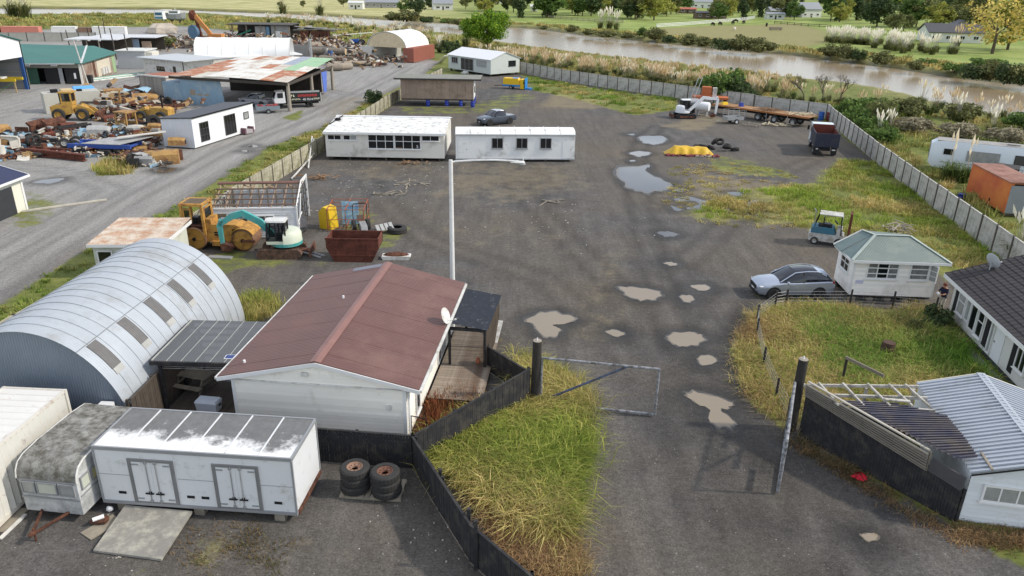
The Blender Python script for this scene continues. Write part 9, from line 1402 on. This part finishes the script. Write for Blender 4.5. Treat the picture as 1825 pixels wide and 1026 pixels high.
# pampas
def pampas_kind(np_, lcol, pcol, spread):
    n = 130; P_ = np.concatenate([NR.normal(size=(n, 2))*.16, np.zeros((n, 1))], 1); lv = blade_mesh('leaves', P_, NR.uniform(1.2, 2.0, n), NR.uniform(.04, .075, n), NR.uniform(0, 6.28, n), NR.uniform(.4, 1.0, n), pick(lcol, n))
    V, Q, Tn = [], [], []; base = pick(pcol, np_, .12)
    for i in range(np_):
        a = NR.uniform(0, 6.28); t = NR.uniform(.05, spread); h = NR.uniform(1.6, 2.5); p = np.array([math.cos(a)*.15, math.sin(a)*.15, .9]); e = np.array([math.cos(a)*t, math.sin(a)*t, h]); d = e-p; pl = e+d/np.linalg.norm(d)*NR.uniform(.55, .85)
        for ph in (0, 1.57):
            s = np.array([math.cos(a+ph), math.sin(a+ph), 0])
            for (p0, p1, p2, w_) in ((p, (p+e)/2, e, .012), (e, e+(pl-e)*.45, pl, .085)): o = len(V); V += [p0, p1-s*w_, p2, p1+s*w_]; Q.append((o, o+1, o+2, o+3)); Tn += [base[i]*(.55 if w_ < .05 else 1)]*4
    return lv, arr_mesh('plumes', np.array(V), np.array(Q), np.zeros((0, 3), int), np.array(Tn), plumem)
LC = [(96, 106, 64), (116, 122, 78), (80, 92, 56), (140, 136, 92)]; PK = {'white': pampas_kind(20, LC, [(238, 234, 222), (228, 222, 206)], .6), 'tan': pampas_kind(17, LC, [(214, 194, 158), (204, 178, 142), (222, 206, 176)], .7), 'mixed': pampas_kind(14, LC, [(226, 214, 188), (236, 230, 214), (206, 186, 150)], .75), 'few': pampas_kind(5, [(88, 104, 54), (104, 118, 64), (74, 90, 48)], [(226, 214, 190)], .5)}
def pampas(label, p, s, kind, group, z=0):
    r = T('pampas_grass', label, 'pampas grass', (p[0], p[1], z), rnd.uniform(0, 360), group); O('leaves', PK[kind][0], r); O('plumes', PK[kind][1], r); r.scale = (s, s, s); return r
NP_ = np.array(NEAR); 
def along(pts, n, off0, off1, rng):
    pts = np.array(pts, float); seg = np.linalg.norm(np.diff(pts, axis=0), axis=1); cum = np.concatenate([[0], np.cumsum(seg)]); out = []
    for t in rng.uniform(0, cum[-1], n): i = min(np.searchsorted(cum, t)-1 if t > 0 else 0, len(seg)-1); u = (t-cum[i])/seg[i]; d = (pts[i+1]-pts[i])/seg[i]; out.append(pts[i]+(pts[i+1]-pts[i])*u+np.array([-d[1], d[0]])*rng.uniform(off0, off1))
    return out
for p in along([(-12, 176), (3, 160), (12, 149), (22, 138), (31, 127), (38, 120)], 170, 1.2, 13, NX): pampas('feathery tan pampas clump in the dense band behind the river fence', p, NX.uniform(.8, 1.2), ['tan', 'mixed', 'tan'][NX.integers(0, 3)], 'pampas behind the river fence')
for p in along([(-95, 335), (-60, 300), (-30, 262), (-16, 222), (-8, 196)], 60, -22, -6, NX): pampas('feathery pampas clump on the near bank beyond the log heaps', p, NX.uniform(.9, 1.5), ['tan', 'mixed', 'white'][NX.integers(0, 3)], 'pampas on the near bank beyond the logs')
for p in along([(40, 121), (47, 113), (58, 113), (66, 104), (70, 90)], 42, 0, 8, NX): pampas('loose pampas clump along the bank right of the fence corner', p, NX.uniform(.75, 1.15), ['mixed', 'few', 'tan'][NX.integers(0, 3)], 'pampas on the right bank')
for p in along([(99.33, 251.88), (109.83, 249.68), (110.92, 229.28), (111.85, 211.89)], 66, -6, 10, NX): pampas('white pampas clump in the long bright band across the river', p, NX.uniform(1.3, 1.9), 'white', 'white pampas across the river')
for i, (p, s, kd, lb) in enumerate([((35.28, 303.79), 2.8, 'white', 'large white pampas clump alone across the river'), ((37.73, 301.01), 2.4, 'white', 'smaller white pampas clump right of the large lone one'), ((31.97, 302.84), 2.5, 'white', 'white pampas clump left of the large lone one'), ((137.59, 246.94), 2.2, 'tan', 'tan pampas clump before the white house'), ((-112.80, 385.76), 4, 'mixed', 'big pampas clump across the river at the upper left'), ((-92.61, 375.24), 4, 'white', 'big white pampas clump across the river left of the hut'), ((-195.62, 309.32), 5, 'white', 'white pampas clump at the upper left corner'), ((-189.78, 306.89), 5, 'white', 'white pampas clump right of the corner one'), ((-13.54, 211.02), 2.2, 'white', 'pale pampas clump left of the round tree'), ((44.37, 92.24), 1.1, 'white', 'tall white-plumed pampas nearest the right fence'), ((47.02, 95.04), 1.0, 'white', 'white-plumed pampas right of the tall one by the fence'), ((41.46, 70.61), 1.5, 'few', 'green pampas with few plumes before the house bus'), ((42.24, 69.59), 1.4, 'few', 'green pampas beside the orange truck box'), ((33.75, 47.25), 1.5, 'white', 'white pampas by the orange truck box at the right edge'), ((59.22, 109.41), 1.3, 'few', 'green pampas on the bank above the bus, left one'), ((60.83, 104.94), 1.3, 'white', 'pampas with white plumes at the bank above the bus'), ((59.50, 94.70), 1.3, 'white', 'pampas with white plumes at the right edge bank'), ((61.99, 117.42), 1.4, 'mixed', 'pampas on the bank left of the water view')]): pampas(lb, p, s, kd, 'lone pampas clumps')
# ---------------------------------------------------------------- grass
def sample(poly, n):
    A = np.array(poly); lo_, hi = A.min(0), A.max(0); out = np.zeros((0, 2))
    while len(out) < n: q = NR.uniform(lo_, hi, (n, 2)); out = np.concatenate([out, q[poly_sd(q, poly) > 0]])
    return out[:n]
def wob(P_, s, k): return np.sin(P_[:, 0]*s+k)+np.sin(P_[:, 1]*s*1.3+k*2)+np.sin((P_[:, 0]+P_[:, 1])*s*.7+k*3)
def grass(name, label, poly, n, h0, h1, w, cols, dry, lean0, lean1, dryb=0):
    m_ = n//28; T_ = sample(poly, m_); T_ = T_[NR.uniform(-1.5, 1.5, m_) < wob(T_, .8, 7)*.8+.7]; ti = NR.integers(0, len(T_), n); tsz = NR.uniform(.5, 1.5, len(T_))[ti]; off = NR.normal(size=(n, 2))*(.16*tsz*(1+h1))[:, None]*(1 if h1 < 1 else 2); P_ = T_[ti]+off
    a = np.where(NR.random(n) < .55, np.arctan2(off[:, 1], off[:, 0]), NR.uniform(-.7, .7, len(T_))[ti]+wob(P_, .5, 1.3)*1.3)+NR.normal(size=n)*.5; f = np.clip(.5+.3*wob(P_, .6, 2.2)+NR.normal(size=n)*.15+NR.normal(size=len(T_))[ti]*.25+dryb, 0, 1)[:, None]; c_ = pick(cols, n)*(1-f)+pick(dry, n)*f; c_ *= 1.3*NR.uniform(.65, 1.3, len(T_))[ti][:, None]
    h = NR.uniform(h0, h1, n)*tsz; me_ = blade_mesh(name, np.concatenate([P_, np.zeros((n, 1))], 1), h, w*NR.uniform(.6, 1.3, n), a, NR.uniform(lean0, lean1, n), c_); return tag(O(name, me_), label, 'grass', kind='stuff')
GC_ = [(110, 124, 46), (128, 138, 58), (92, 110, 40), (146, 148, 72)]; DC = [(164, 146, 92), (178, 160, 108), (142, 122, 76), (150, 142, 88)]; BC = [(132, 104, 74), (150, 122, 88), (112, 88, 64)]
grass('long_grass', 'long matted grass between the black fence and the drive', GRASS[0][0], 50000, .45, .95, .026, GC_, DC, .6, 1.15, -.15); grass('dead_grass', 'dead brown grass at the near end of the verge', DRY[6][0], 9000, .2, .5, .02, DC, BC, .7, 1.1, .1); grass('long_grass', 'long green grass in the garden by the tiled house', [(16, 38), (23.6, 38.2), (22.3, 31), (19, 28.3), (15.6, 27.6), (15.4, 33)], 46000, .35, .75, .026, [(88, 124, 40), (104, 138, 48), (74, 108, 36)], DC, .4, 1.0, -.2); grass('dry_grass', 'dry tan grass along the drive side of the wire fence', [(13.70, 38.52), (11.39, 34.12), (10.79, 30.03), (10.84, 28.28), (11.31, 26.46), (12.6, 26.9), (16.6, 28), (16.8, 34), (18.5, 36.8), (23.5, 37.6), (24, 39.4), (16, 39.2)], 56000, .3, .65, .022, DC+GC_[:2], BC, .6, 1.1, -.25)
grass('rough_grass', 'rough green grass along the right fence', GRASS[2][0], 36000, .18, .5, .04, [(118, 136, 46), (134, 148, 58), (98, 120, 42)], DC, .3, .9, -.1); grass('rough_grass', 'green grass under the river fence', GRASS[3][0], 9000, .25, .55, .06, [(104, 128, 44), (86, 112, 40)], DC, .3, .8, -.1); grass('weeds', 'rust-red dock weeds beside the bungalow deck', [(-3.62, 24.73), (-3.39, 28.32), (-1.35, 29.11), (-1.05, 29.62), (-2.49, 26.35), (-3.38, 24.18)], 4500, .2, .5, .03, [(128, 72, 50), (104, 60, 44), (146, 92, 62)], [(96, 92, 56), (84, 80, 50)], .1, .5, -.1)
grass('verge_grass', 'green verge grass between the road and the mossy fence', [(-28, 37.5), (-28.2, 47), (-26.6, 58), (-26.3, 80), (-23.3, 92), (-21.6, 113), (-18.8, 112), (-20.8, 79), (-22.7, 58), (-23, 46.5), (-25.4, 46.5), (-25.4, 41), (-24, 41), (-25.3, 26), (-28, 26)], 26000, .1, .3, .05, [(96, 116, 44), (112, 128, 56), (82, 100, 40)], DC, .3, .8, -.2); grass('weeds', 'grass tuft by the end of the silver hut', GRASS[5][0], 3500, .3, .7, .025, GC_, DC, .3, .8); grass('weeds', 'weeds growing at the near corner of the scrap rows', GRASS[14][0], 2500, .3, .8, .05, GC_, DC, .2, .6)
grass('bank_grass', 'tall rough grass on the bank beyond the right fence', [(34, 47), (36.5, 60), (43.5, 104), (36, 115), (47, 120), (66, 112), (74, 90), (78, 60), (70, 40), (50, 40)], 42000, .3, .9, .08, [(104, 116, 56), (124, 132, 68), (88, 102, 50)], DC, .2, .8, -.1); grass('bank_grass', 'tall tan grass on the bank behind the river fence', [(.5, 156), (17.5, 134), (36, 114), (42, 119), (58, 152), (46, 165), (18, 198), (0, 222), (-16, 240), (-14, 160)], 46000, .35, .9, .09, [(140, 132, 84), (120, 122, 74), (104, 112, 62)], DC, .2, .7, .0); grass('bank_grass', 'rough grass on the near bank beyond the log heaps', [(-17, 175), (-34, 208), (-58, 225), (-95, 265), (-118, 285), (-150, 255), (-230, 250), (-230, 320), (-175, 360), (-90, 335), (-40, 285), (-14, 250)], 36000, .4, 1.4, .25, [(128, 138, 70), (146, 148, 84), (104, 118, 58)], DC, .2, .7, .05); grass('bank_grass', 'rough grass along the far river bank', [(112, 140), (95, 172), (84, 202), (63, 231), (27, 283), (8, 320), (-56, 366), (-50, 376), (12, 328), (36, 292), (72, 242), (96, 210), (112, 180), (135, 150)], 16000, .4, 1.2, .3, [(116, 120, 66), (96, 104, 56), (136, 134, 82)], DC, .2, .7, .0); grass('fence_weeds', 'dark weeds along the foot of the corrugated fence', [(11.2, 25.6), (11.8, 25.9), (15.3, 20.6), (17.8, 20.5), (17.8, 19.6), (14.6, 19.9)], 7000, .08, .28, .02, [(84, 82, 56), (70, 70, 48), (100, 94, 66)], BC, .5, 1.1, .1); grass('yard_weeds', 'thin yellow-green weeds on the worn yard', [(14.60, 73.20), (20.32, 78.72), (27.41, 71.82), (24.35, 55.40), (17.38, 53.60), (12.13, 56.88)], 9000, .06, .2, .05, [(132, 132, 66), (148, 140, 80)], DC, .6, 1.1, .1)
grass('gravel_weeds', 'sparse orange-brown weeds on the gravel before the insulated box', [(-10.88, 20.42), (-8.91, 20.18), (-6.15, 18.92), (-6.96, 18.00), (-9.93, 18.09)], 900, .04, .14, .03, [(98, 84, 56), (84, 82, 52)], [(104, 84, 60)], .6, 1.1)
def spiky(label, p, n, h, cols, name='flax_plant', z=0):
    P_ = np.concatenate([NR.normal(size=(n, 2))*.06*h, np.zeros((n, 1))], 1); r = T(name, label, 'plant', (p[0], p[1], z)); O('leaves', blade_mesh('leaves', P_, NR.uniform(.7, 1.1, n)*h, np.full(n, .06*max(h, .5)), NR.uniform(0, 6.28, n), NR.uniform(.2, .95, n), pick(cols, n)), r)
spiky('silvery flax inside the corner of the black fence', (-.1, 28.3), 60, 1.1, [(120, 134, 124), (140, 150, 140)]); spiky('yellow-green yucca beside the path of the tiled house', (21.86, 31.58), 60, .8, [(150, 160, 72), (172, 176, 90)]); spiky('green flax behind the white container at the left edge', (-19.2, 26.3), 90, 2.6, [(96, 124, 56), (80, 108, 48)]); 
for k, p in enumerate([(-13.6, 24.6)]): spiky('dry seed-headed grass stalk on the dark deck', p, 14, 1.5, [(190, 170, 124), (170, 150, 104)], 'grass_stalk', .25)
